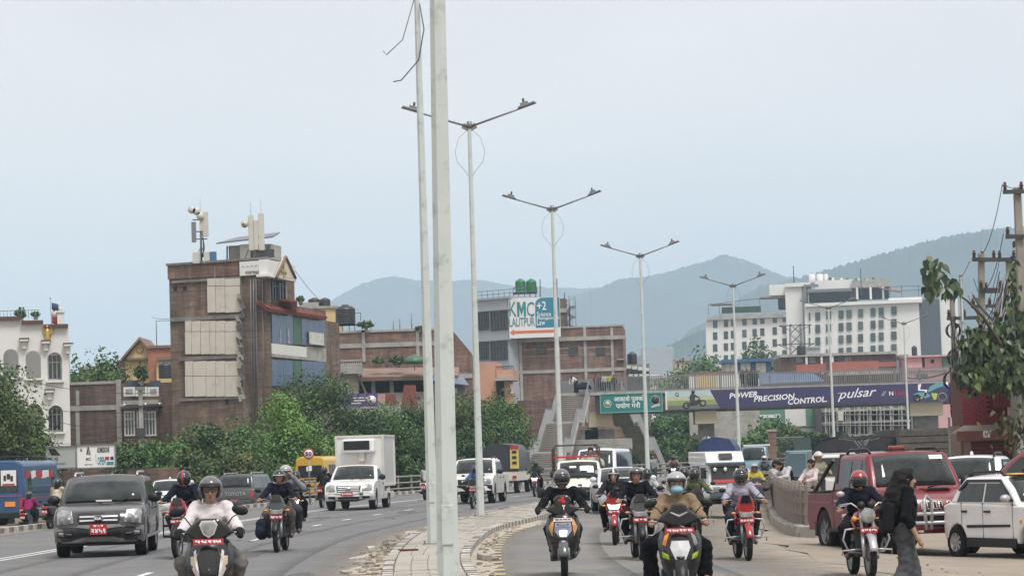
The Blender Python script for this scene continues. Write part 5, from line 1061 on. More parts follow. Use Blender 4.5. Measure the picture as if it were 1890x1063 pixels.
# ---------------------------------------------------------------- right side: red brick house, shop, poles
def right_side():
 F=Fac(1776, 74, R(-4), base=-.3);rt=F.thing('red_brick_house', 'small red painted brick house with wooden shutters above a shop front at the right', 'building')
 RW=mat('red_brick_paint', (.2, .035, .04), .85, var=.22, vs=6);RM=mat('red_mortar', (.1, .03, .03), .95)
 x0, x1, z0, z1=F.r(1775, 690, 1876, 783);x2=x1+1.6
 F.part(MB().box(((x0+x2)/2, 1.6, (z0+z1)/2+.15), (x2-x0, 3.1, z1-z0+.3)), 'wall', RM)
 bw, bh=.2, .066;sx0, sx1, sz0, sz1=F.r(1832, 700, 1872, 754);m=MB();zz=z0;r=0
 while zz<z1+.2:
  xx=x0-(bw/2 if r%2 else 0)
  while xx<x2:
   a, b=max(xx, x0), min(xx+bw-.014, x2)
   if b-a>.03 and not(b>sx0-.05 and a<sx1+.05 and zz+bh>sz0-.04 and zz<sz1+.1):
    d=random.uniform(0, .012);m.box(((a+b)/2, .02+d, zz+bh/2-.006), (b-a, .1, bh-.013))
   xx+=bw
  zz+=bh;r+=1
 F.part(m, 'brick_face', RW, kind='stuff', fix=False)
 F.part(MB().box(((sx0+sx1)/2, .09, (sz0+sz1)/2), (sx1-sx0+.1, .1, sz1-sz0+.1)), 'shutter_frame', mat('dark_red_wood', (.1, .025, .03), .7, var=.2, vs=5))
 SH=mat('red_shutter', (.19, .03, .045), .6, var=.15, vs=4)
 for i in range(6):
  w=(sx1-sx0)/6;F.part(MB().box((sx0+w*(i+.5), .03, (sz0+sz1)/2), (w-.02, .04, sz1-sz0-.06)), 'shutter_board', SH, bevel=.006)
 for t in(.12, .88):F.part(MB().box(((sx0+sx1)/2, .005, sz0+(sz1-sz0)*t), (sx1-sx0-.04, .02, .08)), 'shutter_rail', SH)
 a0, a1, c0, c1=F.r(1762, 783, 1890, 795, -.4);a1+=1.
 m=MB();m.add([(a0-.2, -1., c0-.05), (a1, -1., c0), (a1, 0, c1), (a0+.3, 0, c1)], [(0, 1, 2, 3)]);o=F.part(m, 'canopy_sheet', mat('rusted_tin', (.24, .2, .15), .7, var=.35, vs=1.5, dirt=(.13, .19, .28), ds=.7, dl=.55));o.modifiers.new('thick', 'SOLIDIFY').thickness=.03
 f0, f1, g0, g1=F.r(1766, 794, 1890, 812, -1.);F.part(MB().box(((f0+f1)/2+.5, -1., (g0+g1)/2), (f1-f0+1, .05, g1-g0)), 'fascia', mat('fascia_brown', (.14, .05, .04), .7, var=.25, vs=2))
 F.part(MB().box((F.q(1821, 803, -1.04)[0], -1.04, F.q(1821, 801, -1.04)[1]), (.17, .012, .18)), 'notice', SIGNW)
 F.part(MB().box(((a0+a1)/2, 1.6, z0/2), (a1-a0-.4, 3, z0)), 'shop_wall', mat('shop_wall', (.16, .1, .08), .9, var=.2, vs=2))
 h0, h1, k0, k1=F.r(1788, 814, 1885, 840);
 for i in range(18):F.part(MB().box(((h0+h1)/2, .06, k1-.07-i*.1), (h1-h0, .05, .088)), 'shutter_slat', mat('roller_shutter', (.15, .035, .035), .5, var=.12, vs=3), bevel=.01, seg=1)
 for px in(1782, 1788):x, z=F.q(px, 812, -.9);F.part(MB().box((x, -.9, z/2), (.1, .1, z)), 'shop_post', mat('brown_trim2', (.16, .1, .075), .8))
 F2=Fac(1876, 73, R(-4), base=-.3);F2.thing('grey_plaster_house', 'plain grey plaster house corner at the right edge', 'building');F2.prect('wall', mat('grey_render', (.3, .295, .28), .9, var=.1, vs=1), 1874, 640, 1960, 850, -.25, 4, base=True);F2.prect('cornice', CONC, 1872, 630, 1965, 642, -.5, 4)
 b=F2.q(1868, 760, -.5);P=F2.M@Vector((b[0], -.5, b[1]));o=MB().box((0, 0, 0), (.22, .15, .26)).build('meter_box', mat('meter_grey', (.33, .3, .28), .6), bevel=.01, loc=P);tag(o, 'small grey electric box on the corner of the red brick house', 'meter box')
 G=Fac(1755, 80, 0, base=-.3);G.thing('green_gate', 'dark green metal gate beside the shop', 'gate');
 for i in range(5):G.prect('gate_sheet', GREENS, 1755+i*5, 816, 1759.4+i*5, 866, 0, .05, base=True)
 for px in(1754, 1780):G.part(MB().tube([(G.q(px, 830)[0], 0, 0), (G.q(px, 830)[0], 0, G.q(px, 770)[1])], .04, 6), 'gate_post', GREYM)
 def pole(px, pyt, Y, r0, r1, lab, arms, lean=0.):
  p=at(px, pyt, Y);h=p.z+.3;s=Y/FPX;t=thing('power_pole', lab, 'power pole', (p.x, p.y, -.3), 0, None)
  b=MB();b.box((0, 0, h/2), (r0*1.6, r0*1.6, h), None, 0, r1/r0);o=b.build('pole', mat('pole_concrete', (.25, .235, .2), .9, var=.2, vs=2, bump=.3, bs=12), t, bevel=.02)
  t.rotation_euler=(0, lean, 0)
  for(py, l, rr2)in arms:
   z=h-(py-pyt)*s;MB().box(((l+rr2)/2, -r0, z), (rr2-l, .1, .11)).build('crossarm', DARKM, t)
   for x in np.linspace(l+.06, rr2-.06, 3 if rr2-l>1 else 2):MB().lathe([(.02, 0), (.06, .03), (.035, .08), (.07, .11), (.035, .16), (.05, .2), (0, .24)], (x, -r0, z+.05), n=8).build('insulator', mat('insulator_brown', (.07, .035, .025), .3), t)
  return t
 pole(1877, 346, 72, .16, .12, 'tall concrete power pole at the right edge with two dark crossarms', [(355, -.42, .6), (438, -.4, .6)])
 pole(1796, 468, 78, .15, .11, 'leaning concrete power pole behind the leafy branch', [(480, -.3, 1.), (536, -.1, 1.2)], R(1.8))
 pole(1857, 476, 79, .15, .11, 'concrete power pole wrapped in cables right of the leaning pole', [(480, -.9, .3), (538, -.8, .5)], R(.6))
 pole(1757, 552, 82, .12, .09, 'thin concrete pole under the leafy branch with one crossarm', [(588, -.2, .9)])
 pole(1808, 552, 84, .12, .09, 'short concrete pole between the leaning poles', [(566, -.3, .9)])
 p=at(1773, 510, 76);t=thing('steel_pole', 'thin grey steel tube pole beside the leafy branch', 'pole', (p.x, p.y, -.3));MB().tube([(0, 0, 0), (0, 0, p.z+.3)], .05, 8).build('tube', GREYM, t);MB().tube([(0, 0, p.z+.3), (0, 0, p.z+.34)], .055, 8).build('cap', GREYM, t)
 rng=random.Random(12);m=MB()
 for i in range(46):
  a=at(1850+rng.uniform(-6, 18), 540+rng.uniform(-40, 20), 77);b2=at(1812+rng.uniform(-10, 26), 640+rng.uniform(-20, 30), 76);c=(a+b2)/2+Vector((rng.uniform(-.1, .1), rng.uniform(-.2, .2), -.1-rng.uniform(0, .1)))
  m.tube([a, (a+c)/2, c, (c+b2)/2+Vector((0, 0, -.03)), b2], .012+rng.uniform(0, .012), 4, rng.randrange(2))
 tag(m.build('cable_bundle', [BLACK, GREYM], kind='stuff', fix=False), 'thick bundle of black cables slung down the power poles', 'cables')
 m=MB()
 for i in range(34):
  x=1763+rng.uniform(-8, 12);a=at(x, 640+rng.uniform(-60, 10), 80);b2=at(x+rng.uniform(-4, 8), 765+rng.uniform(-25, 10), 79.6);m.tube([a, a.lerp(b2, .4)+Vector((rng.uniform(-.12, .12), 0, 0)), a.lerp(b2, .75)+Vector((rng.uniform(-.1, .1), 0, 0)), b2], .013, 4, rng.randrange(2))
 tag(m.build('cable_bundle', [BLACK, GREYM], kind='stuff', fix=False), 'cables hanging down the thin pole left of the red brick house', 'cables')
 c=at(1768, 758, 79.4);m=MB()
 for i in range(16):
  r=.2+rng.uniform(-.06, .08);ph=rng.uniform(0, 6);m.tube([c+Vector((r*math.cos(t*.42+ph)*.8, rng.uniform(-.06, .06), r*1.6*math.sin(t*.42+ph)))for t in range(16)], .016, 4)
 tag(m.build('cable_coil', BLACK, fix=False), 'big black coil of spare cable hanging by the red brick house', 'cable coil')
 for(cx, cy, r, Y)in((1760, 610, .18, 80), (1766, 660, .22, 80), (1757, 702, .2, 79)):
  c=at(cx, cy, Y);m=MB()
  for i in range(4):m.tube([c+Vector((r*(1+.1*i)*math.cos(t*.45), .02*i, r*1.3*math.sin(t*.45)))for t in range(15)], .012, 4)
  tag(m.build('cable_loop', BLACK, fix=False), {610:'upper small loop of black cable on the thin pole', 660:'middle loop of black cable on the thin pole', 702:'lowest loop of black cable by the bridge end'}[cy], 'cable')
 def wire(p0, p1, sag, r, lab, n=14):
  m=MB();m.tube([p0.lerp(p1, i/n)+Vector((0, 0, -sag*4*(i/n)*(1-i/n)))for i in range(n+1)], r, 4);tag(m.build('wire', DARKM, fix=False), lab, 'wire')
 wire(at(1850, 341, 72), at(1800, 478, 78), .5, .012, 'wire from the tall pole top down to the leaning pole');wire(at(1852, 432, 72), at(1818, 535, 78), .25, .012, 'wire from the lower crossarm of the tall pole');wire(at(1850, 341, 72), at(1960, 330, 60), .2, .012, 'wire leaving the tall pole top to the right')
 wire(at(1858, 432, 72), at(1960, 415, 60), .1, .012, 'lower wire leaving the tall pole to the right');wire(at(1790, 482, 78), at(1768, 520, 82), .05, .01, 'short wire from the leaning pole to the steel pole')
 wire(at(1796, 545, 78), at(1846, 600, 77), .12, .035, 'thick sagging cable in front of the poles');wire(at(1845, 480, 79), at(1810, 590, 82), .2, .01, 'thin wire between the inner poles');wire(at(1675, 697, 140), at(1790, 670, 80), .2, .04, 'pale cable running from the bridge end to the vine')
 m=MB()
 for i in range(9):
  a, b2=at(1786+rng.uniform(-8, 30), 520+rng.uniform(-30, 60), 78), at(1800+rng.uniform(0, 60), 600+rng.uniform(-20, 40), 78+rng.uniform(-1, 4));sg=rng.uniform(.1, .4)
  m.tube([a.lerp(b2, j/8)+Vector((0, 0, -sg*4*(j/8)*(1-j/8)))for j in range(9)], .009, 4)
 tag(m.build('wire_tangle', DARKM, kind='stuff', fix=False), 'tangle of thin wires between the leaning power poles', 'wires')
 for a, b, pos in(((20, 695), (330, 720), 'uppermost'), ((0, 740), (330, 752), 'second highest'), ((60, 765), (280, 780), 'third highest'), ((0, 800), (230, 806), 'lowest')):wire(at(a[0], a[1], 150), at(b[0], b[1], 160), .5, .02, pos+' thin utility wire across the white and brick buildings')
 wire(at(545, 500, 150), at(640, 580, 200), .6, .015, 'stay wire from the tall brick roof to the right');wire(at(280, 585, 190), at(318, 587, 152), .1, .02, 'thin pipe wire at the left of the tall brick building')
 p=at(259, 714, 150);t=thing('utility_pole', 'old concrete utility pole in front of the low brick building', 'utility pole', (p.x, p.y, -.9));h=p.z+.9
 MB().box((0, 0, h/2), (.3, .3, h), None, 0, .7).build('pole', CONC, t, bevel=.03);MB().box((.1, -.2, h-1.1), (2.4, .1, .1), (0, -.04, 0)).build('crossarm', DARKM, t);MB().box((0, -.1, h-.1), (.5, .4, .16)).build('cap', CONCD, t);MB().box((0, -.2, h-2.6), (.45, .3, .5)).build('bracket', DARKM, t)
 for i, x in enumerate((-.9, .3, 1.1)):MB().lathe([(.03, 0), (.07, .05), (.04, .1), (0, .14)], (x, -.2, h-1.05), n=8).build('insulator', WHITE, t)
right_side()
# ---------------------------------------------------------------- trees and shrubs
def leafmat(n, c):return mat(n, c, .6, var=.35, vs=1.1, spec=.3)
LEAF={'dark':[leafmat('leaf_dark_a', (.037, .078, .023)), leafmat('leaf_dark_b', (.053, .105, .031)), leafmat('leaf_dark_c', (.071, .131, .038))],
'mid':[leafmat('leaf_mid_a', (.051, .114, .029)), leafmat('leaf_mid_b', (.076, .160, .038)), leafmat('leaf_mid_c', (.102, .188, .047))],
'light':[leafmat('leaf_light_a', (.087, .182, .034)), leafmat('leaf_light_b', (.128, .239, .050)), leafmat('leaf_light_c', (.163, .274, .063))],
'olive':[leafmat('leaf_olive_a', (.053, .093, .027)), leafmat('leaf_olive_b', (.082, .125, .034)), leafmat('leaf_olive_c', (.117, .131, .041))]}
BARK=mat('bark', (.09, .075, .058), .95, var=.3, vs=6, bump=.5, bs=14)
PROTO={}
def crown_mesh(kind, seed, leaf, n_leaf, rad, h):
 """leaf faces scattered through lumps of a crown of radius rad and height h"""
 key=(kind, seed, leaf, n_leaf, round(rad, 2), round(h, 2))
 if key in PROTO:return PROTO[key]
 rng=np.random.RandomState(seed);nc=34
 th=rng.uniform(0, 6.283, nc);zz=rng.uniform(.1, .88, nc);rr=np.sqrt(np.clip(1-((zz-.42)/.62)**2, .05, 1))*rng.uniform(.25, .86, nc)
 C=np.stack([rr*np.cos(th), rr*np.sin(th), zz], 1)*np.array([rad, rad, h]);S=rng.uniform(.14, .3, nc)*(rad+h)/2;tone=rng.uniform(0, 1, nc)
 per=n_leaf//nc;P=[];N=[];T=[]
 for c, s, t in zip(C, S, tone):
  d=rng.normal(size=(per, 3));d/=np.linalg.norm(d, axis=1)[:, None]
  P.append(c+d*(s*rng.uniform(.35, 1.15, per)**.6)[:, None]*np.array([1, 1, .85]));n=d+rng.normal(size=(per, 3))*.6+np.array([0, 0, .4]);N.append(n)
  T.append(np.where(rng.uniform(size=per)<.2, rng.randint(0, 3, per), int(t*2.3)if t<.87 else 2))
 k=n_leaf//16;st=rng.uniform(0, 6.283, k);q=np.stack([np.cos(st), np.sin(st), rng.uniform(.0, 1.05, k)], 1)
 q[:, :2]*=(np.sqrt(np.clip(1-((q[:, 2]-.42)/.66)**2, .03, 1))*rng.uniform(.5, 1.14, k))[:, None];P.append(q*np.array([rad, rad, h]));N.append(rng.normal(size=q.shape));T.append(rng.randint(0, 3, k))
 P=np.concatenate(P);N=np.concatenate(N);T=np.concatenate(T);N/=np.linalg.norm(N, axis=1)[:, None];n=len(P)
 u=np.cross(N, rng.normal(size=(n, 3)));u/=np.linalg.norm(u, axis=1)[:, None];v=np.cross(N, u)
 a=(leaf*rng.uniform(.55, 1.45, n))[:, None];b=a*rng.uniform(.4, .75, n)[:, None]
 V=np.stack([P-u*a, P-v*b+N*a*.15, P+u*a, P+v*b+N*a*.15], 1).reshape(-1, 3)
 me=bpy.data.meshes.new('crown');me.vertices.add(4*n);me.vertices.foreach_set('co', V.ravel())
 me.loops.add(4*n);me.loops.foreach_set('vertex_index', np.arange(4*n));me.polygons.add(n);me.polygons.foreach_set('loop_start', np.arange(n)*4)
 for m in LEAF[kind]:me.materials.append(m)
 me.polygons.foreach_set('material_index', T.astype(np.int32));me.update();me.validate()
 PROTO[key]=me;return me
def trunk_mesh(seed, h, r, crown_r):
 rng=random.Random(seed);m=MB();top=h*.62
 m.tube([(0, 0, -.2), (rng.uniform(-.1, .1)*crown_r, rng.uniform(-.1, .1)*crown_r, top*.5), (0, 0, top)], [r, r*.8, r*.5], 7)
 for i in range(6):
  t=rng.uniform(0, 6.28);z0=top*rng.uniform(.35, 1.);l=crown_r*rng.uniform(.5, .85)
  m.tube([(0, 0, z0), (l*.5*math.cos(t), l*.5*math.sin(t), z0+h*.14), (l*math.cos(t), l*math.sin(t), z0+h*.26)], [r*.42, r*.3, r*.12], 5)
 return m
def tree(name, label, cat, x, y, z, h, rad, kind, seed, leaf=.2, n=2600, bottom=.12, group=None, squash=.8):
 t=thing(name, label, cat, (x, y, z), 0, group)
 trunk_mesh(seed, h, .035*h*.7+.02, rad).build('trunk', BARK, t)
 c=link('crown', crown_mesh(kind, seed, leaf, n, rad, h*(1-bottom)), t);c.location=(0, 0, h*bottom);c.rotation_euler=(0, 0, seed*1.7);c['kind']='stuff'
 return t
def tree_px(name, label, cat, px, py_top, wpx, Y, kind, seed, base=-.45, **k):
 p=at(px, py_top, Y);s=Y/FPX;return tree(name, label, cat, p.x, Y, base, p.z-base, wpx*s/2, kind, seed, **k)
G1='trees and shrubs along the service road'
tree_px('broadleaf_tree', 'large dense dark tree at the left edge above the blue bus', 'tree', 15, 686, 165, 126, 'olive', 1, leaf=.08, n=20000, bottom=.06, group=G1)
tree_px('broadleaf_tree', 'dark tree partly hiding the lower arches of the white building', 'tree', -30, 660, 150, 134, 'dark', 2, leaf=.09, n=12000, group=G1)
for i, (px, pt, w, Y, kd, lab)in enumerate((
(100, 840, 90, 128, 'dark', 'low dark shrub under the white signboard'),
(228, 822, 90, 128, 'dark', 'dark rounded shrub right of the white signboard'), (275, 818, 110, 131, 'mid', 'green shrub below the white framed windows'),
(325, 806, 90, 140, 'mid', 'leafy shrub at the left foot of the tall brick building'), (375, 786, 120, 141, 'dark', 'dark tree in front of the tall brick wall'),
(440, 776, 130, 143, 'mid', 'mid green tree left of the bright round tree'), (345, 835, 110, 134, 'olive', 'low olive shrub above the white car'), (440, 830, 120, 139, 'olive', 'olive shrub above the dark pickup'),
(545, 728, 170, 148, 'light', 'bright yellow green round tree above the yellow bus'), (590, 690, 200, 155, 'dark', 'big dark tree against the blue glass front'),
(505, 770, 110, 147, 'mid', 'leafy tree at the left side of the bright round tree'), (665, 742, 130, 157, 'dark', 'dark tree behind the white box truck'), (720, 748, 130, 159, 'mid', 'tree below the purple banner'),
(775, 738, 140, 160, 'dark', 'dark tree behind the two nearest lamp posts'), (640, 800, 120, 153, 'mid', 'low shrub left of the white box truck'), (745, 800, 130, 157, 'dark', 'shrub behind the roadside railing'),
(850, 728, 130, 167, 'olive', 'olive tree right of the widest lamp post'), (885, 745, 110, 169, 'dark', 'dark tree behind the white pickup'), (928, 726, 96, 178, 'mid', 'mid green tree left of the footbridge stairs'),
(918, 790, 90, 174, 'dark', 'dark shrub behind the covered truck'), (855, 800, 110, 165, 'dark', 'low dark shrub behind the white pickup'))):
 tree_px('shrub'if pt>770 else'broadleaf_tree', lab, 'shrub'if pt>770 else'tree', px, pt, w, Y, kd, 10+i, leaf=.08, n=13000, bottom=.03, group=G1)
for i, (px, pt, w, Y, kd, lab)in enumerate((
(1128, 776, 70, 266, 'dark', 'dark shrub in the gap below the stair landing'), (1205, 775, 110, 268, 'dark', 'dark tree under the green sign behind the stairs'), (1250, 760, 120, 266, 'mid', 'tree under the bridge left of the cream pier'), (1240, 805, 90, 264, 'mid', 'low bush under the bridge by the far stairs'), (1290, 800, 60, 240, 'olive', 'olive bush at the foot of the cream pier'),
(1420, 772, 90, 252, 'mid', 'bush in front of the green billboard'), (1455, 790, 80, 248, 'olive', 'brownish bush below the white billboard'), (1395, 800, 90, 246, 'mid', 'bush behind the blue truck'), (1490, 800, 110, 238, 'mid', 'bush at the right of the billboards'), (1540, 800, 100, 236, 'olive', 'bush in front of the scaffolded building'), (1600, 806, 90, 236, 'olive', 'low bush below the scaffold'))):
 tree_px('shrub', lab, 'shrub', px, pt, w, Y, kd, 50+i, leaf=.17, n=4000, bottom=.02, base=-.3, group='bushes under the footbridge')
for i, (px, pt, w, Y, kd, lab)in enumerate(((1290, 648, 56, 400, 'mid', 'round green tree left of the hotel'), (1258, 672, 40, 405, 'dark', 'low tree beside the cream tower house'), (1322, 664, 44, 402, 'dark', 'dark tree at the left corner of the hotel'), (1392, 630, 62, 380, 'dark', 'dark wide tree in front of the hotel windows'), (1420, 655, 50, 382, 'dark', 'dark tree right of the wide hotel tree'), (1150, 690, 40, 330, 'dark', 'small dark tree beyond the left bridge end'), (1225, 697, 44, 420, 'mid', 'small bush before the distant pale roof'),
(165, 655, 60, 185, 'dark', 'dark tree behind the low brick parapet'), (205, 660, 54, 184, 'mid', 'leafy shrub on the brick shed roof'), (188, 648, 30, 186, 'olive', 'thin airy tree above the brick shed'), (140, 665, 30, 176, 'mid', 'shrub at the right corner of the white building'))):
 tree_px('broadleaf_tree', lab, 'tree', px, pt, w, Y, kd, 80+i, leaf=.26 if Y>300 else .13, n=3600, bottom=.1, base=-.9)
def pot(px, py, Y, hpx, wpx, lab, kind='mid'):
 p=at(px, py, Y);s=Y/FPX;t=thing('potted_plant', lab, 'potted plant', p);MB().lathe([(0, 0), (.12, 0), (.18, .28), (.15, .28), (0, .25)], n=10).build('pot', CONC, t);MB().tube([(0, 0, .2), (.03, 0, hpx*s*.7)], .02, 5).build('stem', BARK, t)
 c=link('foliage', crown_mesh(kind, 3, .09, 700, wpx*s/2, hpx*s-.25), t);c.location=(0, 0, .25);c['kind']='stuff'
pot(39, 594, 166, 26, 20, 'conical potted shrub on the roof of the white building', 'dark');pot(66, 590, 166, 14, 16, 'small potted plant on the white building roof', 'mid');pot(262, 712, 171, 44, 24, 'plant growing on the white balcony of the brick building', 'dark');pot(555, 563, 170, 16, 14, 'small plant on the roof beyond the tiled gable')
pot(676, 610, 200, 18, 34, 'leafy plant on the roof near the large black tank', 'dark');pot(700, 676, 190, 16, 26, 'plant on the left of the terrace above the brown roof', 'mid');pot(735, 678, 190, 22, 34, 'plants in the middle of the terrace by the parasol', 'dark');pot(775, 614, 200, 12, 16, 'small plant on the long brick wall', 'olive')
def big_leaf_tree():
 p=at(1838, 720, 70);t=thing('bodhi_tree', 'tree with big heart shaped dark leaves hanging over the red brick house and poles', 'tree', (p.x, 72.2, -.3));O=Vector(t.location)
 LM=[mat('bigleaf_dark', (.026, .05, .02), .42, var=.3, vs=3, spec=.5), mat('bigleaf_mid', (.045, .08, .03), .45, var=.3, vs=3, spec=.5), mat('bigleaf_yellow', (.1, .14, .04), .45, var=.2, vs=3)]
 ol=[(0, 0), (.035, .03), (.075, .025), (.1, -.03), (.09, -.1), (.05, -.17), (.012, -.23), (0, -.3)]
 mes=[]
 for m in LM:
  b=MB();pts=[(x, y, -.02+.12*x+.15*y*y)for x, y in ol];pl=[(-x, y, z)for x, y, z in pts[1:-1]]
  pts=[(x, y, .28*abs(x)-.25*y*y)for x, y in ol];pl=[(-x, y, z)for x, y, z in pts[1:-1]];n=len(pts)
  vs=pts+pl;fs=[]
  mid=[(0, y, -.25*y*y)for x, y in ol[1:-1]];o=len(vs);vs+=mid;k=len(mid)
  R_=[0]+list(range(1, n-1))+[n-1]
  fs.append((0, 1, o));fs.append((0, o, n))
  for i in range(k-1):fs.append((o+i, 1+i, 2+i, o+i+1));fs.append((o+i, o+i+1, n+i+1, n+i))
  fs.append((o+k-1, n-2, n-1));fs.append((o+k-1, n-1, n+k-1))
  ob=b.add(vs, fs, sm=True).build('leaf', m, t);mes.append(ob)
 rng=random.Random(21);cnt=0;used=set();rest={0:MB()}
 def place(P, s, far=False):
  nonlocal cnt
  c=rng.choices((0, 1, 2), (.55, .35, .1))[0]
  M=Matrix.Translation(P-O)@Euler((rng.uniform(.9, 2.0), rng.uniform(-.5, .5), rng.uniform(-1.1, 1.1))).to_matrix().to_4x4()@Matrix.Scale(s, 4)
  if cnt<285:
   if c in used:o=mes[c].copy();COL.objects.link(o)
   else:o=mes[c];used.add(c)
   o.matrix_basis=M;cnt+=1
  else:
   me=mes[c].data;rest[0].add([M@v.co for v in me.vertices], [tuple(q.vertices)for q in me.polygons], c)
 A=[]
 for(cx, cy, rx, ry, k, Y)in((1722, 505, 20, 26, 26, 70), (1742, 535, 26, 22, 30, 70), (1764, 540, 18, 14, 14, 70), (1712, 540, 12, 14, 9, 70)):
  for i in range(k):A.append((cx, cy, rx, ry, Y))
 for(cx, cy, rx, ry, k, Y)in((1800, 640, 30, 34, 46, 71), (1800, 690, 32, 26, 40, 70.6), (1845, 640, 36, 40, 56, 71), (1850, 690, 40, 28, 52, 70.6), (1880, 610, 22, 60, 40, 71.4), (1885, 680, 20, 36, 26, 71), (1880, 530, 16, 50, 26, 73), (1888, 500, 12, 30, 14, 73)):
  for i in range(k):A.append((cx, cy, rx, ry, Y))
 for(cx, cy, rx, ry, Y)in A:
  while True:
   u, v=rng.uniform(-1, 1), rng.uniform(-1, 1)
   if u*u+v*v<1:break
  place(at(cx+u*rx, cy+v*ry-6, Y+rng.uniform(-.7, .5)), rng.uniform(.75, 1.15)if cx<1775 else rng.uniform(.5, .95))
 for i in range(3200):
  cx, cy, rx, ry, Y=A[90+int(rng.random()**1*(len(A)-90))];u, v=rng.gauss(0, .5), rng.gauss(0, .5)
  place(at(cx+u*rx, cy+v*ry, Y+rng.uniform(0, 1.6)), rng.uniform(.35, .8))
 rest[0].build('inner_leaves', LM, t, kind='stuff', fix=False)
 m=MB();L=lambda a, b, Y:at(a, b, Y)-O
 m.tube([L(1925, 900, 71.5), L(1905, 760, 71.4), L(1880, 690, 71.2), L(1850, 640, 71), L(1815, 585, 70.6), L(1785, 555, 70.3), L(1755, 535, 70), L(1728, 505, 70)], [.14, .12, .09, .06, .045, .03, .02, .01], 7)
 for e in((1800, 660), (1830, 690), (1870, 560), (1800, 700)):m.tube([L(1875, 690, 71.2), L((1875+e[0])/2, (690+e[1])/2-6, 71), L(e[0], e[1], 70.8)], [.05, .03, .012], 6)
 m.build('branches', BARK, t, kind='stuff')
 q=at(1868, 812, 70);s=thing('potted_shrub', 'brownish leafy plant hanging at the right of the shop canopy', 'plant', q)
 b=MB()
 for i in range(150):
  P=Vector((rng.gauss(.1, .3), rng.gauss(0, .15), rng.gauss(.35, .24)));c=rng.choice((0, 0, 1, 2));M=Matrix.Translation(P)@Euler((rng.uniform(.6, 2.2), rng.uniform(-.7, .7), rng.uniform(-3, 3))).to_matrix().to_4x4()@Matrix.Scale(rng.uniform(.4, .7), 4);me=mes[0].data
  b.add([M@v.co for v in me.vertices], [tuple(f.vertices)for f in me.polygons], c)
 b.build('foliage', [leafmat('leaf_brown_a', (.075, .06, .035)), leafmat('leaf_brown_b', (.11, .085, .045)), LEAF['olive'][0]], s, kind='stuff', fix=False);MB().tube([(0, 0, -.3), (.05, 0, .2), (.15, 0, .7)], .03, 5).build('stem', BARK, s)
big_leaf_tree()
# ---------------------------------------------------------------- vehicles
def paint(n, c, rough=.3, dirt=None):return mat(n, c, rough, coat=.5, var=.05, vs=1.5, dirt=dirt, ds=1.6, dl=.62)
def lerp(a, b, t):return a+(b-a)*t
def wheel(parent, x, y, r, w=.2, rim=GREYM, spokes=5, side=1):
 m=MB();h=w/2
 m.lathe([(r*.62, -h*.9), (r*.9, -h), (r*.985, -h*.8), (r, -h*.5), (r, h*.5), (r*.985, h*.8), (r*.9, h), (r*.62, h*.9)], (x, y, r), 'x', 22)
 o=m.build('wheel', RUBBER, parent);k=MB();s=side
 k.lathe([(r*.64, s*h*.85), (r*.6, s*h*.6), (r*.55, s*h*.35), (.0, s*h*.3)], (x, y, r), 'x', 18)
 for i in range(spokes):a=i*6.283/spokes;k.box((x+s*h*.55, y+math.cos(a)*r*.33, r+math.sin(a)*r*.33), (.03, r*.52, r*.15), (a, 0, 0))
 k.lathe([(r*.13, s*h*.85), (0, s*h*.95)], (x, y, r), 'x', 8);k.build('rim', rim, o);return o
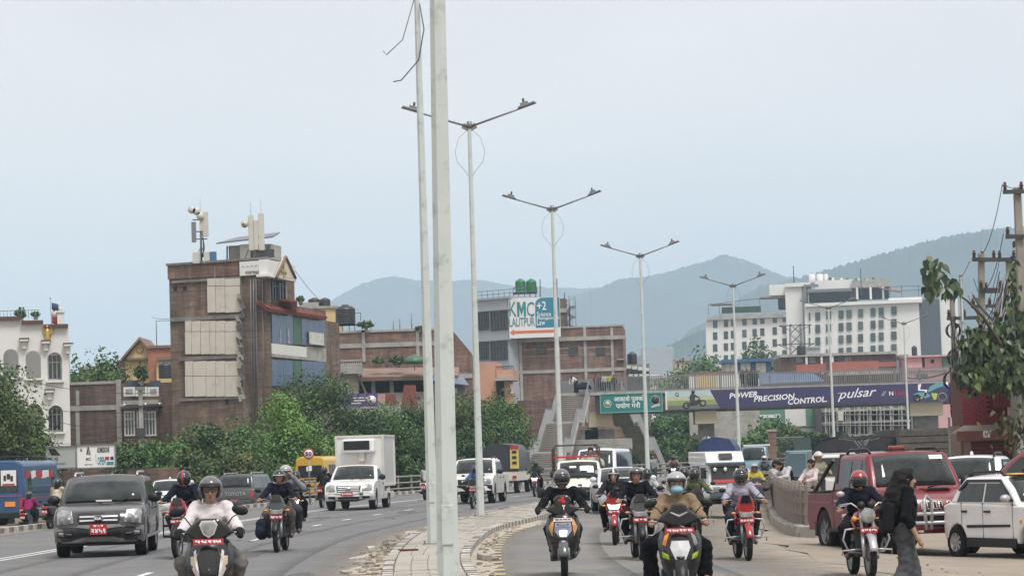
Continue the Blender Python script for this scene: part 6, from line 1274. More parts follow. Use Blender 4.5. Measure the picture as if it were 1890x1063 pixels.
class Car:
 def __init__(s, name, label, cat, x, y, z, rz, L, W, H, body, zf=.85, tc=1.2, zc=1.0, tr0=1.9, tr1=3.2, tg=3.7, zb=1.05, gc=.2, r=.32, ax=(.8, 3.3), nose=.22, tail=.12, tum=.15, open_tail=None, rim=GREYM, group=None, hoodcrown=.06, ww=.2, spokes=5, blow=None):
  s.__dict__.update(L=L, W=W, H=H, zf=zf, tc=tc, zc=zc, tr0=tr0, tr1=tr1, tg=tg, zb=zb, nose=nose, tail=tail, tum=tum, body=body)
  s.rt=thing(name, label, cat, (x, y, z), rz, group);ar=r+.06;h=L/2
  s.front=[(.1, gc), (.02, gc+.18), (0., .5 if zf>.7 else .45), (.03, zf-.14), (.14, zf)]
  out=list(s.front)+[(lerp(.14, tc, .5), lerp(zf, zc, .5)+hoodcrown), (tc, zc)]
  if open_tail:out+=open_tail
  else:out+=[(lerp(tc, tg, .5), lerp(zc, zb, .5)+.01), (tg, zb), (L-.04, zb-.05)]
  s.rear=[(L, .62), (L-.01, gc+.2), (L-.12, gc)]
  out+=s.rear
  for a in(ax[1], ax[0]):
   out+=[(a+ar*math.cos(i*math.pi/8), max(gc, r+ar*math.sin(i*math.pi/8)))for i in range(9)]
  m=MB();s.dprism(m, out, lambda t, z:1-.05*max(0, (.45-z))/.3, 0)
  s.bodyo=m.build('body', body, s.rt, bevel=.06, seg=3)
  if blow:pass
  cab=[(tc-.02, zc-.06), (lerp(tc, tr0, .5), lerp(zc, H, .53)), (tr0, H-.015), (lerp(tr0, tr1, .35), H), (tr1, H-.02), (lerp(tr1, tg, .5), lerp(H, zb, .45)), (tg+.02, zb-.06)]
  m=MB();s.dprism(m, cab, s.ft, 1);m.build('cabin', body, s.rt, bevel=.075, seg=3)
  for k, a in enumerate(ax):
   for sd in(-1, 1):wheel(s.rt, sd*(W/2-ww/2-.01), a-h, r, ww, rim, spokes, sd)
  s.rt_under=MB().box((0, 0, gc+.06), (W*.8, L*.86, .12)).build('underbody', BLACK, s.rt)
 def ft(s, t, z):return 1-s.tum*max(0, z-s.zc)/max(.1, s.H-s.zc)
 def sh(s, t, u):
  a=abs(u)**2.6
  return t+s.nose*a*max(0, 1-t/1.3)-s.tail*a*max(0, 1-(s.L-t)/1.1)
 def dprism(s, m, out, f, mode):
  us=[-1, -.9, -.62, -.3, 0, .3, .62, .9, 1];n=len(out);vs=[]
  for u in us:
   for t, z in out:
    zz=z-(.05*u*u*max(0, (z-s.zc)/max(.1, s.H-s.zc))if mode else(.03*u**4 if z>s.zf-.05 else 0))
    vs.append((u*s.W/2*f(t, z), s.sh(t, u)-s.L/2, zz))
  fs=[(i*n+j, i*n+(j+1)%n, (i+1)*n+(j+1)%n, (i+1)*n+j)for i in range(len(us)-1)for j in range(n)]
  m.add(vs, fs, 0, True);k=len(us)-1;m.add(vs[:n], [tuple(range(n))[::-1]]);m.add(vs[k*n:], [tuple(range(n))])
 def part(s, m, nm, mm, **k):return m.build(nm, mm, s.rt, **k)
 def yf(s, x, z):
  zs=[q[1]for q in s.front];return np.interp(z, zs, [q[0]for q in s.front])+s.nose*abs(2*x/s.W)**2.6-s.L/2
 def yr(s, x, z):
  return np.interp(z, [s.rear[2][1], s.rear[1][1], s.rear[0][1], s.zb-.05], [s.rear[2][0], s.rear[1][0], s.rear[0][0], s.L-.04])-s.tail*abs(2*x/s.W)**2.6-s.L/2
 def patch(s, poly, nm, mm, off=.012, rear=False, mirror=False, sub=3, bevel=.0, depth=.05, parent=None):
  """a panel lying on the front (or rear): outline in x, z"""
  sg=1 if rear else-1;fn=s.yr if rear else s.yf;o=None
  pts=[]
  for i in range(len(poly)):
   a, b=poly[i], poly[(i+1)%len(poly)]
   pts+=[(lerp(a[0], b[0], k/sub), lerp(a[1], b[1], k/sub))for k in range(sub)]
  for mir in((1, -1)if mirror else(1, )):
   n=len(pts);cx=sum(p[0]for p in pts)/n;cz=sum(p[1]for p in pts)/n;m=MB()
   P=[(mir*p[0], fn(p[0], p[1])+sg*off, p[1])for p in pts];B=[(q[0], q[1]-sg*depth, q[2])for q in P];c=(mir*cx, fn(cx, cz)+sg*off*1.5, cz)
   m.add(P+B+[c], [(i, (i+1)%n, 2*n)for i in range(n)]+[(i, n+i, n+(i+1)%n, (i+1)%n)for i in range(n)], sm=False)
   o=m.build(nm, mm, parent or s.rt, bevel=bevel)
  return o
 def side(s, poly, nm, mm, off=.008, cab=False, both=True, depth=.02):
  for sd in((-1, 1)if both is True else(both, )):
   f=s.ft if cab else(lambda t, z:1);n=len(poly);m=MB()
   P=[(sd*(s.W/2*f(t, z)+off), s.sh(t, 1)-s.L/2, z-(.05*max(0, (z-s.zc)/max(.1, s.H-s.zc))if cab else 0))for t, z in poly];B=[(q[0]-sd*(off+depth), q[1], q[2])for q in P]
   m.add(P+B, [tuple(range(n)), tuple(range(n, 2*n))[::-1]]+[(i, (i+1)%n, n+(i+1)%n, n+i)for i in range(n)])
   m.build(nm, mm, s.rt)
 def A(s, z):return lerp(s.tc, s.tr0, (z-s.zc)/(s.H-s.zc))
 def Cc(s, z):return lerp(s.tg, s.tr1, (z-s.zb)/(s.H-s.zb))
 def glass(s, splits, zlo=None, zhi=None, ins=.1, trim=BLACK, mm=GLASS, cin=.14):
  z0=zlo or s.zc+.04;z1=zhi or s.H-.13
  for a, b in zip(splits, splits[1:]):
   def cl(t, z):return min(max(t, s.A(z)+ins), s.Cc(z)-cin)
   zs=[z0, lerp(z0, z1, .5), z1]
   poly=[(cl(a+.03, z), z)for z in zs]+[(cl(b-.03, z), z)for z in zs[::-1]]
   s.side(poly, 'side_window', mm, cab=True, off=.006)
  s.pane(s.tc, s.zc, s.tr0, s.H, 'windscreen', mm, -1)
 def pane(s, t0, z0, t1, z1, nm, mm, sg, lo=.1, hi=.9, wu=.86):
  us=np.linspace(-wu, wu, 9);m=MB();vs=[]
  d=Vector((0, t1-t0, z1-z0)).normalized();nrm=Vector((0, -d.z, d.y))if sg<0 else Vector((0, abs(d.z), abs(d.y)))
  for k in(lo, .35, .65, hi):
   t, z=lerp(t0, t1, k), lerp(z0, z1, k)+(.02 if .2<k<.8 else 0)
   for u in us:vs.append(Vector((u*s.W/2*s.ft(t, z), s.sh(t, u)-s.L/2, z-.05*u*u*max(0, (z-s.zc)/(s.H-s.zc))))+nrm*.02)
  n=len(us);m.add(vs, [(i*n+j, i*n+j+1, (i+1)*n+j+1, (i+1)*n+j)for i in range(3)for j in range(n-1)], sm=True)
  o=m.build(nm, mm, s.rt);o.modifiers.new('thick', 'SOLIDIFY').thickness=.025;return o
 def rearglass(s, **k):return s.pane(s.tg, s.zb, s.tr1, s.H, 'rear_window', GLASS, 1, **k)
 def plate(s, z, w=.34, h=.17, rear=False, txt='', txt2='', x=0, m=PLATE, tm=TXTW):
  y=(s.yr(x, z)+.02)if rear else(s.yf(x, z)-.025);sg=1 if rear else-1
  o=MB().box((x, y, z), (w, .02, h)).build('number_plate', m, s.rt)
  if txt:text(txt, h*.5, tm, (x, y+sg*.0125, z-(h*.18 if txt2 else 0)), o, w=w*.86, h=h*(.42 if txt2 else .6), rot=(R(90), 0, R(180)if rear else 0), ext=.002, bold=.004)
  if txt2:text(txt2, h*.4, tm, (x, y+sg*.0125, z+h*.27), o, w=w*.6, h=h*.22, rot=(R(90), 0, R(180)if rear else 0), ext=.002)
  return o
 def mirrors(s, mm=BLACK, z=None, t=None, sz=(.11, .07, .085), out=.1):
  z=z or s.zc+.1;t=t or s.A(z)+.15
  for sd in(-1, 1):MB().ell((sd*(s.W/2*s.ft(t, z)+out), t-s.L/2, z), sz, 10, 8).box((sd*(s.W/2*s.ft(t, z)+out*.3), t-s.L/2, z-.03), (out, .04, .04)).build('wing_mirror', mm, s.rt)
 def seams(s, ts, z0, z1):
  for t in ts:s.side([(t, z0), (t+.012, z0), (t+.012, z1), (t, z1)], 'door_seam', BLACK, off=.003)
 def handles(s, ts, z, mm=BLACK):
  for t in ts:s.side([(t, z), (t+.17, z), (t+.17, z+.035), (t, z+.035)], 'door_handle', mm, off=.03)
 def rails(s, t0, t1, mm=GREYM, dx=.14):
  for sd in(-1, 1):
   x=sd*(s.W/2*(1-s.tum)-dx);z=s.H-.04
   MB().tube([(x, t0-s.L/2, z), (x, t0+.15-s.L/2, z+.075), (x, t1-.15-s.L/2, z+.075), (x, t1-s.L/2, z)], .025, 6).build('roof_rail', mm, s.rt)
 def wipers(s):
  for sd in(-1, 1):MB().tube([(sd*.12+.1, s.tc-s.L/2+.02, s.zc+.03), (sd*.3+.2, s.tc-s.L/2+.06, s.zc+.09)], .012, 4).build('wiper', BLACK, s.rt)
SILV=mat('silver_trim', (.4, .4, .41), .35, .4)
# --- grey SUV in the left lane
def suv():
 P=paint('suv_grey', (.035, .037, .04), .25);P2=paint('suv_lower_grey', (.17, .162, .15), .4)
 c=Car('suv', 'dark grey SUV with silver roof rails coming towards us on the left', 'car', -8.62, 55.3, 0, .065, 4.35, 1.84, 1.66, P, zf=.93, tc=1.12, zc=1.06, tr0=1.85, tr1=3.6, tg=4.15, zb=1.08, gc=.26, r=.35, ax=(.85, 3.48), nose=.2, rim=SILV, ww=.24)
 c.glass([1.2, 2.35, 3.2, 4.1]);c.rearglass();c.rails(1.9, 3.7, SILV);c.mirrors(BLACK, sz=(.14, .08, .1), out=.14);c.wipers();c.seams([1.5, 2.45, 3.35], .35, 1.05);c.handles([2.2, 3.1], .92, P)
 c.patch([(-.38, .66), (.38, .66), (.44, .8), (.42, .9), (-.42, .9), (-.44, .8)], 'grille', BLACK, .014)
 for z in(.745, .825):c.patch([(-.38, z-.018), (.38, z-.018), (.38, z+.018), (-.38, z+.018)], 'grille_bar', CHROME, .03)
 y=c.yf(0, .785)-.055;MB().lathe([(.105, 0), (.105, -.012), (0, -.014)], (0, 0, 0), 'y', 20).build('badge', CHROME, c.rt, loc=(0, y, .785)).scale=(1, 1, .6);MB().lathe([(.092, -.013), (.0, -.0155)], (0, 0, 0), 'y', 20).build('badge_face', BLACK, c.rt, loc=(0, y-.002, .785)).scale=(1, 1, .56)
 text('KIA', .07, TXTW, (0, y-.02, .785), c.rt, w=.14, h=.055, bold=.003)
 c.patch([(.5, .7), (.84, .66), (.86, .9), (.78, .97), (.55, .95)], 'headlamp', LAMPG, .02, mirror=True, bevel=.012);c.patch([(.56, .72), (.68, .71), (.68, .86), (.58, .88)], 'reflector', GREYM, .03, mirror=True);c.patch([(.7, .7), (.8, .69), (.8, .82), (.7, .85)], 'reflector', GREYM, .032, mirror=True)
 c.patch([(-.9, .3), (.9, .3), (.9, .62), (.46, .62), (.4, .66), (-.4, .66), (-.46, .62), (-.9, .62)], 'bumper', P2, .035, bevel=.02, sub=4)
 c.patch([(-.46, .42), (.46, .42), (.44, .56), (-.44, .56)], 'air_intake', BLACK, .05);c.patch([(.52, .4), (.84, .42), (.84, .54), (.52, .54)], 'fog_recess', BLACK, .048, mirror=True);c.patch([(.7, .44), (.82, .45), (.82, .52), (.7, .52)], 'fog_lamp', LAMPG, .06, mirror=True);c.patch([(.54, .47), (.7, .47), (.7, .485), (.54, .485)], 'fog_trim', SILV, .056, mirror=True)
 c.patch([(-.86, .24), (.86, .24), (.84, .33), (-.84, .33)], 'skid_strip', BLACK, .03, sub=4)
 y=c.yf(0, .56)-.07;o=MB().box((-.0, y, .57), (.34, .02, .21)).build('number_plate', PLATE, c.rt);text('२४५१', .1, TXTW, (0, y-.012, .535), o, w=.29, h=.095, ext=.002, bold=.003);text('बा ५ च', .05, TXTW, (0, y-.012, .635), o, w=.2, h=.045, ext=.002, bold=.002)
 c.side([(.45, .36), (4.2, .36), (4.25, .62), (.42, .62)][:2]+[(4.2, .42), (.45, .42)], 'side_skirt', P2, off=.015);c.side([(1.35, .58), (3., .58), (3., .66), (1.35, .66)], 'side_moulding', P2, off=.02)
 MB().box((.05, -1.42+.0, 1.13), (.32, .06, .03)).build('dash_tray', WHITE, c.rt)
suv()
# --- white refrigerated box truck
def reefer():
 P=paint('truck_white', (.66, .66, .65), .35, dirt=(.5, .48, .44))
 c=Car('box_truck', 'white pickup based refrigerated box truck with a black cooling unit above the cab', 'truck', -5.95, 98.9, 0, -.1, 5.3, 1.82, 1.66, P, zf=.94, tc=1.25, zc=1.08, tr0=1.95, tr1=2.6, tg=2.72, zb=1.08, gc=.36, r=.37, ax=(.85, 4.0), nose=.22, open_tail=[(2.85, 1.08), (2.86, .62), (5.2, .62)], ww=.24, rim=GREYM)
 c.glass([1.3, 2.75]);c.mirrors(BLACK, sz=(.12, .07, .11), out=.16);c.wipers();c.seams([1.5, 2.6], .45, 1.06);c.handles([2.4], .92)
 c.patch([(-.42, .68), (.42, .68), (.46, .9), (-.46, .9)], 'grille', BLACK, .014)
 for z in(.72, .79, .86):c.patch([(-.4, z-.02), (.4, z-.02), (.4, z+.012), (-.4, z+.012)], 'grille_bar', WHITE, .03)
 y=c.yf(0, .8)-.045;MB().lathe([(.085, 0), (.085, -.015), (0, -.02)], n=14, axis='y').build('badge', CHROME, c.rt, loc=(0, y, .8)).scale=(1.2, 1, .8)
 c.patch([(.5, .7), (.84, .72), (.86, .88), (.72, .95), (.53, .93)], 'headlamp', LAMPG, .02, mirror=True, bevel=.01)
 c.patch([(-.88, .4), (.88, .4), (.88, .64), (-.88, .64)], 'bumper', P, .04, bevel=.02, sub=4);c.patch([(-.4, .42), (.4, .42), (.38, .5), (-.38, .5)], 'air_intake', BLACK, .055);c.patch([(.5, .42), (.78, .44), (.76, .52), (.52, .52)], 'fog_recess', BLACK, .055, mirror=True);c.patch([(-.3, .32), (.3, .32), (.6, .4), (-.6, .4)], 'skid_plate', BLACK, .02)
 c.plate(.6, .44, .12, txt='बा ६ च ४२१८').location=(-.05, -.04, 0);c.patch([(.42, .56), (.54, .56), (.54, .66), (.42, .66)], 'green_sticker', mat('sticker_green', (.02, .14, .06), .5), .055)
 z0, z1, y0, y1=.86, 2.72, .22, 3.05;BW=1.78
 b=MB().box((0, (y0+y1)/2, (z0+z1)/2), (BW, y1-y0, z1-z0)).build('cargo_box', P, c.rt, bevel=.03)
 m=MB()
 for x in(-BW/2, BW/2):
  for zz in(z0, z1):m.box((x, (y0+y1)/2, zz), (.07, y1-y0+.06, .07))
  for yy in(y0, y1):m.box((x, yy, (z0+z1)/2), (.07, .07, z1-z0))
 for zz in(z0, z1):m.box((0, y0, zz), (BW-.07, .07, .07))
 m.build('box_frame', PANEL, c.rt)
 MB().box((0, y0-.14, 2.36), (1.22, .34, .5)).build('cooling_unit', WHITE, c.rt, bevel=.07);MB().box((-.06, y0-.315, 2.38), (.98, .03, .34)).build('cooling_grille', BLACK, c.rt)
 for i in range(5):MB().box((-.06, y0-.335, 2.26+i*.06), (.94, .02, .012)).build('grille_louver', DARKM, c.rt)
 MB().box((.1, y0-.08, 1.95), (.2, .16, .34)).tube([(.1, y0-.08, 1.8), (.1, y0-.1, 1.62)], .05, 6).build('cooling_duct', PANEL, c.rt)
 MB().box((0, 1.6, .76), (1.3, 3., .18)).box((.7, .35, .62), (.3, .5, .3)).build('chassis', BLACK, c.rt)
reefer()
# --- white pickup behind the lamp post
def pickup_white():
 P=paint('pickup_white', (.64, .64, .62), .35, dirt=(.5, .48, .44));p=at(884, 928, 104.2)
 c=Car('pickup_truck', 'white double cab pickup with black bumper partly hidden behind a lamp post', 'pickup truck', p.x, 104.4, 0, -.13, 5.1, 1.8, 1.76, P, zf=1.0, tc=1.25, zc=1.12, tr0=1.95, tr1=3.35, tg=3.5, zb=1.12, gc=.38, r=.38, ax=(.85, 3.85), nose=.24, open_tail=[(3.55, 1.12), (5.05, 1.1)], ww=.25)
 c.glass([1.3, 2.5, 3.4]);c.mirrors(BLACK, sz=(.12, .07, .1), out=.14);c.wipers();c.seams([1.5, 2.55, 3.5], .45, 1.08);c.handles([2.3, 3.2], .96)
 c.patch([(-.42, .74), (.42, .74), (.46, .95), (-.46, .95)], 'grille', BLACK, .014);c.patch([(.5, .74), (.84, .76), (.86, .92), (.72, .98), (.53, .96)], 'headlamp', LAMPG, .02, mirror=True, bevel=.01);c.patch([(-.88, .38), (.88, .38), (.88, .72), (-.88, .72)], 'bumper', BLACK, .05, bevel=.02, sub=4)
 c.rails(2.1, 3.3, BLACK)
 MB().tube([(-.7, 1.0, 1.1), (-.62, 1.0, 1.72), (.62, 1.0, 1.72), (.7, 1.0, 1.1)], .035, 6).build('roll_bar', P, c.rt)
pickup_white()
# --- white hatchback and dark pickup going away on the service road
def away_cars():
 P=paint('hatch_white', (.66, .67, .67), .3);p=at(306, 930, 112)
 c=Car('hatchback', 'white hatchback seen from behind between the grey SUV and the dark pickup', 'car', p.x+.25, 113.6, -.34, R(180)-.1, 3.7, 1.66, 1.62, P, zf=.85, tc=.95, zc=1.02, tr0=1.6, tr1=3.05, tg=3.45, zb=1.08, r=.3, ax=(.65, 3.05), tail=.16)
 c.glass([1., 2., 2.9]);c.rearglass(lo=.12, hi=.86);c.patch([(.56, .82), (.78, .86), (.76, 1.05), (.6, 1.03)], 'tail_lamp', REDL, .02, rear=True, mirror=True);c.plate(.72, .4, .12, True, 'बा १२ च', m=PLATE);c.patch([(-.78, .3), (.78, .3), (.78, .58), (-.78, .58)], 'bumper', P, .03, rear=True, bevel=.02, sub=4);MB().ell((0, 1.1, 1.64), (.05, .09, .07)).build('roof_antenna', P, c.rt);c.mirrors(P)
 G=paint('pickup_charcoal', (.05, .056, .06), .35);p=at(437, 935, 124)
 c=Car('pickup_truck', 'dark charcoal pickup with canopy seen from behind, tailgate lettering across its back', 'pickup truck', p.x+.35, 126.4, -.45, R(180)-.17, 5.2, 1.86, 1.82, G, zf=1., tc=1.3, zc=1.12, tr0=2., tr1=4.75, tg=5.12, zb=1.12, gc=.36, r=.38, ax=(.9, 4.), tail=.1, ww=.25)
 c.glass([1.4, 2.5, 3.4, 4.9], cin=.25);c.rearglass(lo=.12, hi=.84);c.rails(2.2, 4.6, SILV)
 y=c.yr(0, .92)+.02;text('TOYOTA', .2, SILV, (-.05, y, .9), c.rt, w=1.05, h=.17, rot=(R(90), 0, R(180)), bold=.006, ext=.008)
 c.patch([(.74, .68), (.9, .7), (.9, 1.08), (.76, 1.06)], 'tail_lamp', REDL, .02, rear=True, mirror=True);c.patch([(.62, .84), (.72, .84), (.72, 1.02), (.62, 1.02)], 'sticker', SIGNW, .02, rear=True);c.patch([(-.8, .42), (.8, .42), (.8, .6), (-.8, .6)], 'bumper', GREYM, .06, rear=True, bevel=.02);c.plate(.6, .4, .12, True);c.mirrors(G);c.patch([(-.62, .62), (.62, .62), (.62, .635), (-.62, .635)], 'tailgate_seam', BLACK, .01, rear=True)
away_cars()
# --- buses
def bus(label, x, y, z, rz, L, W, H, P, band, roofm, school=False):
 t=thing('bus', label, 'bus', (x, y, z), rz);h=L/2;g=.38
 prof=[(-W/2+.05, g), (W/2-.05, g), (W/2, g+.3), (W/2, H*.58), (W/2-.09, H-.18), (W/2-.3, H-.02), (0, H), (-W/2+.3, H-.02), (-W/2+.09, H-.18), (-W/2, H*.58), (-W/2, g+.3)]
 MB().prism(prof, -h, h).build('body', P, t, bevel=.08)
 zw0, zw1=H*.5, H*.8;n=7
 for sd in(-1, 1):
  for i in range(n):
   y0=-h+.9+i*(L-1.5)/n;w=(L-1.5)/n-.06;x0=sd*(W/2+.005);x1=sd*(W/2-.085)
   m=MB();m.add([(x0, y0, zw0), (x0, y0+w, zw0), (x1, y0+w, zw1), (x1, y0, zw1)], [(0, 1, 2, 3)]);o=m.build('side_window', GLASS, t);o.modifiers.new('thick', 'SOLIDIFY').thickness=.03
   if i>0:MB().box((x0+sd*.02, y0+w/2, lerp(zw0, zw1, .35)), (.02, w, .025)).build('window_bar', GREYM, o)
  for(zz, hh, mm)in band:MB().box((sd*(W/2+.004), 0, zz), (.012, L-.3, hh)).build('side_stripe', mm, t)
  for yy in(-h+1.6, h-1.7):
   MB().lathe([(0, -.02), (.56, -.02), (.56, .012), (0, .012)], (sd*W/2, yy, .48), 'x', 20).build('wheel_arch', BLACK, t);wheel(t, sd*(W/2-.1), yy, .46, .26, GREYM, 6, sd)
 MB().box((0, h+.01, H*.66), (W*.74, .03, H*.27)).build('rear_window', GLASS, t, bevel=.03);MB().box((0, -h-.01, H*.62), (W*.86, .03, H*.34)).build('windscreen', GLASS, t, bevel=.03)
 for sd in(-1, 1):MB().box((sd*(W/2-.14), h+.02, H*.36), (.16, .04, .42)).build('tail_lamp', REDL, t, bevel=.015);MB().box((sd*(W/2-.14), h+.022, H*.36-.3), (.16, .04, .1)).build('indicator', AMBER, t);MB().box((sd*(W/2-.2), -h-.02, H*.28), (.26, .04, .16)).build('headlamp', LAMPG, t, bevel=.02)
 MB().box((0, h+.03, .5), (W*.94, .1, .22)).build('rear_bumper', roofm if school else BLACK, t, bevel=.03)
 return t, h
def buses():
 BB=paint('bus_blue', (.012, .06, .17), .35, dirt=(.03, .08, .18));p=at(18, 960, 101)
 MAG=mat('bus_magenta', (.25, .05, .14), .5);t, h=bus('blue city bus with red and white window stickers at the left edge', p.x-.15, 104.4, -.45, R(0)+.0, 7.2, 2.2, 2.72, BB, [(1.16, .035, MAG), (.72, .02, MATS['sign_white'])], BB)
 t.rotation_euler.z=R(180)-.02;p=at(14, 960, 106.4);t.location=(p.x-.3, 110., -.45)
 for sd in(-1, ):
  for i, (mm, w)in enumerate(((PLATE, .4), (SIGNW, .35), (PLATE, .75), (SIGNW, 1.0), (PLATE, .6))):
   MB().box((sd*(2.2/2-.04), 3.0-i*1.12, 2.1), (.03, w, .3)).build('window_sticker', mm, t).rotation_euler=(0, 0, 0)
 for i, (mm, w)in enumerate(((PLATE, .45), (SIGNW, .5), (PLATE, .8), (SIGNW, 1.1), (PLATE, .7))):MB().box((1.07, 2.75-i*1.2, 2.14), (.03, w, .28)).build('window_sticker', mm, t);MB().box((-1.07, 2.75-i*1.2, 2.14), (.03, w, .28)).build('window_sticker', mm, t)
 MB().box((.55, 3.63, 2.0), (.62, .02, .62)).build('poster', SIGNW, t, bevel=.05);MB().box((-.45, 3.63, 2.0), (.62, .02, .62)).build('poster', SIGNW, t, bevel=.05)
 for q in((-.45, 2.06, .14), (-.3, 2.0, .1), (-.58, 1.98, .1)):MB().box((q[0], 3.645, q[1]), (q[2], .008, .22)).build('poster_print', TXTB, t)
 MB().box((-.45, 3.645, 1.74), (.5, .008, .07)).build('poster_print', PLATE, t);MB().box((-.5, 3.64, .95), (.42, .012, .2)).build('number_plate', AMBER, t);MB().box((0, 3.64, 1.28), (2.0, .012, .05)).build('rear_stripe', MAG, t)
 m=MB()
 for x in(-.8, .8):m.tube([(x, -2.4, 2.86), (x, 2.6, 2.86)], .02, 5)
 for yy in np.linspace(-2.4, 2.6, 7):m.tube([(-.8, yy, 2.72), (-.8, yy, 2.86), (.8, yy, 2.86), (.8, yy, 2.72)], .02, 5)
 m.build('roof_rack', BLACK, t)
 YB=paint('bus_yellow', (.56, .33, .03), .4, dirt=(.4, .26, .06));p=at(574, 918, 140)
 t, h=bus('yellow school bus seen from behind beyond the speed limit sign', p.x+.5, 142.7, -.22, R(180)-.2, 5.2, 1.78, 2.36, YB, [(1.0, .05, TXTB)], YB, True)
 for zz, w in((1.12, .7), (.74, 1.1)):MB().box((0, 2.61, zz), (w, .012, .07)).build('rear_lettering', TXTB, t)
 MB().box((0, 2.61, 1.3), (1.9, .012, .03)).build('body_seam', TXTB, t);MB().box((.1, 2.64, 1.7), (.2, .008, .24)).build('window_notice', SIGNW, t);MB().box((.52, 2.615, .95), (.34, .02, .4)).build('engine_hatch', YB, t, bevel=.02);MB().box((0, 2.66, .62), (.4, .012, .12)).build('number_plate', SIGNW, t)
 p=at(572, 925, 112);s=thing('speed_limit_sign', 'round red rimmed 50 speed limit sign on a thin pole', 'road sign', (p.x, p.y, -.0));q=at(572, 837, 112)
 MB().tube([(0, 0, 0), (0, 0, q.z)], .03, 6).build('pole', GREYM, s);o=MB().lathe([(0, .012), (.23, .012), (.23, 0), (0, 0)], (0, -.04, q.z), 'y', 24).build('sign_disc', SIGNW, s);MB().lathe([(.185, -.004), (.23, -.004), (.23, -.008), (.185, -.008)], (0, -.04, q.z), 'y', 24).build('red_rim', PLATE, o);text('50', .24, TXTB, (0, -.05, q.z), o, w=.27, h=.18, bold=.008, ext=.002)
 MB().box((.06, -.03, q.z-.62), (.12, .02, .22)).build('small_notice', SIGNW, s)
buses()
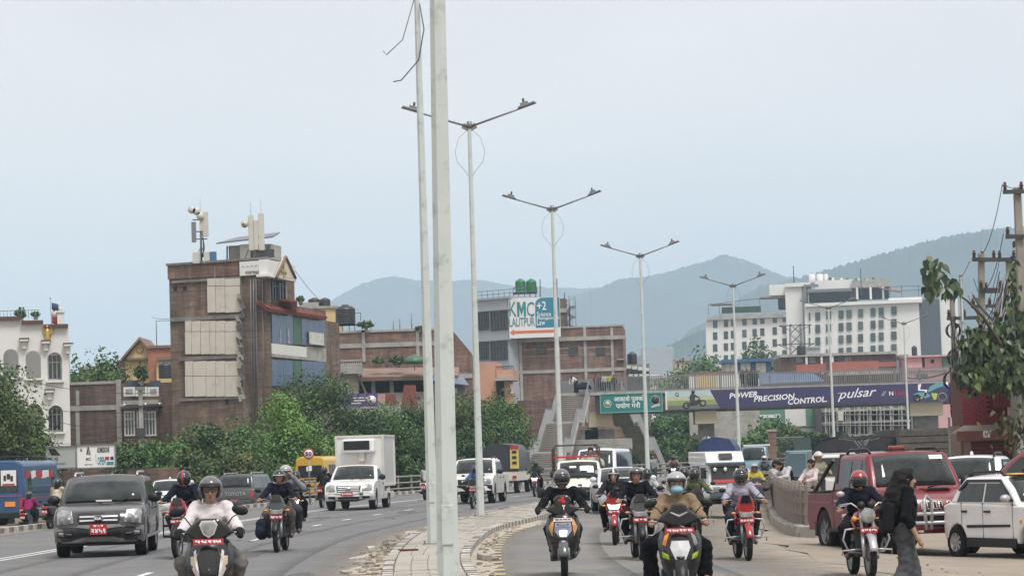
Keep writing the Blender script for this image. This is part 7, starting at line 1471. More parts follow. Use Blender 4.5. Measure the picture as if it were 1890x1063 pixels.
# --- roadside billboard at left and railing along the service road
def left_furniture():
 F=Fac(143, 124, 0, base=-.45);b=F.thing('billboard', 'low two sided roadside signboard advertising college admissions above the blue bus', 'signboard')
 x0, x1, z0, z1=F.r(141, 821, 213, 863);F.part(MB().box(((x0+x1)/2, .06, (z0+z1)/2), (x1-x0, .1, z1-z0)), 'right_board', SIGNW);w=x1-x0;h=z1-z0
 m=MB();
 for zz in(z0, z1):m.box(((x0+x1)/2, .04, zz), (w+.1, .14, .06))
 for xx in(x0, x1):m.box((xx, .04, (z0+z1)/2), (.06, .14, h))
 F.part(m, 'frame', GREYM)
 text('ADMISSIONS', .2, TXTB, (x0+w*.69, .0, z0+h*.78), b, w=w*.32, h=h*.24, bold=.004);text('OPEN', .3, TEAL, (x0+w*.64, .0, z0+h*.3), b, w=w*.2, h=h*.36, bold=.006)
 for a, c, e, mm in((.76, .4, .1, PLATE), (.88, .4, .08, TXTB), (.83, .18, .18, TEAL)):F.part(MB().box((x0+w*(a+.03), .005, z0+h*c), (w*e, .012, h*.15)), 'print_box', mm)
 F.part(MB().prism([(x0+w*.25, z0+h*.58), (x0+w*.29, z0+h*.92), (x0+w*.33, z0+h*.92), (x0+w*.29, z0+h*.6)], -.0, .01), 'logo_stroke', TXTB);F.part(MB().prism([(x0+w*.3, z0+h*.58), (x0+w*.33, z0+h*.9), (x0+w*.37, z0+h*.58)], -.001, .01), 'logo_stroke', GREYM)
 text('MC', .16, GREYM, (x0+w*.31, .0, z0+h*.4), b, w=w*.13, h=h*.14, bold=.003);text('KMC', .08, GREYM, (x0+w*.31, .0, z0+h*.16), b, w=w*.2, h=h*.06);text('B', .2, TXTB, (x0+w*.13, .0, z0+h*.8), b, w=w*.05, h=h*.13);F.part(MB().box((x0+w*.5, .005, z0+h*.4), (.015, .01, h*.4)), 'print_rule', GREYM)
 G=Fac(139, 124, R(-28), base=-.45);a0, a1, c0, c1=G.r(84, 824, 139, 864);SG=mat('sign_greyblue', (.42, .46, .45), .5, var=.06, vs=1);G.part(MB().box(((a0+a1)/2, .06, (c0+c1)/2), (a1-a0, .1, c1-c0)), 'left_board', SG, b)
 o=G.part(MB().box(((a0+a1)/2, .04, c1), (a1-a0, .16, .06)).box(((a0+a1)/2, .04, c0), (a1-a0, .16, .06)), 'frame', GREYM, b)
 for i in range(3):
  u=lambda px, py:G.q(px, py);A=u(88+i*6, 838-(i==2)*12-(i==1)*6);B_=u(93+i*7, 838);m=MB();p1=G.q(89+i*4, 828);p2=G.q(98+i*6, 840)
  m.prism([(p1[0], p1[1]), (p1[0]+.13, p1[1]), (p2[0]+.06, p2[1]), (p2[0]-.12, p2[1])], -.002, .01);G.part(m, 'logo_stroke', TXTB, b)
 q0, q1=G.q(85, 847), G.q(107, 847);M_=G.M@Vector(((q0[0]+q1[0])/2, -.004, q0[1]));L_=(Matrix.Translation(b.location)@Matrix.Rotation(b.rotation_euler.z, 4, 'Z')).inverted()@M_
 text('KMC +2', .2, TXTB, L_, b, w=q1[0]-q0[0], h=.17, rot=(R(90), 0, R(-28)), bold=.004)
 q0, q1=G.q(98, 855), G.q(121, 855);M_=G.M@Vector(((q0[0]+q1[0])/2, -.004, q0[1]));L_=(Matrix.Translation(b.location)@Matrix.Rotation(b.rotation_euler.z, 4, 'Z')).inverted()@M_
 text('Balkumari', .14, GREYM, L_, b, w=q1[0]-q0[0], h=.1, rot=(R(90), 0, R(-28)))
 for xx in(x0+.2, x1-.2, x0-1.1):F.part(MB().tube([(xx, .15, 0), (xx, .15, z0+.1)], .06, 6), 'post', GREYM)
 W_=Fac(100, 127, 0, base=-.45);W_.thing('brick_wall', 'low dark brick wall with a shop opening behind the blue bus', 'wall');W_.prect('wall', BR_DARK, 60, 866, 330, 925, 0, .3, base=True)
 r=thing('railing', 'weathered grey roadside railing of three horizontal rails behind the left kerb', 'railing');m=MB();RC=mat('rail_grey', (.24, .23, .21), .8, var=.2, vs=3)
 pts=[gnd(625, 919, .1)];ys=np.arange(118, 236, 2.4);first=None
 for y in ys:
  x=KL(y)-.35;o=MB().box((0, 0, .45), (.1, .1, 1.1)).build('post', RC, r)if first is None else first.copy()
  if first is None:first=o
  else:COL.objects.link(o)
  o.location=(x, y, .0)
 for zz in(.3, .6, .92):MB().tube([(KL(y)-.35, y, zz)for y in ys], .045, 6).build('rail', RC, r)
left_furniture()
# ---------------------------------------------------------------- right carriageway and verge
def right_cars():
 RP=mat('pickup_red', (.15, .007, .013), .35, coat=.25, var=.08, vs=1.5);b=gnd(1527, 1018, -.27)
 rz=.22;fwd=Vector((math.sin(rz), -math.cos(rz), 0));rgt=Vector((-math.cos(rz), -math.sin(rz), 0))
 ctr=Vector((b.x, b.y, 0))-rgt*.86+fwd*(4.05-2.55)
 c=Car('pickup_truck', 'dark red double cab pickup with roof rails parked beside the concrete fence', 'pickup truck', ctr.x, ctr.y, -.27, rz, 5.1, 1.84, 1.92, RP, zf=1.06, tc=1.35, zc=1.2, tr0=1.85, tr1=3.25, tg=3.42, zb=1.2, gc=.42, r=.41, ax=(.9, 4.05), nose=.16, tum=.13, open_tail=[(3.5, 1.2), (3.52, 1.16), (5.02, 1.14)], ww=.27, rim=GREYM, spokes=6)
 c.glass([1.42, 1.95, 2.5, 3.1], ins=.08, cin=.12);c.mirrors(BLACK, sz=(.12, .08, .13), out=.15);c.wipers();c.seams([1.45, 2.45, 3.42], .5, 1.18)
 c.handles([2.25, 3.15], .98, SILV);c.rails(1.95, 3.2, BLACK, .12)
 c.side([(3.5, .95), (5., .95), (5., .975), (3.5, .975)], 'body_crease', mat('red_pale', (.26, .07, .07), .4), off=.012);c.side([(1.5, .9), (3.4, .9), (3.4, .92), (1.5, .92)], 'body_crease', MATS['red_pale'], off=.012);c.side([(3.22, 1.34), (3.36, 1.34), (3.3, 1.72), (3.22, 1.72)], 'vent_panel', BLACK, cab=True, off=.012)
 c.side([(1.4, .42), (3.5, .42), (3.5, .48), (1.4, .48)], 'side_step', BLACK, off=.12);c.side([(4.5, .3), (4.62, .3), (4.62, .7), (4.5, .7)], 'mudflap', BLACK, off=.0, depth=.2)
 for sx in(-1, 1):
  for k in range(4):x=sx*(.085+.11*k);c.patch([(x-.035, .86), (x+.035, .86), (x+.035, 1.0), (x-.035, 1.0)], 'grille_slot', CHROME, .02);c.patch([(x-.022, .875), (x+.022, .875), (x+.022, .985), (x-.022, .985)], 'grille_hole', BLACK, .028)
 c.patch([(.52, .84), (.84, .8), (.86, .98), (.8, 1.04), (.54, 1.02)], 'headlamp', LAMPG, .02, mirror=True, bevel=.01);c.patch([(-.9, .5), (.9, .5), (.9, .8), (-.9, .8)], 'bumper', BLACK, .05, bevel=.02, sub=4);c.patch([(-.36, .7), (.36, .7), (.36, .84), (-.36, .84)], 'grille', BLACK, .06)
 y=-2.55-.18
 for z in(.62, .78):MB().tube([(-.8, y+.2, z), (-.7, y, z), (.7, y, z), (.8, y+.2, z)], .035, 8).build('bull_bar', SILV, c.rt)
 for sx in(-1, 1):MB().tube([(sx*.45, y, .5), (sx*.5, y-.02, 1.0), (sx*.42, y+.05, 1.1), (sx*.34, y, 1.0), (sx*.36, y, .5)], .035, 8).build('bull_bar', SILV, c.rt)
 MB().box((.12, -1.75, 1.2), (.5, .3, .05)).box((.12, -1.9, 1.205), (.4, .02, .05), None, 1).build('hood_scoop', [RP, BLACK], c.rt, bevel=.015)
 MB().box((-.1, -.45, 1.97), (.3, .16, .09)).build('beacon', mat('beacon_red', (.2, .03, .02), .35), c.rt, bevel=.03);MB().box((-.1, -.45, 1.9), (.4, .26, .03)).build('beacon_base', BLACK, c.rt)
 MB().tube([(-.84, 1.0, 1.16), (-.7, .95, 1.84), (.7, .95, 1.84), (.84, 1.0, 1.16)], .045, 8).tube([(-.84, 1.0, 1.84-.06), (-.86, 2.1, 1.16)], .04, 8).tube([(.8, 1.0, 1.78), (.84, 2.1, 1.16)], .04, 8).build('roll_bar', BLACK, c.rt)
 [MB().tube([(x, .95, 1.17), (x, 2.45, 1.15)], .03, 6).build('bed_rail', BLACK, c.rt)for x in(-.86, .86)]
 for px, pz, w in((.52, 1.78, .26), (-.4, 1.34, .2)):
  t=lerp(c.tc, c.tr0, (pz-c.zc)/(c.H-c.zc));MB().box((px, t-2.55-.03, pz), (w, .015, .09), (-.6, 0, 0)).build('window_sticker', SIGNW, c.rt)
 MB().box((-.0, 2.6, .5), (1.5, .12, .1)).build('rear_bumper', ROOFB, c.rt, bevel=.02)
 AP=paint('taxi_white', (.72, .72, .72), .3, dirt=(.6, .58, .55));b=gnd(1764, 1028, -.27);rz=.42
 fwd=Vector((math.sin(rz), -math.cos(rz), 0));rgt=Vector((-math.cos(rz), -math.sin(rz), 0));ctr=Vector((b.x, b.y, 0))-rgt*.74+fwd*(2.95-1.72)
 c=Car('taxi', 'small white taxi hatchback with a yellow roof patch at the right edge', 'car', ctr.x, ctr.y, -.27, rz, 3.44, 1.5, 1.47, AP, zf=.82, tc=.92, zc=.95, tr0=1.55, tr1=2.75, tg=3.2, zb=1.0, gc=.2, r=.27, ax=(.62, 2.95), nose=.2, tail=.16, tum=.15, ww=.16, rim=SILV, spokes=8)
 c.glass([1.05, 2.02, 2.95], cin=.2, ins=.1);c.rearglass();c.mirrors(SILV, sz=(.1, .07, .07), out=.12);c.wipers();c.seams([1.1, 2.03, 2.75], .3, .97);c.handles([1.8, 2.55], .8, BLACK)
 c.side([(1.2, .56), (2.55, .53), (2.55, .58), (1.2, .6)], 'side_moulding', BLACK, off=.02);c.side([(1.0, .2), (2.6, .2), (2.6, .36), (1.0, .36)], 'side_skirt', BLACK, off=.01)
 zt=1.44;c.side([(1.12, .99), (1.5, 1.33), (1.6, 1.37), (2.6, 1.37), (2.85, 1.2), (2.9, 1.22), (2.65, 1.42), (1.58, 1.42), (1.1, 1.02)], 'rain_visor', BLACK, cab=True, off=.03)
 m=MB();m.box((0, -.1, zt+.015), (1.0, .34, .025));m.build('yellow_patch', mat('taxi_yellow', (.55, .33, .04), .45), c.rt, bevel=.01);MB().box((0.1, .02, zt+.07), (.34, .12, .1)).build('taxi_sign', BLACK, c.rt, bevel=.02)
 c.rails(1.6, 2.7, BLACK, .1)
 c.patch([(.42, .62), (.68, .64), (.7, .82), (.5, .84)], 'headlamp', LAMPG, .02, mirror=True, bevel=.01);c.patch([(-.7, .25), (.7, .25), (.7, .5), (-.7, .5)], 'bumper', AP, .03, bevel=.02, sub=4);c.patch([(.5, .72), (.66, .74), (.64, .98), (.54, .96)], 'tail_lamp', REDL, .02, rear=True, mirror=True);c.side([(.78, .62), (.84, .62), (.84, .68), (.78, .68)], 'indicator', AMBER, off=.012)
 HP=paint('hatch_pale', (.62, .64, .65), .3);p=at(1806, 900, 61)
 c=Car('hatchback', 'white hatchback seen from behind between the red pickup and the maroon car', 'car', p.x+.2, 62.2, -.27, R(180)-.3, 3.9, 1.66, 1.74, HP, zf=.9, tc=1., zc=1.1, tr0=1.7, tr1=3.3, tg=3.7, zb=1.16, r=.31, ax=(.7, 3.2), tail=.14)
 c.glass([1.1, 2.1, 3.1]);c.rearglass(lo=.08, hi=.88, wu=.8);c.patch([(.62, .86), (.78, .9), (.76, 1.22), (.66, 1.2)], 'tail_lamp', REDL, .02, rear=True, mirror=True);c.rails(1.8, 3.3, BLACK);MB().tube([(.1, 1.98, 1.24), (.42, 1.93, 1.3)], .012, 4).build('rear_wiper', BLACK, c.rt);MB().ell((0, .9, 1.76), (.04, .09, .07)).build('roof_antenna', HP, c.rt);c.mirrors(HP)
 c.side([(1.15, 1.14), (1.75, 1.6), (3.2, 1.62), (3.45, 1.4), (3.5, 1.44), (3.25, 1.67), (1.72, 1.66)], 'rain_visor', BLACK, cab=True, off=.03)
 MP=paint('maroon', (.17, .035, .045), .28);p=at(1890, 900, 54);c=Car('car', 'maroon car with black door mirror behind the white taxi at the right edge', 'car', p.x+1.62, 55.2, -.2, 1.0, 4.2, 1.74, 1.82, MP, zf=1.0, tc=1.15, zc=1.14, tr0=1.8, tr1=3.3, tg=4.0, zb=1.22, r=.33, gc=.26, ax=(.8, 3.4), tum=.2)
 c.glass([1.3, 2.25, 3.1, 3.8], zhi=1.66);c.rearglass();c.mirrors(BLACK, sz=(.13, .09, .11), out=.16, t=1.75);c.rails(1.9, 3.4, SILV);c.seams([1.4, 2.3, 3.2], .35, 1.14);c.handles([2.1, 3.0], .98, MP);c.side([(1.35, 1.16), (3.9, 1.24), (3.9, 1.26), (1.35, 1.18)], 'window_trim', CHROME, cab=True, off=.012);c.patch([(.5, .8), (.8, .84), (.8, .98), (.56, .98)], 'headlamp', LAMPG, .02, mirror=True)
 TP=paint('minitruck_cream', (.66, .65, .55), .4, dirt=(.55, .5, .4));p=at(1070, 930, 84)
 c=Car('mini_truck', 'cream mini truck with a pipe frame over its bed behind the black scooter', 'truck', p.x, 86., 0, .02, 3.8, 1.5, 1.6, TP, zf=.86, tc=.45, zc=.96, tr0=.85, tr1=1.5, tg=1.58, zb=.96, gc=.3, r=.29, ax=(.5, 2.9), nose=.12, tum=.1, open_tail=[(1.62, .95), (1.63, .8), (3.78, .8)], hoodcrown=.02)
 c.glass([.5, 1.6], zhi=1.46, ins=.06, cin=.05);c.mirrors(BLACK, sz=(.07, .05, .12), out=.14, z=1.15, t=.5);c.wipers();c.patch([(-.74, .3), (.74, .3), (.74, .6), (-.74, .6)], 'bumper', BLACK, .05, bevel=.02, sub=4);c.patch([(-.34, .62), (.34, .62), (.34, .74), (-.34, .74)], 'grille', BLACK, .015);c.patch([(.42, .6), (.7, .6), (.7, .76), (.46, .76)], 'headlamp', LAMPG, .02, mirror=True);c.patch([(-.07, .78), (.07, .78), (.07, .83), (-.07, .83)], 'badge', BLACK, .02)
 for x in(-.2, .18):c.rt and MB().box((x, -1.9+.5, 1.38), (.22, .012, .07), (-.5, 0, 0)).build('window_lettering', SIGNW, c.rt)
 fr=MB();y0, y1, z0, z1=-.2, 1.85, .8, 2.08
 for x in(-.74, .74):
  for yy in(y0, .85, y1):fr.tube([(x, yy, z0), (x, yy, z1-.12), (x*.9, yy, z1)], .022, 6)
  for zz in(1.45, 1.7, z1-.1):fr.tube([(x, y0, zz), (x, y1, zz)], .018, 6)
 for yy in(y0, .85, y1):fr.tube([(-.67, yy, z1), (.67, yy, z1)], .022, 6)
 fr.tube([(-.74, y0, 1.7), (.74, y0, 1.7)], .02, 6);fr.build('pipe_frame', mat('frame_red_black', (.06, .025, .022), .6), c.rt);MB().box((0, .85, 1.0), (1.52, 2.2, .4)).build('cargo_bed', TP, c.rt, bevel=.02);MB().box((0, -.24, 1.7), (1.5, .03, .06)).build('cab_guard', PLATE, c.rt)
 VP=paint('van_white', (.66, .66, .65), .35);p=at(1116, 900, 100)
 c=Car('van', 'white van with a roof rack behind the cream mini truck', 'van', p.x+.05, 102.5, 0, -.22, 4.6, 1.65, 2.0, VP, zf=.95, tc=.5, zc=1.1, tr0=1.1, tr1=4.3, tg=4.5, zb=1.1, r=.31, ax=(.7, 3.4), tum=.12)
 c.glass([.7, 1.7, 2.8, 4.3]);c.mirrors(BLACK);c.patch([(.45, .7), (.74, .72), (.74, .9), (.5, .9)], 'headlamp', LAMPG, .02, mirror=True);m=MB()
 for x in(-.6, .6):m.tube([(x, -1., 2.1), (x, 1.8, 2.1)], .02, 5)
 for yy in np.linspace(-1, 1.8, 6):m.tube([(-.6, yy, 1.97), (-.6, yy, 2.1), (.6, yy, 2.1), (.6, yy, 1.97)], .018, 5)
 m.build('roof_rack', GREYM, c.rt)
 SP=paint('saloon_silver', (.55, .57, .6), .3);p=at(1152, 930, 78)
 c=Car('saloon_car', 'pale silver car with bluish windscreen behind the group of motorcycles', 'car', p.x+.02, 80.2, 0, .05, 4.1, 1.66, 1.36, SP, zf=.76, tc=1.05, zc=.9, tr0=1.75, tr1=2.8, tg=3.5, zb=.92, gc=.18, r=.3, ax=(.75, 3.3))
 c.glass([1.1, 2., 2.9]);c.mirrors(SP);c.wipers();c.patch([(.46, .56), (.74, .58), (.76, .72), (.5, .74)], 'headlamp', LAMPG, .02, mirror=True);c.patch([(-.36, .54), (.36, .54), (.4, .68), (-.4, .68)], 'grille', BLACK, .015);c.patch([(-.78, .2), (.78, .2), (.78, .46), (-.78, .46)], 'bumper', SP, .03, bevel=.02, sub=4);c.patch([(-.4, .24), (.4, .24), (.4, .36), (-.4, .36)], 'air_intake', BLACK, .05)
right_cars()
def tempo():
 p=at(1330, 948, 72);t=thing('three_wheeler', 'white and blue three wheeled tempo with a dark notice on its forehead', 'three-wheeler', (p.x+.05, 73.6, 0), .1);t.scale=(.8, 1, 1)
 W_=paint('tempo_white', (.64, .65, .64), .4, dirt=(.5, .48, .42));B_=paint('tempo_blue', (.06, .12, .17), .4)
 m=MB();m.prism([(-1.45, .5), (-1.5, .75), (-1.3, 1.35), (-1.22, 1.45), (1.5, 1.45), (1.5, .4), (-1., .4)], -.6, .6, 'x');b=m.build('body', W_, t, bevel=.05)
 MB().prism([(-1.35, 1.36), (-1.5, 1.42), (-1.2, 1.72), (1.55, 1.74), (1.55, 1.4)], -.66, .66, 'x').build('roof', W_, t, bevel=.04)
 MB().box((0, -1.44, 1.40), (1.36, .14, .07)).build('visor', B_, t, bevel=.015);MB().box((.02, -1.4, 1.6), (.46, .02, .2), (-.75, 0, 0)).build('notice', BLACK, t)
 MB().box((0, -1.44, 1.1), (1.0, .02, .46), (-.32, 0, 0)).build('windscreen', GLASS, t, bevel=.01)
 MB().box((0, -1.53, .92), (.94, .014, .09), (-.32, 0, 0)).build('red_strip', PLATE, t);
 for x, z in((-.38, 1.24), (-.02, 1.24), (.38, 1.2)):MB().lathe([(.06, 0), (.06, -.012), (0, -.012)], (x, -1.48, z), 'y', 14).build('window_disc', SIGNW, t)
 MB().box((0, -1.52, .72), (1.16, .04, .16)).build('front_panel', W_, t, bevel=.02)
 for x in(-.36, .38):MB().box((x, -1.55, .72), (.22, .02, .1)).build('headlamp', LAMPG, t, bevel=.01)
 MB().box((.1, -1.56, .72), (.22, .015, .12)).build('yellow_plate', mat('plate_yellow', (.6, .5, .05), .5), t)
 MB().box((0, -1.46, .56), (1.16, .1, .12)).build('bumper', B_, t, bevel=.02);MB().prism([(-1.6, .48), (-1.45, .52), (-1.05, .5), (-1.05, .44), (-1.4, .44)], -.16, .16, 'x').build('mudguard', W_, t)
 wheel(t, 0, -1.28, .27, .14, GREYM, 5);wheel(t, .56, 1.0, .27, .15, GREYM, 5);wheel(t, -.56, 1.0, .27, .15, GREYM, 5, -1)
 MB().tube([(0, -1.28, .27), (0, -1.36, .6)], .05, 6).build('fork', BLACK, t)
 for s in(-1, 1):MB().box((s*.72, -1.4, 1.12), (.1, .05, .24)).tube([(s*.6, -1.36, 1.2), (s*.72, -1.4, 1.2)], .015, 5).build('wing_mirror', BLACK, t, bevel=.02)
 for s in(-1, 1):MB().box((s*.605, -.6, 1.05), (.012, .8, .5)).box((s*.605, .6, 1.15), (.012, 1.2, .4)).build('side_opening', GLASS, t)
 MB().box((0, 0, .34), (1.0, 2.4, .1)).build('chassis', BLACK, t)
tempo()
TARP_B=mat('tarp_blue', (.016, .032, .1), .55, var=.25, vs=1.5, bump=.6, bs=3);TARP_K=mat('tarp_black', (.022, .025, .032), .45, var=.3, vs=1.5, bump=.6, bs=3)
def hood(t, W, y0, y1, z0, z1, m, ribs=True, nm='tarpaulin', slope=0.):
 prof=[(-W/2, z0), (-W/2, z0+(z1-z0)*.7), (-W*.36, z0+(z1-z0)*.93), (0, z1), (W*.36, z0+(z1-z0)*.93), (W/2, z0+(z1-z0)*.7), (W/2, z0)]
 ys=np.linspace(y0, y1, 6);vs=[];n=len(prof)
 for i, y in enumerate(ys):vs+=[(x*(1+.02*(i%2)), y, z-.03*(i%2)+slope*i)for x, z in prof]
 b=MB().add(vs, [(i*n+j, i*n+j+1, (i+1)*n+j+1, (i+1)*n+j)for i in range(5)for j in range(n-1)], sm=True);b.add(vs[:n], [tuple(range(n))[::-1]]);b.add(vs[-n:], [tuple(range(n))]);o=b.build(nm, m, t)
 if ribs:
  r=MB()
  for i in(0, 2, 4):r.tube([(x*1.03, ys[i], z+.04)for x, z in prof], .02, 5)
  for x, z in(prof[1], prof[5]):r.tube([(x*1.03, y0, z+.04), (x*1.03, y1, z+.04)], .02, 5)
  r.build('hood_frame', BLACK, t)
 return o
def trucks():
 p=at(936, 900, 128);t=thing('covered_truck', 'covered truck with a tall yellow printed panel seen from behind near the stairs', 'truck', (p.x, 130.2, 0), R(180)-.14)
 MB().box((0, 0, .85), (1.7, 4.4, .5)).build('bed', PANEL, t, bevel=.03);hood(t, 1.7, -1.6, 2.2, 1.08, 2.45, TARP_K, False);MB().box((-.72, 2.25, 1.75), (.42, .05, 1.1)).build('yellow_panel', mat('panel_yellow', (.55, .42, .1), .6, var=.15, vs=4), t);MB().box((-.72, 2.28, 2.22), (.42, .02, .16)).build('red_header', PLATE, t)
 for i in range(3):MB().box((-.72, 2.285, 2.0-i*.26), (.22, .012, .14)).build('panel_print', TXTB, t)
 MB().prism([(-1.9, .5), (-3.0, .5), (-3.0, 1.3), (-2.6, 2.0), (-1.9, 2.0)], -.8, .8, 'x').build('cab', DARKM, t, bevel=.05);MB().box((.0, 2.24, .72), (.5, .02, .14)).build('number_plate', PLATE, t)
 for x in(-.7, .7):
  for y in(-2.3, 1.5):wheel(t, x, y, .36, .24, GREYM, 5, 1 if x>0 else-1)
 for x in(-.7, .7):MB().box((x, 2.24, .8), (.2, .03, .12)).build('tail_lamp', REDL, t)
 p=at(1336, 900, 108);t=thing('blue_tarp_truck', 'truck heaped under a rounded blue tarpaulin behind the three wheeler', 'truck', (p.x, 110, 0), -.15)
 hood(t, 1.5, -1.6, 2.0, .9, 2.32, TARP_B, False);MB().box((0, .2, .75), (1.55, 4., .4)).build('bed', PANEL, t, bevel=.03);MB().prism([(-1.5, .4), (-2.6, .4), (-2.6, 1.0), (-2.3, 1.6), (-1.5, 1.66)], -.72, .72, 'x').build('cab', paint('cab_white', (.62, .62, .6)), t, bevel=.05);MB().box((0, -2.5, 1.32), (1.2, .03, .5), (-.46, 0, 0)).build('windscreen', GLASS, t)
 for x in(-.62, .62):
  for y in(-2.0, 1.2):wheel(t, x, y, .33, .2, GREYM, 5, 1 if x>0 else-1)
 p=at(1404, 890, 150);BT=paint('truck_blue', (.12, .22, .28), .4);c=Car('blue_truck', 'pale blue truck approaching in the distance before the gate pillar', 'truck', p.x, 152, 0, -.2, 4.2, 1.62, 1.95, BT, zf=.95, tc=.4, zc=1.08, tr0=.8, tr1=1.7, tg=1.8, zb=1.08, r=.34, gc=.36, ax=(.7, 3.2), nose=.1, open_tail=[(1.9, 1.1), (4.15, 1.1)])
 c.glass([.5, 1.8]);c.mirrors(BLACK);c.patch([(.4, .62), (.66, .62), (.66, .78), (.4, .78)], 'headlamp', LAMPG, .02, mirror=True);c.patch([(-.75, .4), (.75, .4), (.75, .56), (-.75, .56)], 'bumper', BLACK, .04);MB().box((0, .3, 2.0), (1.5, .4, .1)).build('roof_board', SIGNW, c.rt)
 p=at(1512, 880, 118);t=thing('blue_truck', 'teal blue painted truck tail with white lettering beside the seated people', 'truck', (p.x, 120, -.25), R(180)+.1)
 MB().box((0, 0, 1.25), (1.5, 3.6, 1.1)).build('bed', BT, t, bevel=.03);MB().box((0, 1.82, 1.6), (1.3, .04, .5)).build('tail_opening', GREYM, t)
 for i in range(3):MB().box((0, 1.83, 1.28-i*.2), (1.1, .012, .05)).build('white_line', SIGNW, t)
 text('Horn Please', .2, SIGNW, (0, 1.835, .98), t, w=.95, h=.14, rot=(R(90), 0, R(180)))
 MB().prism([(-1.9, .5), (-3.0, .5), (-3.0, 1.2), (-2.7, 1.9), (-1.9, 1.9)], -.72, .72, 'x').build('cab', BT, t, bevel=.05)
 for x in(-.62, .62):
  for y in(-2.4, 1.1):wheel(t, x, y, .36, .22, GREYM, 5, 1 if x>0 else-1)
 for i, (px, Y, rz, lab, wd)in enumerate(((1560, 84, -.25, 'mini truck under a black tarpaulin on hoops, left of its twin behind the red pickup', 1.45), (1636, 88, .12, 'mini truck with black tarpaulin and white cab behind the roof of the red pickup', 1.25))):
  p=at(px, 880, Y);t=thing('tarp_truck', lab, 'truck', (p.x, Y+1.5, -.27), rz, 'mini trucks with black tarpaulins');MB().box((0, .4, .8), (wd, 2.6, .4)).build('bed', PANEL, t, bevel=.03);hood(t, wd, -.7, 1.6, 1.0, 2.3, TARP_K, True)
  MB().prism([(-.85, .4), (-1.75, .4), (-1.75, .95), (-1.45, 1.78), (-.85, 1.84)], -wd*.46, wd*.46, 'x').build('cab', MATS['cab_white'], t, bevel=.05);MB().box((0, -1.62, 1.4), (wd*.8, .03, .6), (-.35, 0, 0)).build('windscreen', GLASS, t)
  for x in(-.55, .55):
   for y in(-1.3, 1.2):wheel(t, x, y, .29, .17, GREYM, 5, 1 if x>0 else-1)
 p=at(1712, 900, 88);t=thing('dump_truck', 'dump truck with a weathered grey plank tailgate behind the red pickup', 'truck', (p.x, 90.5, -.27), R(180)+.05);WD=mat('weathered_wood', (.085, .078, .068), .9, var=.35, vs=4, bump=.4, bs=9)
 MB().box((0, -.2, 1.75), (1.9, 4.2, 1.6)).build('dump_body', WD, t, bevel=.02)
 for i in range(7):MB().box((0, 1.95-.0, 1.06+i*.225), (1.92, .06+.02*(i%2), .2)).build('tail_plank', WD, t, bevel=.008)
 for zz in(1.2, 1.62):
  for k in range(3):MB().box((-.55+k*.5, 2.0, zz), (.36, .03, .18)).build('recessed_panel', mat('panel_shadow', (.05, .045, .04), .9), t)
 for x in(-.95, .95):MB().box((x, 1.98, 1.75), (.1, .1, 1.7)).build('corner_post', DARKM, t)
 MB().box((-.1, 2.03, .98), (.5, .012, .1)).build('tail_lettering', SIGNW, t);MB().prism([(-2.5, .5), (-3.9, .5), (-3.9, 1.3), (-3.5, 2.2), (-2.5, 2.3)], -.9, .9, 'x').build('cab', paint('cab_orange', (.4, .16, .05)), t, bevel=.06)
 for x in(-.78, .78):
  for y in(-3.1, 1.1):wheel(t, x, y, .45, .3, GREYM, 6, 1 if x>0 else-1)
 MB().box((0, 1.9, .8), (1.7, .1, .12)).build('chassis', BLACK, t)
 p=at(1427, 870, 170);t=thing('gate', 'brick gate pillar with open metal grille and dark green gate leaf in the distance', 'gate', (p.x, 170, 0));MB().box((0, 0, 1.45), (.5, .5, 2.9)).build('pillar', BR_RED, t);MB().box((0, 0, 2.95), (.62, .62, .12)).build('cap', CONC, t)
 m=MB()
 for i in range(7):m.box((.45+i*.12, 0, 1.2), (.03, .03, 2.3))
 for zz in(.2, 1.3, 2.3):m.box((.8, 0, zz), (.9, .04, .05))
 m.build('grille', DARKM, t);MB().box((1.95, 0, 1.2), (1.1, .08, 2.4)).build('gate_leaf', mat('gate_green', (.035, .06, .055), .6), t)
 MB().box((.95, 0, 2.48), (2.2, .1, .08)).build('lintel', GREYM, t)
 p=at(1307, 870, 125);q=at(1307, 815, 125);s=thing('round_sign', 'round grey back of a traffic sign on a dark pole beyond the three wheeler', 'road sign', (p.x, 125, 0));MB().tube([(0, 0, 0), (0, 0, q.z+.3)], .04, 6).build('pole', DARKM, s);MB().lathe([(0, 0), (.28, 0), (.28, .02), (0, .02)], (0, .02, q.z), 'y', 20).build('sign_disc', GREYM, s)
trucks()
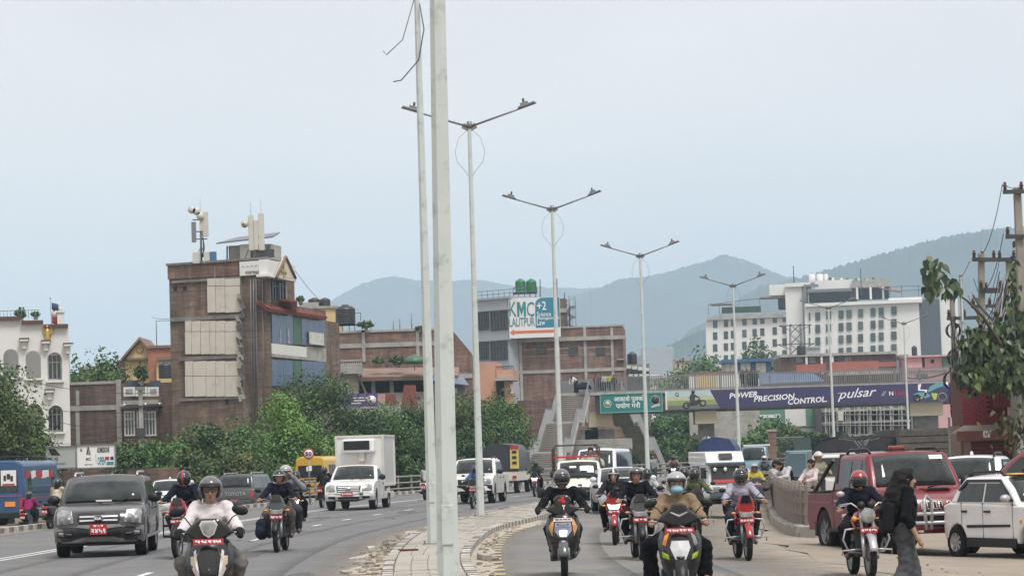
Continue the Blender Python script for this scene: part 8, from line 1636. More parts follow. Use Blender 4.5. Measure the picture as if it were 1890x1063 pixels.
# ---------------------------------------------------------------- curved concrete paling fence on the right
def paling_fence():
 f=thing('concrete_fence', 'curved precast concrete paling fence beside the red pickup', 'fence');pts=[gnd(x, y, .05)for x, y in((1427, 926), (1431, 940), (1440, 954), (1456, 964), (1470, 970), (1486, 973), (1504, 973), (1530, 971))]
 path=[];
 P=[Vector((p.x, p.y))for p in pts];P=[P[0]+(P[0]-P[1])*.0+Vector((.25, 9)), P[0]+Vector((.05, 4))]+P
 d=[0]
 for a, b in zip(P, P[1:]):d.append(d[-1]+(b-a).length)
 n=int(d[-1]/.34);pal=None;base=None;PALM=mat('paling', (.225, .205, .175), .9, var=.25, vs=2.5, bump=.3, bs=20, dirt=(.12, .105, .09), ds=3)
 def pos(t):
  i=min(max(int(np.searchsorted(d, t))-1, 0), len(P)-2);u=(t-d[i])/(d[i+1]-d[i]);return P[i].lerp(P[i+1], u), (P[i+1]-P[i]).normalized()
 rails={z:[]for z in(.32, .58, .84)}
 for k in range(n):
  p, t=pos(k*.34+.1);a=math.atan2(t.y, t.x)
  if pal is None:o=pal=MB().box((0, 0, .5), (.12, .1, .94)).box((0, 0, .99), (.08, .07, .07)).build('paling', PALM, f, bevel=.012, seg=1)
  else:o=pal.copy();COL.objects.link(o)
  o.location=(p.x, p.y, random.uniform(-.02, .02));o.rotation_euler=(random.uniform(-.02, .02), random.uniform(-.02, .02), a)
  for z in rails:rails[z].append((p.x, p.y, z))
 for z in rails:MB().tube(rails[z], .03, 6).build('rail', PALM, f)
 k=0;t=0
 while t<d[-1]-.1:
  p, tt=pos(t+.25);a=math.atan2(tt.y, tt.x)
  if base is None:o=base=MB().box((0, 0, -.05), (.5, .3, .3)).build('base_stone', KG, f, bevel=.03, seg=1)
  else:o=base.copy();COL.objects.link(o)
  o.location=(p.x-.05, p.y-.05, random.uniform(-.03, .02));o.rotation_euler=(0, 0, a+random.uniform(-.05, .05));t+=.52
paling_fence()
# ---------------------------------------------------------------- people: smooth bodies grown round a posed skeleton
def grow(prims, h, k=.03, wr=0., seed=0):
 """one closed surface round tapered limbs; prims = [(a, ra, b, rb, material)]"""
 A=np.array([p[0]for p in prims]);B=np.array([p[2]for p in prims]);ra=np.array([p[1]for p in prims]);rb=np.array([p[3]for p in prims])
 rm=np.maximum(ra, rb)[:, None];lo=np.minimum(A, B)-rm-3*h-k;hi=np.maximum(A, B)+rm+3*h+k
 o=lo.min(0);n=np.ceil((hi.max(0)-o)/h).astype(int)+1;D=np.full(n, 1., np.float32);ax=[o[i]+h*np.arange(n[i])for i in range(3)]
 def dist(P, i):
  ab=B[i]-A[i];L=max(float(ab@ab), 1e-9);t=np.clip(((P-A[i])@ab)/L, 0, 1);return np.linalg.norm(P-A[i]-t[..., None]*ab, axis=-1)-(ra[i]+(rb[i]-ra[i])*t)
 for i in range(len(prims)):
  a=np.maximum(((lo[i]-o)/h).astype(int), 0);b=np.minimum(np.ceil((hi[i]-o)/h).astype(int)+1, n);sl=tuple(slice(a[j], b[j])for j in range(3))
  X=np.stack(np.meshgrid(ax[0][sl[0]], ax[1][sl[1]], ax[2][sl[2]], indexing='ij'), -1);d=dist(X, i);e=D[sl];q=np.maximum(k-np.abs(d-e), 0)/k;D[sl]=np.minimum(d, e)-q*q*k*.25
 if wr:
  X=np.stack(np.meshgrid(*ax, indexing='ij'), -1);ph=seed*1.7
  D+=wr*(np.sin(X[..., 2]*42+X[..., 0]*25+ph)*np.sin(X[..., 1]*31-X[..., 2]*17+ph)+.6*np.sin(X[..., 2]*75+X[..., 1]*40-X[..., 0]*30+ph))
 I=D<0;C=np.zeros(tuple(n-1), np.int8);cn=[(x, y, z)for x in(0, 1)for y in(0, 1)for z in(0, 1)]
 sub=lambda M, c:M[c[0]:n[0]-1+c[0], c[1]:n[1]-1+c[1], c[2]:n[2]-1+c[2]]
 for c in cn:C+=sub(I, c)
 idx=np.argwhere((C>0)&(C<8));vid=np.full(tuple(n-1), -1, np.int64);vid[tuple(idx.T)]=np.arange(len(idx));S=np.zeros((len(idx), 3));W=np.zeros(len(idx))
 for a in cn:
  for j in range(3):
   if a[j]==0:
    b=list(a);b[j]=1;da=D[tuple((idx+a).T)];db=D[tuple((idx+b).T)];m=(da<0)!=(db<0);t=np.where(m, da/np.where(m, da-db, 1), 0)
    p=np.array(a, float)+np.zeros((len(idx), 3));p[:, j]+=t;S+=p*m[:, None];W+=m
 V=o+h*(idx+S/W[:, None]);F=[]
 for j in range(3):
  u, w=(j+1)%3, (j+2)%3;s0=[slice(1, -1)]*3;s0[j]=slice(0, n[j]-1);s1=list(s0);s1[j]=slice(1, n[j]);m=I[tuple(s0)]!=I[tuple(s1)];q=np.argwhere(m);
  off=np.array([1, 1, 1]);off[j]=0;q=q+off;fl=I[tuple(q.T)];du=np.eye(3, dtype=int)[u];dw=np.eye(3, dtype=int)[w]
  f=np.stack([vid[tuple((q-du-dw).T)], vid[tuple((q-dw).T)], vid[tuple(q.T)], vid[tuple((q-du).T)]], 1);f[~fl]=f[~fl][:, ::-1];F.append(f)
 F=np.concatenate(F);F=F[(F>=0).all(1)];c=V[F].mean(1);dd=np.stack([dist(c, i)for i in range(len(prims))], 1);mi=np.array([p[4]for p in prims])[dd.argmin(1)]
 return V, F, mi
def grown(name, prims, mats, h, parent, k=.03, wr=0., seed=0, extra=None):
 V, F, mi=grow(prims, h, k, wr, seed);m=MB();m.v=[tuple(v)for v in V];m.f=F.tolist();m.mi=[int(x)for x in mi];m.sm=[True]*len(F)
 if extra:m.add(extra.v, extra.f, 0, True)
 return m.build(name, mats, parent, fix=False)
SKIN=[mat('skin_brown', (.27, .15, .095), .55, var=.08, vs=9), mat('skin_tan', (.36, .215, .145), .55, var=.08, vs=9)]
HAIR=mat('black_hair', (.012, .011, .011), .6, var=.4, vs=14, bump=.5, bs=40, spec=.12)
SHOE=mat('dark_shoe', (.03, .028, .026), .5)
VISOR=mat('dark_visor', (.012, .013, .015), .06, spec=.8)
def cloth(n, c, v=.16):return mat('cloth_'+n, c, .9, var=v, vs=5, bump=.5, bs=16, spec=.15)
V3=lambda*a:np.array(a, float)
POSES={
'bike':dict(pel=V3(0, .2, .86), ch=V3(0, .04, 1.17), nk=V3(0, -.02, 1.31), hd=V3(0, -.06, 1.41), sh=V3(.165, .0, 1.27), el=V3(.3, -.2, 1.07), wr=V3(.34, -.37, 1.03), hip=V3(.09, .18, .84), kn=V3(.235, -.2, .74), an=V3(.2, .06, .36), toe=V3(.22, -.1, .29)),
'scooter':dict(pel=V3(0, .22, .82), ch=V3(0, .1, 1.14), nk=V3(0, .06, 1.3), hd=V3(0, .02, 1.41), sh=V3(.165, .07, 1.25), el=V3(.275, -.1, 1.04), wr=V3(.31, -.3, 1.0), hip=V3(.09, .2, .8), kn=V3(.2, -.22, .7), an=V3(.15, -.16, .37), toe=V3(.16, -.32, .3)),
'pillion':dict(pel=V3(0, .2, .86), ch=V3(0, .16, 1.2), nk=V3(0, .14, 1.36), hd=V3(.02, .1, 1.47), sh=V3(.165, .14, 1.31), el=V3(.27, .0, 1.1), wr=V3(.2, -.2, 1.02), hip=V3(.09, .18, .84), kn=V3(.27, -.16, .78), an=V3(.25, .08, .42), toe=V3(.26, -.06, .35)),
'stand':dict(pel=V3(0, .02, .92), ch=V3(0, .0, 1.24), nk=V3(0, -.0, 1.42), hd=V3(0, -.03, 1.54), sh=V3(.162, .0, 1.36), el=V3(.24, .04, 1.1), wr=V3(.25, -.04, .87), hip=V3(.09, .02, .9), kn=V3(.1, -.01, .5), an=V3(.1, .04, .09), toe=V3(.12, -.1, .04)),
}
def person(label, x, y, z, rz, pose, skin=0, top=(.03, .03, .035), legs=(.03, .03, .035), shoes=None, h=.022, sc=1., helmet=None, hair=None, fingers=False, gloves=None, tweak=None, mask=None, shades=False, group=None, wide=1., sleeves=True, tn='', name='person', wr=.006, flare=0., collar=True):
 J={k:v.copy()for k, v in POSES[pose].items()};sd={}
 for k in('sh', 'el', 'wr', 'hip', 'kn', 'an', 'toe'):
  for s in(1, -1):v=J[k].copy();v[0]*=s*(wide if k in('sh', 'el', 'wr')else 1);sd[k, s]=v
 for k, v in(tweak or{}).items():
  if isinstance(k, tuple):sd[k]=V3(*v)
  else:J[k]=V3(*v)
 r=thing(name, label, 'person', (x, y, z), rz, group);r.scale=(sc, sc, sc);hd=J['hd']
 up=(hd-J['nk']);up/=np.linalg.norm(up);sk=SKIN[skin]
 fw=V3(0, -1, 0);core=[]
 def P(a, ra, b, rb, m=0):core.append((a, ra, b, rb, m))
 P(J['pel'], .105, J['ch'], .115);P(J['ch'], .11, J['nk'], .06);P(J['nk'], .052, hd, .055);P(hd+V3(0, .01, .035), .088, hd+V3(0, .025, .03), .088);P(hd+V3(0, -.035, -.03), .06, hd+V3(0, -.045, -.065), .042)
 P(hd+V3(0, -.1, .005), .012, hd+V3(0, -.108, -.02), .017)
 for s in(1, -1):
  P(J['ch']+V3(0, 0, .02), .065, sd['sh', s], .042);P(sd['sh', s], .044, sd['el', s], .036);P(sd['el', s], .036, sd['wr', s], .026)
  d=sd['wr', s]-sd['el', s];d/=np.linalg.norm(d);P(sd['wr', s], .03, sd['wr', s]+d*.07, .034)
  P(J['pel'], .1, sd['hip', s], .09);P(sd['hip', s], .088, sd['kn', s], .056);P(sd['kn', s], .055, sd['an', s], .038);P(sd['an', s], .036, sd['toe', s], .03)
  P(hd+V3(s*.085, .01, .0), .018, hd+V3(s*.088, .015, .03), .014)
 ex=None
 if fingers:
  ex=MB()
  for s in(1, -1):
   w=sd['wr', s];d=w-sd['el', s];d/=np.linalg.norm(d);c=w+d*.075;lat=np.cross(d, V3(0, 0, 1));lat/=np.linalg.norm(lat);dn=np.cross(lat, d)*(1 if np.cross(lat, d)[2]<0 else-1)
   for i, L in enumerate((.8, 1., .95, .75)):
    b=c+lat*(i-1.5)*.019;ex.tube([b, b+d*.035*L+dn*.002, b+d*.05*L+dn*.03*L, b+d*.03*L+dn*.055*L], [.0105, .0098, .009, .007], 6)
   b=w+d*.03-lat*.03*s*np.sign(lat[0]+1e-6);ex.tube([b, b-lat*s*np.sign(lat[0]+1e-6)*.022+d*.02, b-lat*s*np.sign(lat[0]+1e-6)*.018+d*.05+dn*.02], [.0125, .011, .008], 6)
 grown('body', core, [sk], h*(.75 if h<.03 else 1), r, k=.025, extra=ex)
 g=.016+h*.3;T=[]
 T+=[(J['pel']+V3(0, 0, .0), .118+g, J['ch'], .125+g, 0), (J['ch'], .115+g, J['nk']-up*.06, .062+g, 0)]
 tf=V3(0, -.04, 0);T+=[(J['pel']*.5+J['ch']*.5+V3(.07, -.02, 0), .08+g, J['ch']+V3(.08, -.03, 0), .075+g, 0), (J['pel']*.5+J['ch']*.5+V3(-.07, -.02, 0), .08+g, J['ch']+V3(-.08, -.03, 0), .075+g, 0)]
 for s in(1, -1):
  T+=[(J['ch']+V3(0, 0, .03), .07+g, sd['sh', s], .044+g, 0), (sd['sh', s], .047+g, sd['el', s], .04+g, 0)]
  if sleeves is True:T.append((sd['el', s], .04+g, sd['wr', s]*.93+sd['el', s]*.07, .028+g, 0))
  elif sleeves=='mid':T.append((sd['el', s], .04+g, sd['wr', s]*.35+sd['el', s]*.65, .036+g, 0))
 tm=top if hasattr(top, 'name')else cloth(tn or'top_%d_%d_%d'%tuple(int(c*999)for c in top), top)
 grown('jacket'if sleeves is True else'shirt', T, [tm], h, r, k=.028, wr=wr, seed=len(label))
 if collar and h<.021:
  o=MB().lathe([(.074, 0), (.08, .02), (.07, .05), (.062, .05)], n=16).build('collar', tm, r);q=Vector(up);o.location=Vector(J['nk']-up*.045);o.rotation_euler=q.to_track_quat('Z', 'Y').to_euler();o.modifiers.new('thick', 'SOLIDIFY').thickness=.01
 L=[(J['pel']+V3(0, 0, -.02), .125+g*.5, J['pel']*.8+J['ch']*.2, .11+g*.5, 0)]
 for s in(1, -1):
  L+=[(J['pel'], .1+g, sd['hip', s], .095+g, 0), (sd['hip', s], .094+g, sd['kn', s], .064+g, 0), (sd['kn', s], .063+g, sd['an', s]*.92+sd['kn', s]*.08, .046+g+flare, 0)]
 lm=legs if hasattr(legs, 'name')else cloth('legs_%d_%d_%d'%tuple(int(c*999)for c in legs), legs)
 grown('trousers', L, [lm], h, r, k=.035, wr=wr, seed=len(label)+3)
 for s in(1, -1):
  a, t=sd['an', s], sd['toe', s];d=t-a;fwd=V3(d[0], d[1], 0);fwd/=max(np.linalg.norm(fwd), 1e-6)
  grown('shoe', [(a+V3(0, 0, -.03)-fwd*.03, .048, a+V3(0, 0, -.02)+fwd*.02, .048, 0), (a+V3(0, 0, -.04), .044, t+V3(0, 0, .0), .036, 0)], [shoes or SHOE], max(h*.8, .018), r, k=.02)
 if gloves:
  for s in(1, -1):w=sd['wr', s];d=w-sd['el', s];d/=np.linalg.norm(d);grown('glove', [(w, .042, w+d*.07, .05, 0), (w+d*.06, .048, w+d*.1+V3(0, 0, -.03), .036, 0)], [gloves], max(h*.8, .016), r, k=.02)
 H=Vector(hd)
 if h<.03 and not helmet or(helmet and helmet[0]=='open'and h<.03):
  if not shades:
   for s in(1, -1):MB().ell(H+Vector((s*.034, -.083, .018)), (.014, .01, .008), 8, 6).build('eye', TXTB, r)
  m=MB().ell(H+Vector((0, -.094, -.052)), (.026, .008, .008), 8, 5).build('lips', mat('lips', (.3, .09, .08), .5), r)
 if shades:MB().box(H+Vector((.037, -.1, .018)), (.055, .012, .036)).box(H+Vector((-.037, -.1, .018)), (.055, .012, .036)).box(H+Vector((0, -.1, .026)), (.16, .01, .008)).build('glasses', VISOR, r, bevel=.004)
 if mask:MB().ell(H+Vector((0, -.062, -.045)), (.078, .084, .064), 14, 10).build('face_mask', mask, r)
 if helmet:make_helmet(r, H, *helmet)
 if hair:
  hp=[(hd+V3(0, .02, .05), .097, hd+V3(0, .04, .02), .1, 0), (hd+V3(0, .05, -.02), .085, hd+V3(0, .05, -.06), .06, 0)]
  if hair=='long':hp+=[(hd+V3(0, .06, -.04), .085, hd+V3(0, .1, -.2), .085, 0), (hd+V3(0, .1, -.2), .085, hd+V3(.02, .12, -.42), .05, 0)]
  if hair=='bun':hp+=[(hd+V3(0, .13, .05), .05, hd+V3(0, .15, .04), .04, 0)]
  grown('hair', hp, [HAIR], max(h*.8, .016), r, k=.03, wr=.003)
 return r
def make_helmet(r, H, style, col, vis=None, stripe=None, peak=False):
 R3=(.13, .152, .142);n, m=28, 16;C=H+Vector((0, .015, .035));vs=[];fs=[];vf=[]
 for i in range(m+1):
  a=-1.15+(1.5708+1.15)*i/m
  for j in range(n):
   t=2*math.pi*j/n;vs.append(C+Vector((R3[0]*math.cos(a)*math.sin(t), -R3[1]*math.cos(a)*math.cos(t), R3[2]*math.sin(a))))
 for i in range(m):
  a=-1.15+2.72*(i+.5)/m
  for j in range(n):
   t=(2*math.pi*(j+.5)/n+math.pi)%(2*math.pi)-math.pi;f=(i*n+j, i*n+(j+1)%n, (i+1)*n+(j+1)%n, (i+1)*n+j)
   front=abs(t)<1.05
   if style=='full'and front and-.42<a<.42:vf.append(f);continue
   if style=='open'and front and a<.38:continue
   if style=='half'and a<-.02 and abs(t)<2.2:continue
   if a<-.75 and style!='full':continue
   fs.append(f)
 o=MB().add(vs, fs, sm=True).build('helmet', col, r, fix=False);o.modifiers.new('thick', 'SOLIDIFY').thickness=.022
 if vf:k=MB().add(vs, vf, sm=True).build('visor', vis or VISOR, o, fix=False);k.modifiers.new('thick', 'SOLIDIFY').thickness=.01
 if style=='open':
  pk=MB();q=[]
  for j in range(9):t=-1.+2.*j/8;q+=[C+Vector((.134*math.sin(t), -.156*math.cos(t), .05)), C+Vector((.14*math.sin(t), -.16*math.cos(t)-(.05 if peak else .012), .02))]
  e=pk.add(q, [(2*j, 2*j+1, 2*j+3, 2*j+2)for j in range(8)], sm=True).build('brim', vis or BLACK, o, fix=False);e.modifiers.new('thick', 'SOLIDIFY').thickness=.008
 if stripe:MB().lathe([(.153, -.02), (.1555, 0), (.153, .02)], (0, 0, 0), 'x', 24).build('stripe', stripe, o, loc=C).scale=(1, 1, .95)
HB=mat('helmet_black', (.014, .014, .016), .18, coat=.6);HG=mat('helmet_grey', (.1, .105, .11), .25, coat=.5);HW=mat('helmet_white', (.5, .5, .5), .25, coat=.5);HR=mat('helmet_red', (.3, .03, .03), .25, coat=.5);HS=mat('helmet_silver', (.32, .33, .34), .25, coat=.5)
CLEARV=mat('visor_clear', (.25, .27, .28), .08, spec=.7)
# ---------------------------------------------------------------- motorcycles and scooters
def arc(prof, a0, a1, n=14):
 vs=[(h, -r*math.cos(a0+(a1-a0)*i/n), r*math.sin(a0+(a1-a0)*i/n))for i in range(n+1)for r, h in prof];k=len(prof)
 return MB().add(vs, [(i*k+j, i*k+j+1, (i+1)*k+j+1, (i+1)*k+j)for i in range(n)for j in range(k-1)], sm=True)
def two_wheel(parent, y, r, w, rimm, n=5):
 m=MB();h=w/2;m.lathe([(r*.74, -h*.7), (r*.88, -h), (r*.97, -h*.75), (r, 0), (r*.97, h*.75), (r*.88, h), (r*.74, h*.7)], (0, y, r), 'x', 24);o=m.build('wheel', RUBBER, parent);k=MB()
 k.lathe([(r*.76, -h*.75), (r*.7, -h*.5), (r*.7, h*.5), (r*.76, h*.75)], (0, y, r), 'x', 20)
 for i in range(n):a=i*6.283/n;k.box((0, y+math.cos(a)*r*.38, r+math.sin(a)*r*.38), (.03, r*.7, .035), (a, 0, 0))
 k.lathe([(.05, -.05), (.05, .05)], (0, y, r), 'x', 10);k.lathe([(r*.45, h*.6), (r*.2, h*.6)], (0, y, r), 'x', 16);k.build('rim', rimm, o);return o
def mirror_pair(t, x0, y0, z0, x1, z1, mm, sz=(.06, .03, .04), tilt=0):
 for s in(-1, 1):
  o=MB().tube([(s*x0, y0, z0), (s*(x0+x1)/2, y0-.02, (z0+z1)/2+.02), (s*x1, y0-.03, z1-sz[2]*.6)], .007, 5).build('mirror_stalk', BLACK, t);MB().ell((s*x1, y0-.03, z1), sz, 12, 8, rot=(0, s*tilt, 0)).build('mirror', mm, o)
def plate_on(t, x, y, z, w, h, txt, m=PLATE, tm=TXTW, rear=False, tilt=0):
 o=MB().box((0, 0, 0), (w, .012, h)).build('number_plate', m, t, loc=(x, y, z));o.rotation_euler=(tilt, 0, 0)
 text(txt, h*.6, tm, (0, .008 if rear else-.008, 0), o, w=w*.86, h=h*.56, ext=.002, bold=.003, rot=(R(90), 0, R(180)if rear else 0));return o
def motorcycle(label, x, y, z, rz, col, sc=1., lit=False, guard=False, panniers=False, plate='बा ५२ प', fair=None, roundlamp=False, bars=.36, group=None, mudc=None, back=False, lean=0.):
 t=thing('motorcycle', label, 'motorcycle', (x, y, z), rz, group);t.scale=(sc, )*3;t.rotation_euler[1]=lean
 two_wheel(t, -.68, .3, .1, GREYM);two_wheel(t, .66, .3, .12, GREYM)
 for s in(-1, 1):MB().tube([(s*.085, -.69, .3), (s*.085, -.6, .62)], .03, 8).tube([(s*.085, -.6, .6), (s*.085, -.46, .98)], .021, 8).build('fork', SILV if roundlamp else GREYM, t)
 m=arc([(.33, -.06), (.345, -.03), (.35, 0), (.345, .03), (.33, .06)], .3, 2.85)
 o=m.build('front_mudguard', mudc or(SILV if roundlamp else BLACK), t, loc=(0, -.68, .3), fix=False);o.modifiers.new('thick', 'SOLIDIFY').thickness=.012
 FC=fair or col
 if roundlamp:
  o=MB().lathe([(.0, .1), (.07, .09), (.105, .02), (.11, -.02), (.1, -.035)], (0, -.62, .9), 'y', 20).build('headlamp_shell', SILV, t);MB().lathe([(.098, -.03), (.06, -.05), (0, -.055)], (0, -.62, .9), 'y', 20).build('headlamp', LITE if lit else LAMPG, o)
  for s in(-1, 1):MB().ell((s*.2, -.6, .86), (.04, .045, .04), 10, 8).tube([(s*.1, -.58, .86), (s*.18, -.59, .86)], .01, 5).build('indicator', AMBER, t);MB().lathe([(.0, -.04), (.055, -.03), (.06, .0), (.05, .04)], (s*.07, -.5, 1.05), 'y', 14).build('gauge', BLACK, t)
 else:
  m=MB();m.prism([(-.13, .78), (.13, .78), (.165, .9), (.12, 1.06), (.06, 1.12), (-.06, 1.12), (-.12, 1.06), (-.165, .9)], -.62, -.48);m.build('cowl', FC, t, bevel=.03)
  MB().prism([(-.1, .74), (.1, .74), (.14, .86), (.06, .83), (-.06, .83), (-.14, .86)], -.645, -.56).build('headlamp', LITE if lit else LAMPG, t, bevel=.015)
  MB().prism([(-.11, .99), (.11, .99), (.07, 1.13), (-.07, 1.13)], -.64, -.62).build('flyscreen', VISOR, t, bevel=.01)
  for s in(-1, 1):MB().ell((s*.21, -.55, .82), (.045, .025, .022), 10, 6).tube([(s*.1, -.54, .82), (s*.19, -.55, .82)], .01, 5).build('indicator', AMBER, t)
 plate_on(t, 0, -.66, .69, .26, .075, plate)
 MB().tube([(-bars, -.38, 1.05), (-.2, -.42, 1.08), (-.1, -.46, 1.0), (.1, -.46, 1.0), (.2, -.42, 1.08), (bars, -.38, 1.05)], .013, 6).build('handlebar', SILV if roundlamp else BLACK, t)
 for s in(-1, 1):MB().tube([(s*(bars-.12), -.39, 1.055), (s*(bars+.02), -.375, 1.045)], .019, 8).build('grip', BLACK, t);MB().tube([(s*(bars-.14), -.43, 1.05), (s*(bars+.03), -.45, 1.03)], .007, 5).build('lever', SILV, t)
 mirror_pair(t, .2, -.42, 1.08, .38 if not roundlamp else .36, 1.22, SILV if roundlamp else BLACK, (.065, .03, .042))
 MB().ell((0, -.18, .86), (.14, .27, .13), 16, 10).build('fuel_tank', col, t);MB().box((0, .34, .82), (.25, .68, .1)).build('seat', BLACK, t, bevel=.04);MB().prism([(.3, .66), (.95, .82), (.98, .9), (.3, .8)], -.1, .1, 'x').build('tail', col, t, bevel=.025);MB().box((0, .97, .8), (.16, .03, .06)).build('tail_lamp', REDL, t)
 MB().box((0, -.1, .46), (.24, .36, .32)).box((0, -.16, .66), (.16, .2, .16)).ell((.14, -.02, .42), (.05, .12, .11), 10, 8).ell((-.14, -.02, .42), (.05, .12, .11), 10, 8).build('engine', DARKM, t, bevel=.03)
 for s in(-1, 1):MB().prism([(-.42, .72), (-.12, .84), (-.02, .72), (-.3, .6)], s*.12, s*.17, 'x').build('tank_shroud', FC, t, bevel=.012);MB().tube([(s*.08, .1, .3), (s*.24, .02, .32)], .014, 6).build('footpeg', BLACK, t)
 MB().tube([(.13, -.2, .34), (.16, .2, .3), (.19, .85, .42)], [.03, .045, .055], 10).build('exhaust', SILV if roundlamp else DARKM, t);MB().tube([(0, -.46, .95), (0, -.1, .72), (0, .2, .62), (0, .66, .3)], .035, 6).tube([(.07, .1, .4), (.07, .66, .3)], .03, 6).tube([(0, -.42, .8), (0, -.3, .34), (0, .1, .3)], .025, 6).build('frame', BLACK, t)
 MB().prism([(.5, .5), (.75, .66), (1.02, .62), (1.0, .58), (.76, .62), (.55, .48)], -.07, .07, 'x').build('rear_mudguard', BLACK, t)
 if guard:
  for s in(-1, 1):MB().tube([(s*.07, -.36, .72), (s*.3, -.42, .7), (s*.34, -.42, .56), (s*.26, -.4, .38), (s*.08, -.36, .36)], .016, 6).tube([(s*.07, -.5, .42), (s*.36, -.48, .4), (s*.36, -.44, .34)], .014, 6).build('leg_guard', SILV, t)
 if panniers:
  for s in(-1, 1):
   m=MB()
   for zz in(.4, .6, .82):m.tube([(s*.2, .1, zz), (s*.46, .12, zz), (s*.46, .85, zz), (s*.2, .9, zz)], .022, 5)
   m.tube([(s*.46, .12, .4), (s*.46, .12, .82)], .014, 5).tube([(s*.46, .85, .4), (s*.46, .85, .82)], .014, 5);m.build('saddle_frame', BLACK, t)
 plate_on(t, 0, 1.0, .68, .2, .14, 'बा ९', rear=True)
 return t
def scooter(label, x, y, z, rz, col, sc=1., spec=None, plate='बा ८१ प', pm=PLATE, group=None, lit=False, tm=TXTW):
 t=thing('scooter', label, 'scooter', (x, y, z), rz, group);t.scale=(sc, )*3;spec=spec or{}
 two_wheel(t, -.64, .25, .1, GREYM, 6);two_wheel(t, .6, .25, .11, GREYM, 6)
 zz=[.26, .36, .5, .64, .76, .86, .94];ww=[.1, .15, .2, .23, .235, .2, .12];yy=[-.5, -.56, -.6, -.59, -.56, -.52, -.47]
 wf=lambda q:np.interp(q, zz, ww);yf=lambda a, q:np.interp(q, zz, yy)+.12*(a/wf(q))**2
 us=np.linspace(-1, 1, 9);vs=[(u*w, y0+.12*u*u, q)for q, w, y0 in zip(zz, ww, yy)for u in us]
 o=MB().add(vs, [(i*9+j, i*9+j+1, (i+1)*9+j+1, (i+1)*9+j)for i in range(6)for j in range(8)], sm=True).build('apron', col, t, fix=False);md=o.modifiers.new('thick', 'SOLIDIFY');md.thickness=.07;md.offset=-1 if False else 1
 md.offset=0
 def ap(poly, nm, m, off=.04, mirror=True, sub=3):
  pts=[]
  for i in range(len(poly)):
   a, b=poly[i], poly[(i+1)%len(poly)];pts+=[(lerp(a[0], b[0], k/sub), lerp(a[1], b[1], k/sub))for k in range(sub)]
  for s in((1, -1)if mirror else(1, )):
   n=len(pts);cx=sum(p[0]for p in pts)/n;cz=sum(p[1]for p in pts)/n;Q=[(s*p[0], yf(p[0], p[1])-off, p[1])for p in pts];B=[(q[0], q[1]+.03, q[2])for q in Q]
   MB().add(Q+B+[(s*cx, yf(cx, cz)-off*1.25, cz)], [(i, (i+1)%n, 2*n)for i in range(n)]+[(i, n+i, n+(i+1)%n, (i+1)%n)for i in range(n)]).build(nm, m, t)
 for poly, nm, m, off, mir in spec.get('apron', ()):ap(poly, nm, m, off, mir)
 m=arc([(.28, -.07), (.295, -.03), (.3, 0), (.295, .03), (.28, .07)], .2, 2.9)
 o=m.build('front_mudguard', spec.get('mud', BLACK), t, loc=(0, -.64, .25), fix=False);o.modifiers.new('thick', 'SOLIDIFY').thickness=.014
 for s in(-1, 1):MB().tube([(s*.07, -.64, .25), (s*.07, -.55, .5)], .022, 6).build('fork', GREYM, t)
 MB().box((0, -.16, .3), (.34, .62, .08)).build('floorboard', BLACK, t, bevel=.02);MB().prism([(.02, .3), (.12, .56), (.2, .7), (.85, .78), (.98, .7), (.9, .52), (.45, .34)], -.16, .16, 'x').build('rear_body', col, t, bevel=.06);MB().prism([(.04, .7), (.1, .78), (.5, .8), (.86, .84), (.88, .78), (.4, .72)], -.13, .13, 'x').build('seat', BLACK, t, bevel=.03)
 MB().tube([(.16, .3, .3), (.2, .75, .36)], [.05, .06], 8).box((-.15, .5, .3), (.12, .36, .2)).build('engine', DARKM, t, bevel=.03);MB().box((0, .98, .7), (.2, .04, .09)).build('tail_lamp', REDL, t, bevel=.015)
 MB().tube([(-.33, -.32, 1.0), (-.12, -.4, .98), (.12, -.4, .98), (.33, -.32, 1.0)], .016, 6).build('handlebar', BLACK, t)
 MB().prism(spec.get('cowl', [(-.1, .9), (.1, .9), (.26, .98), (.2, 1.04), (.09, 1.1), (-.09, 1.1), (-.2, 1.04), (-.26, .98)]), -.5, -.36).build('handlebar_cowl', spec.get('cowlm', col), t, bevel=.03)
 for poly, nm, m_, y0 in spec.get('cowlparts', ()):MB().prism(poly, y0, y0+.04).build(nm, m_, t, bevel=.008)
 for s in(-1, 1):MB().tube([(s*.22, -.35, 1.0), (s*.35, -.31, 1.005)], .019, 8).build('grip', BLACK, t);MB().tube([(s*.2, -.4, .99), (s*.36, -.4, .985)], .007, 5).build('lever', SILV, t)
 mx, mz=spec.get('mirror', (.32, 1.16));mirror_pair(t, .17, -.4, 1.04, mx, mz, spec.get('mirm', BLACK), spec.get('mirs', (.075, .03, .045)), spec.get('tilt', 0))
 px, py, pz, pw, ph=spec.get('plate', (0, -.64, .88, .3, .06));plate_on(t, px, py, pz, pw, ph, plate, pm, tm, tilt=-.15);plate_on(t, 0, 1.01, .56, .2, .13, 'बा ४', rear=True)
 return t
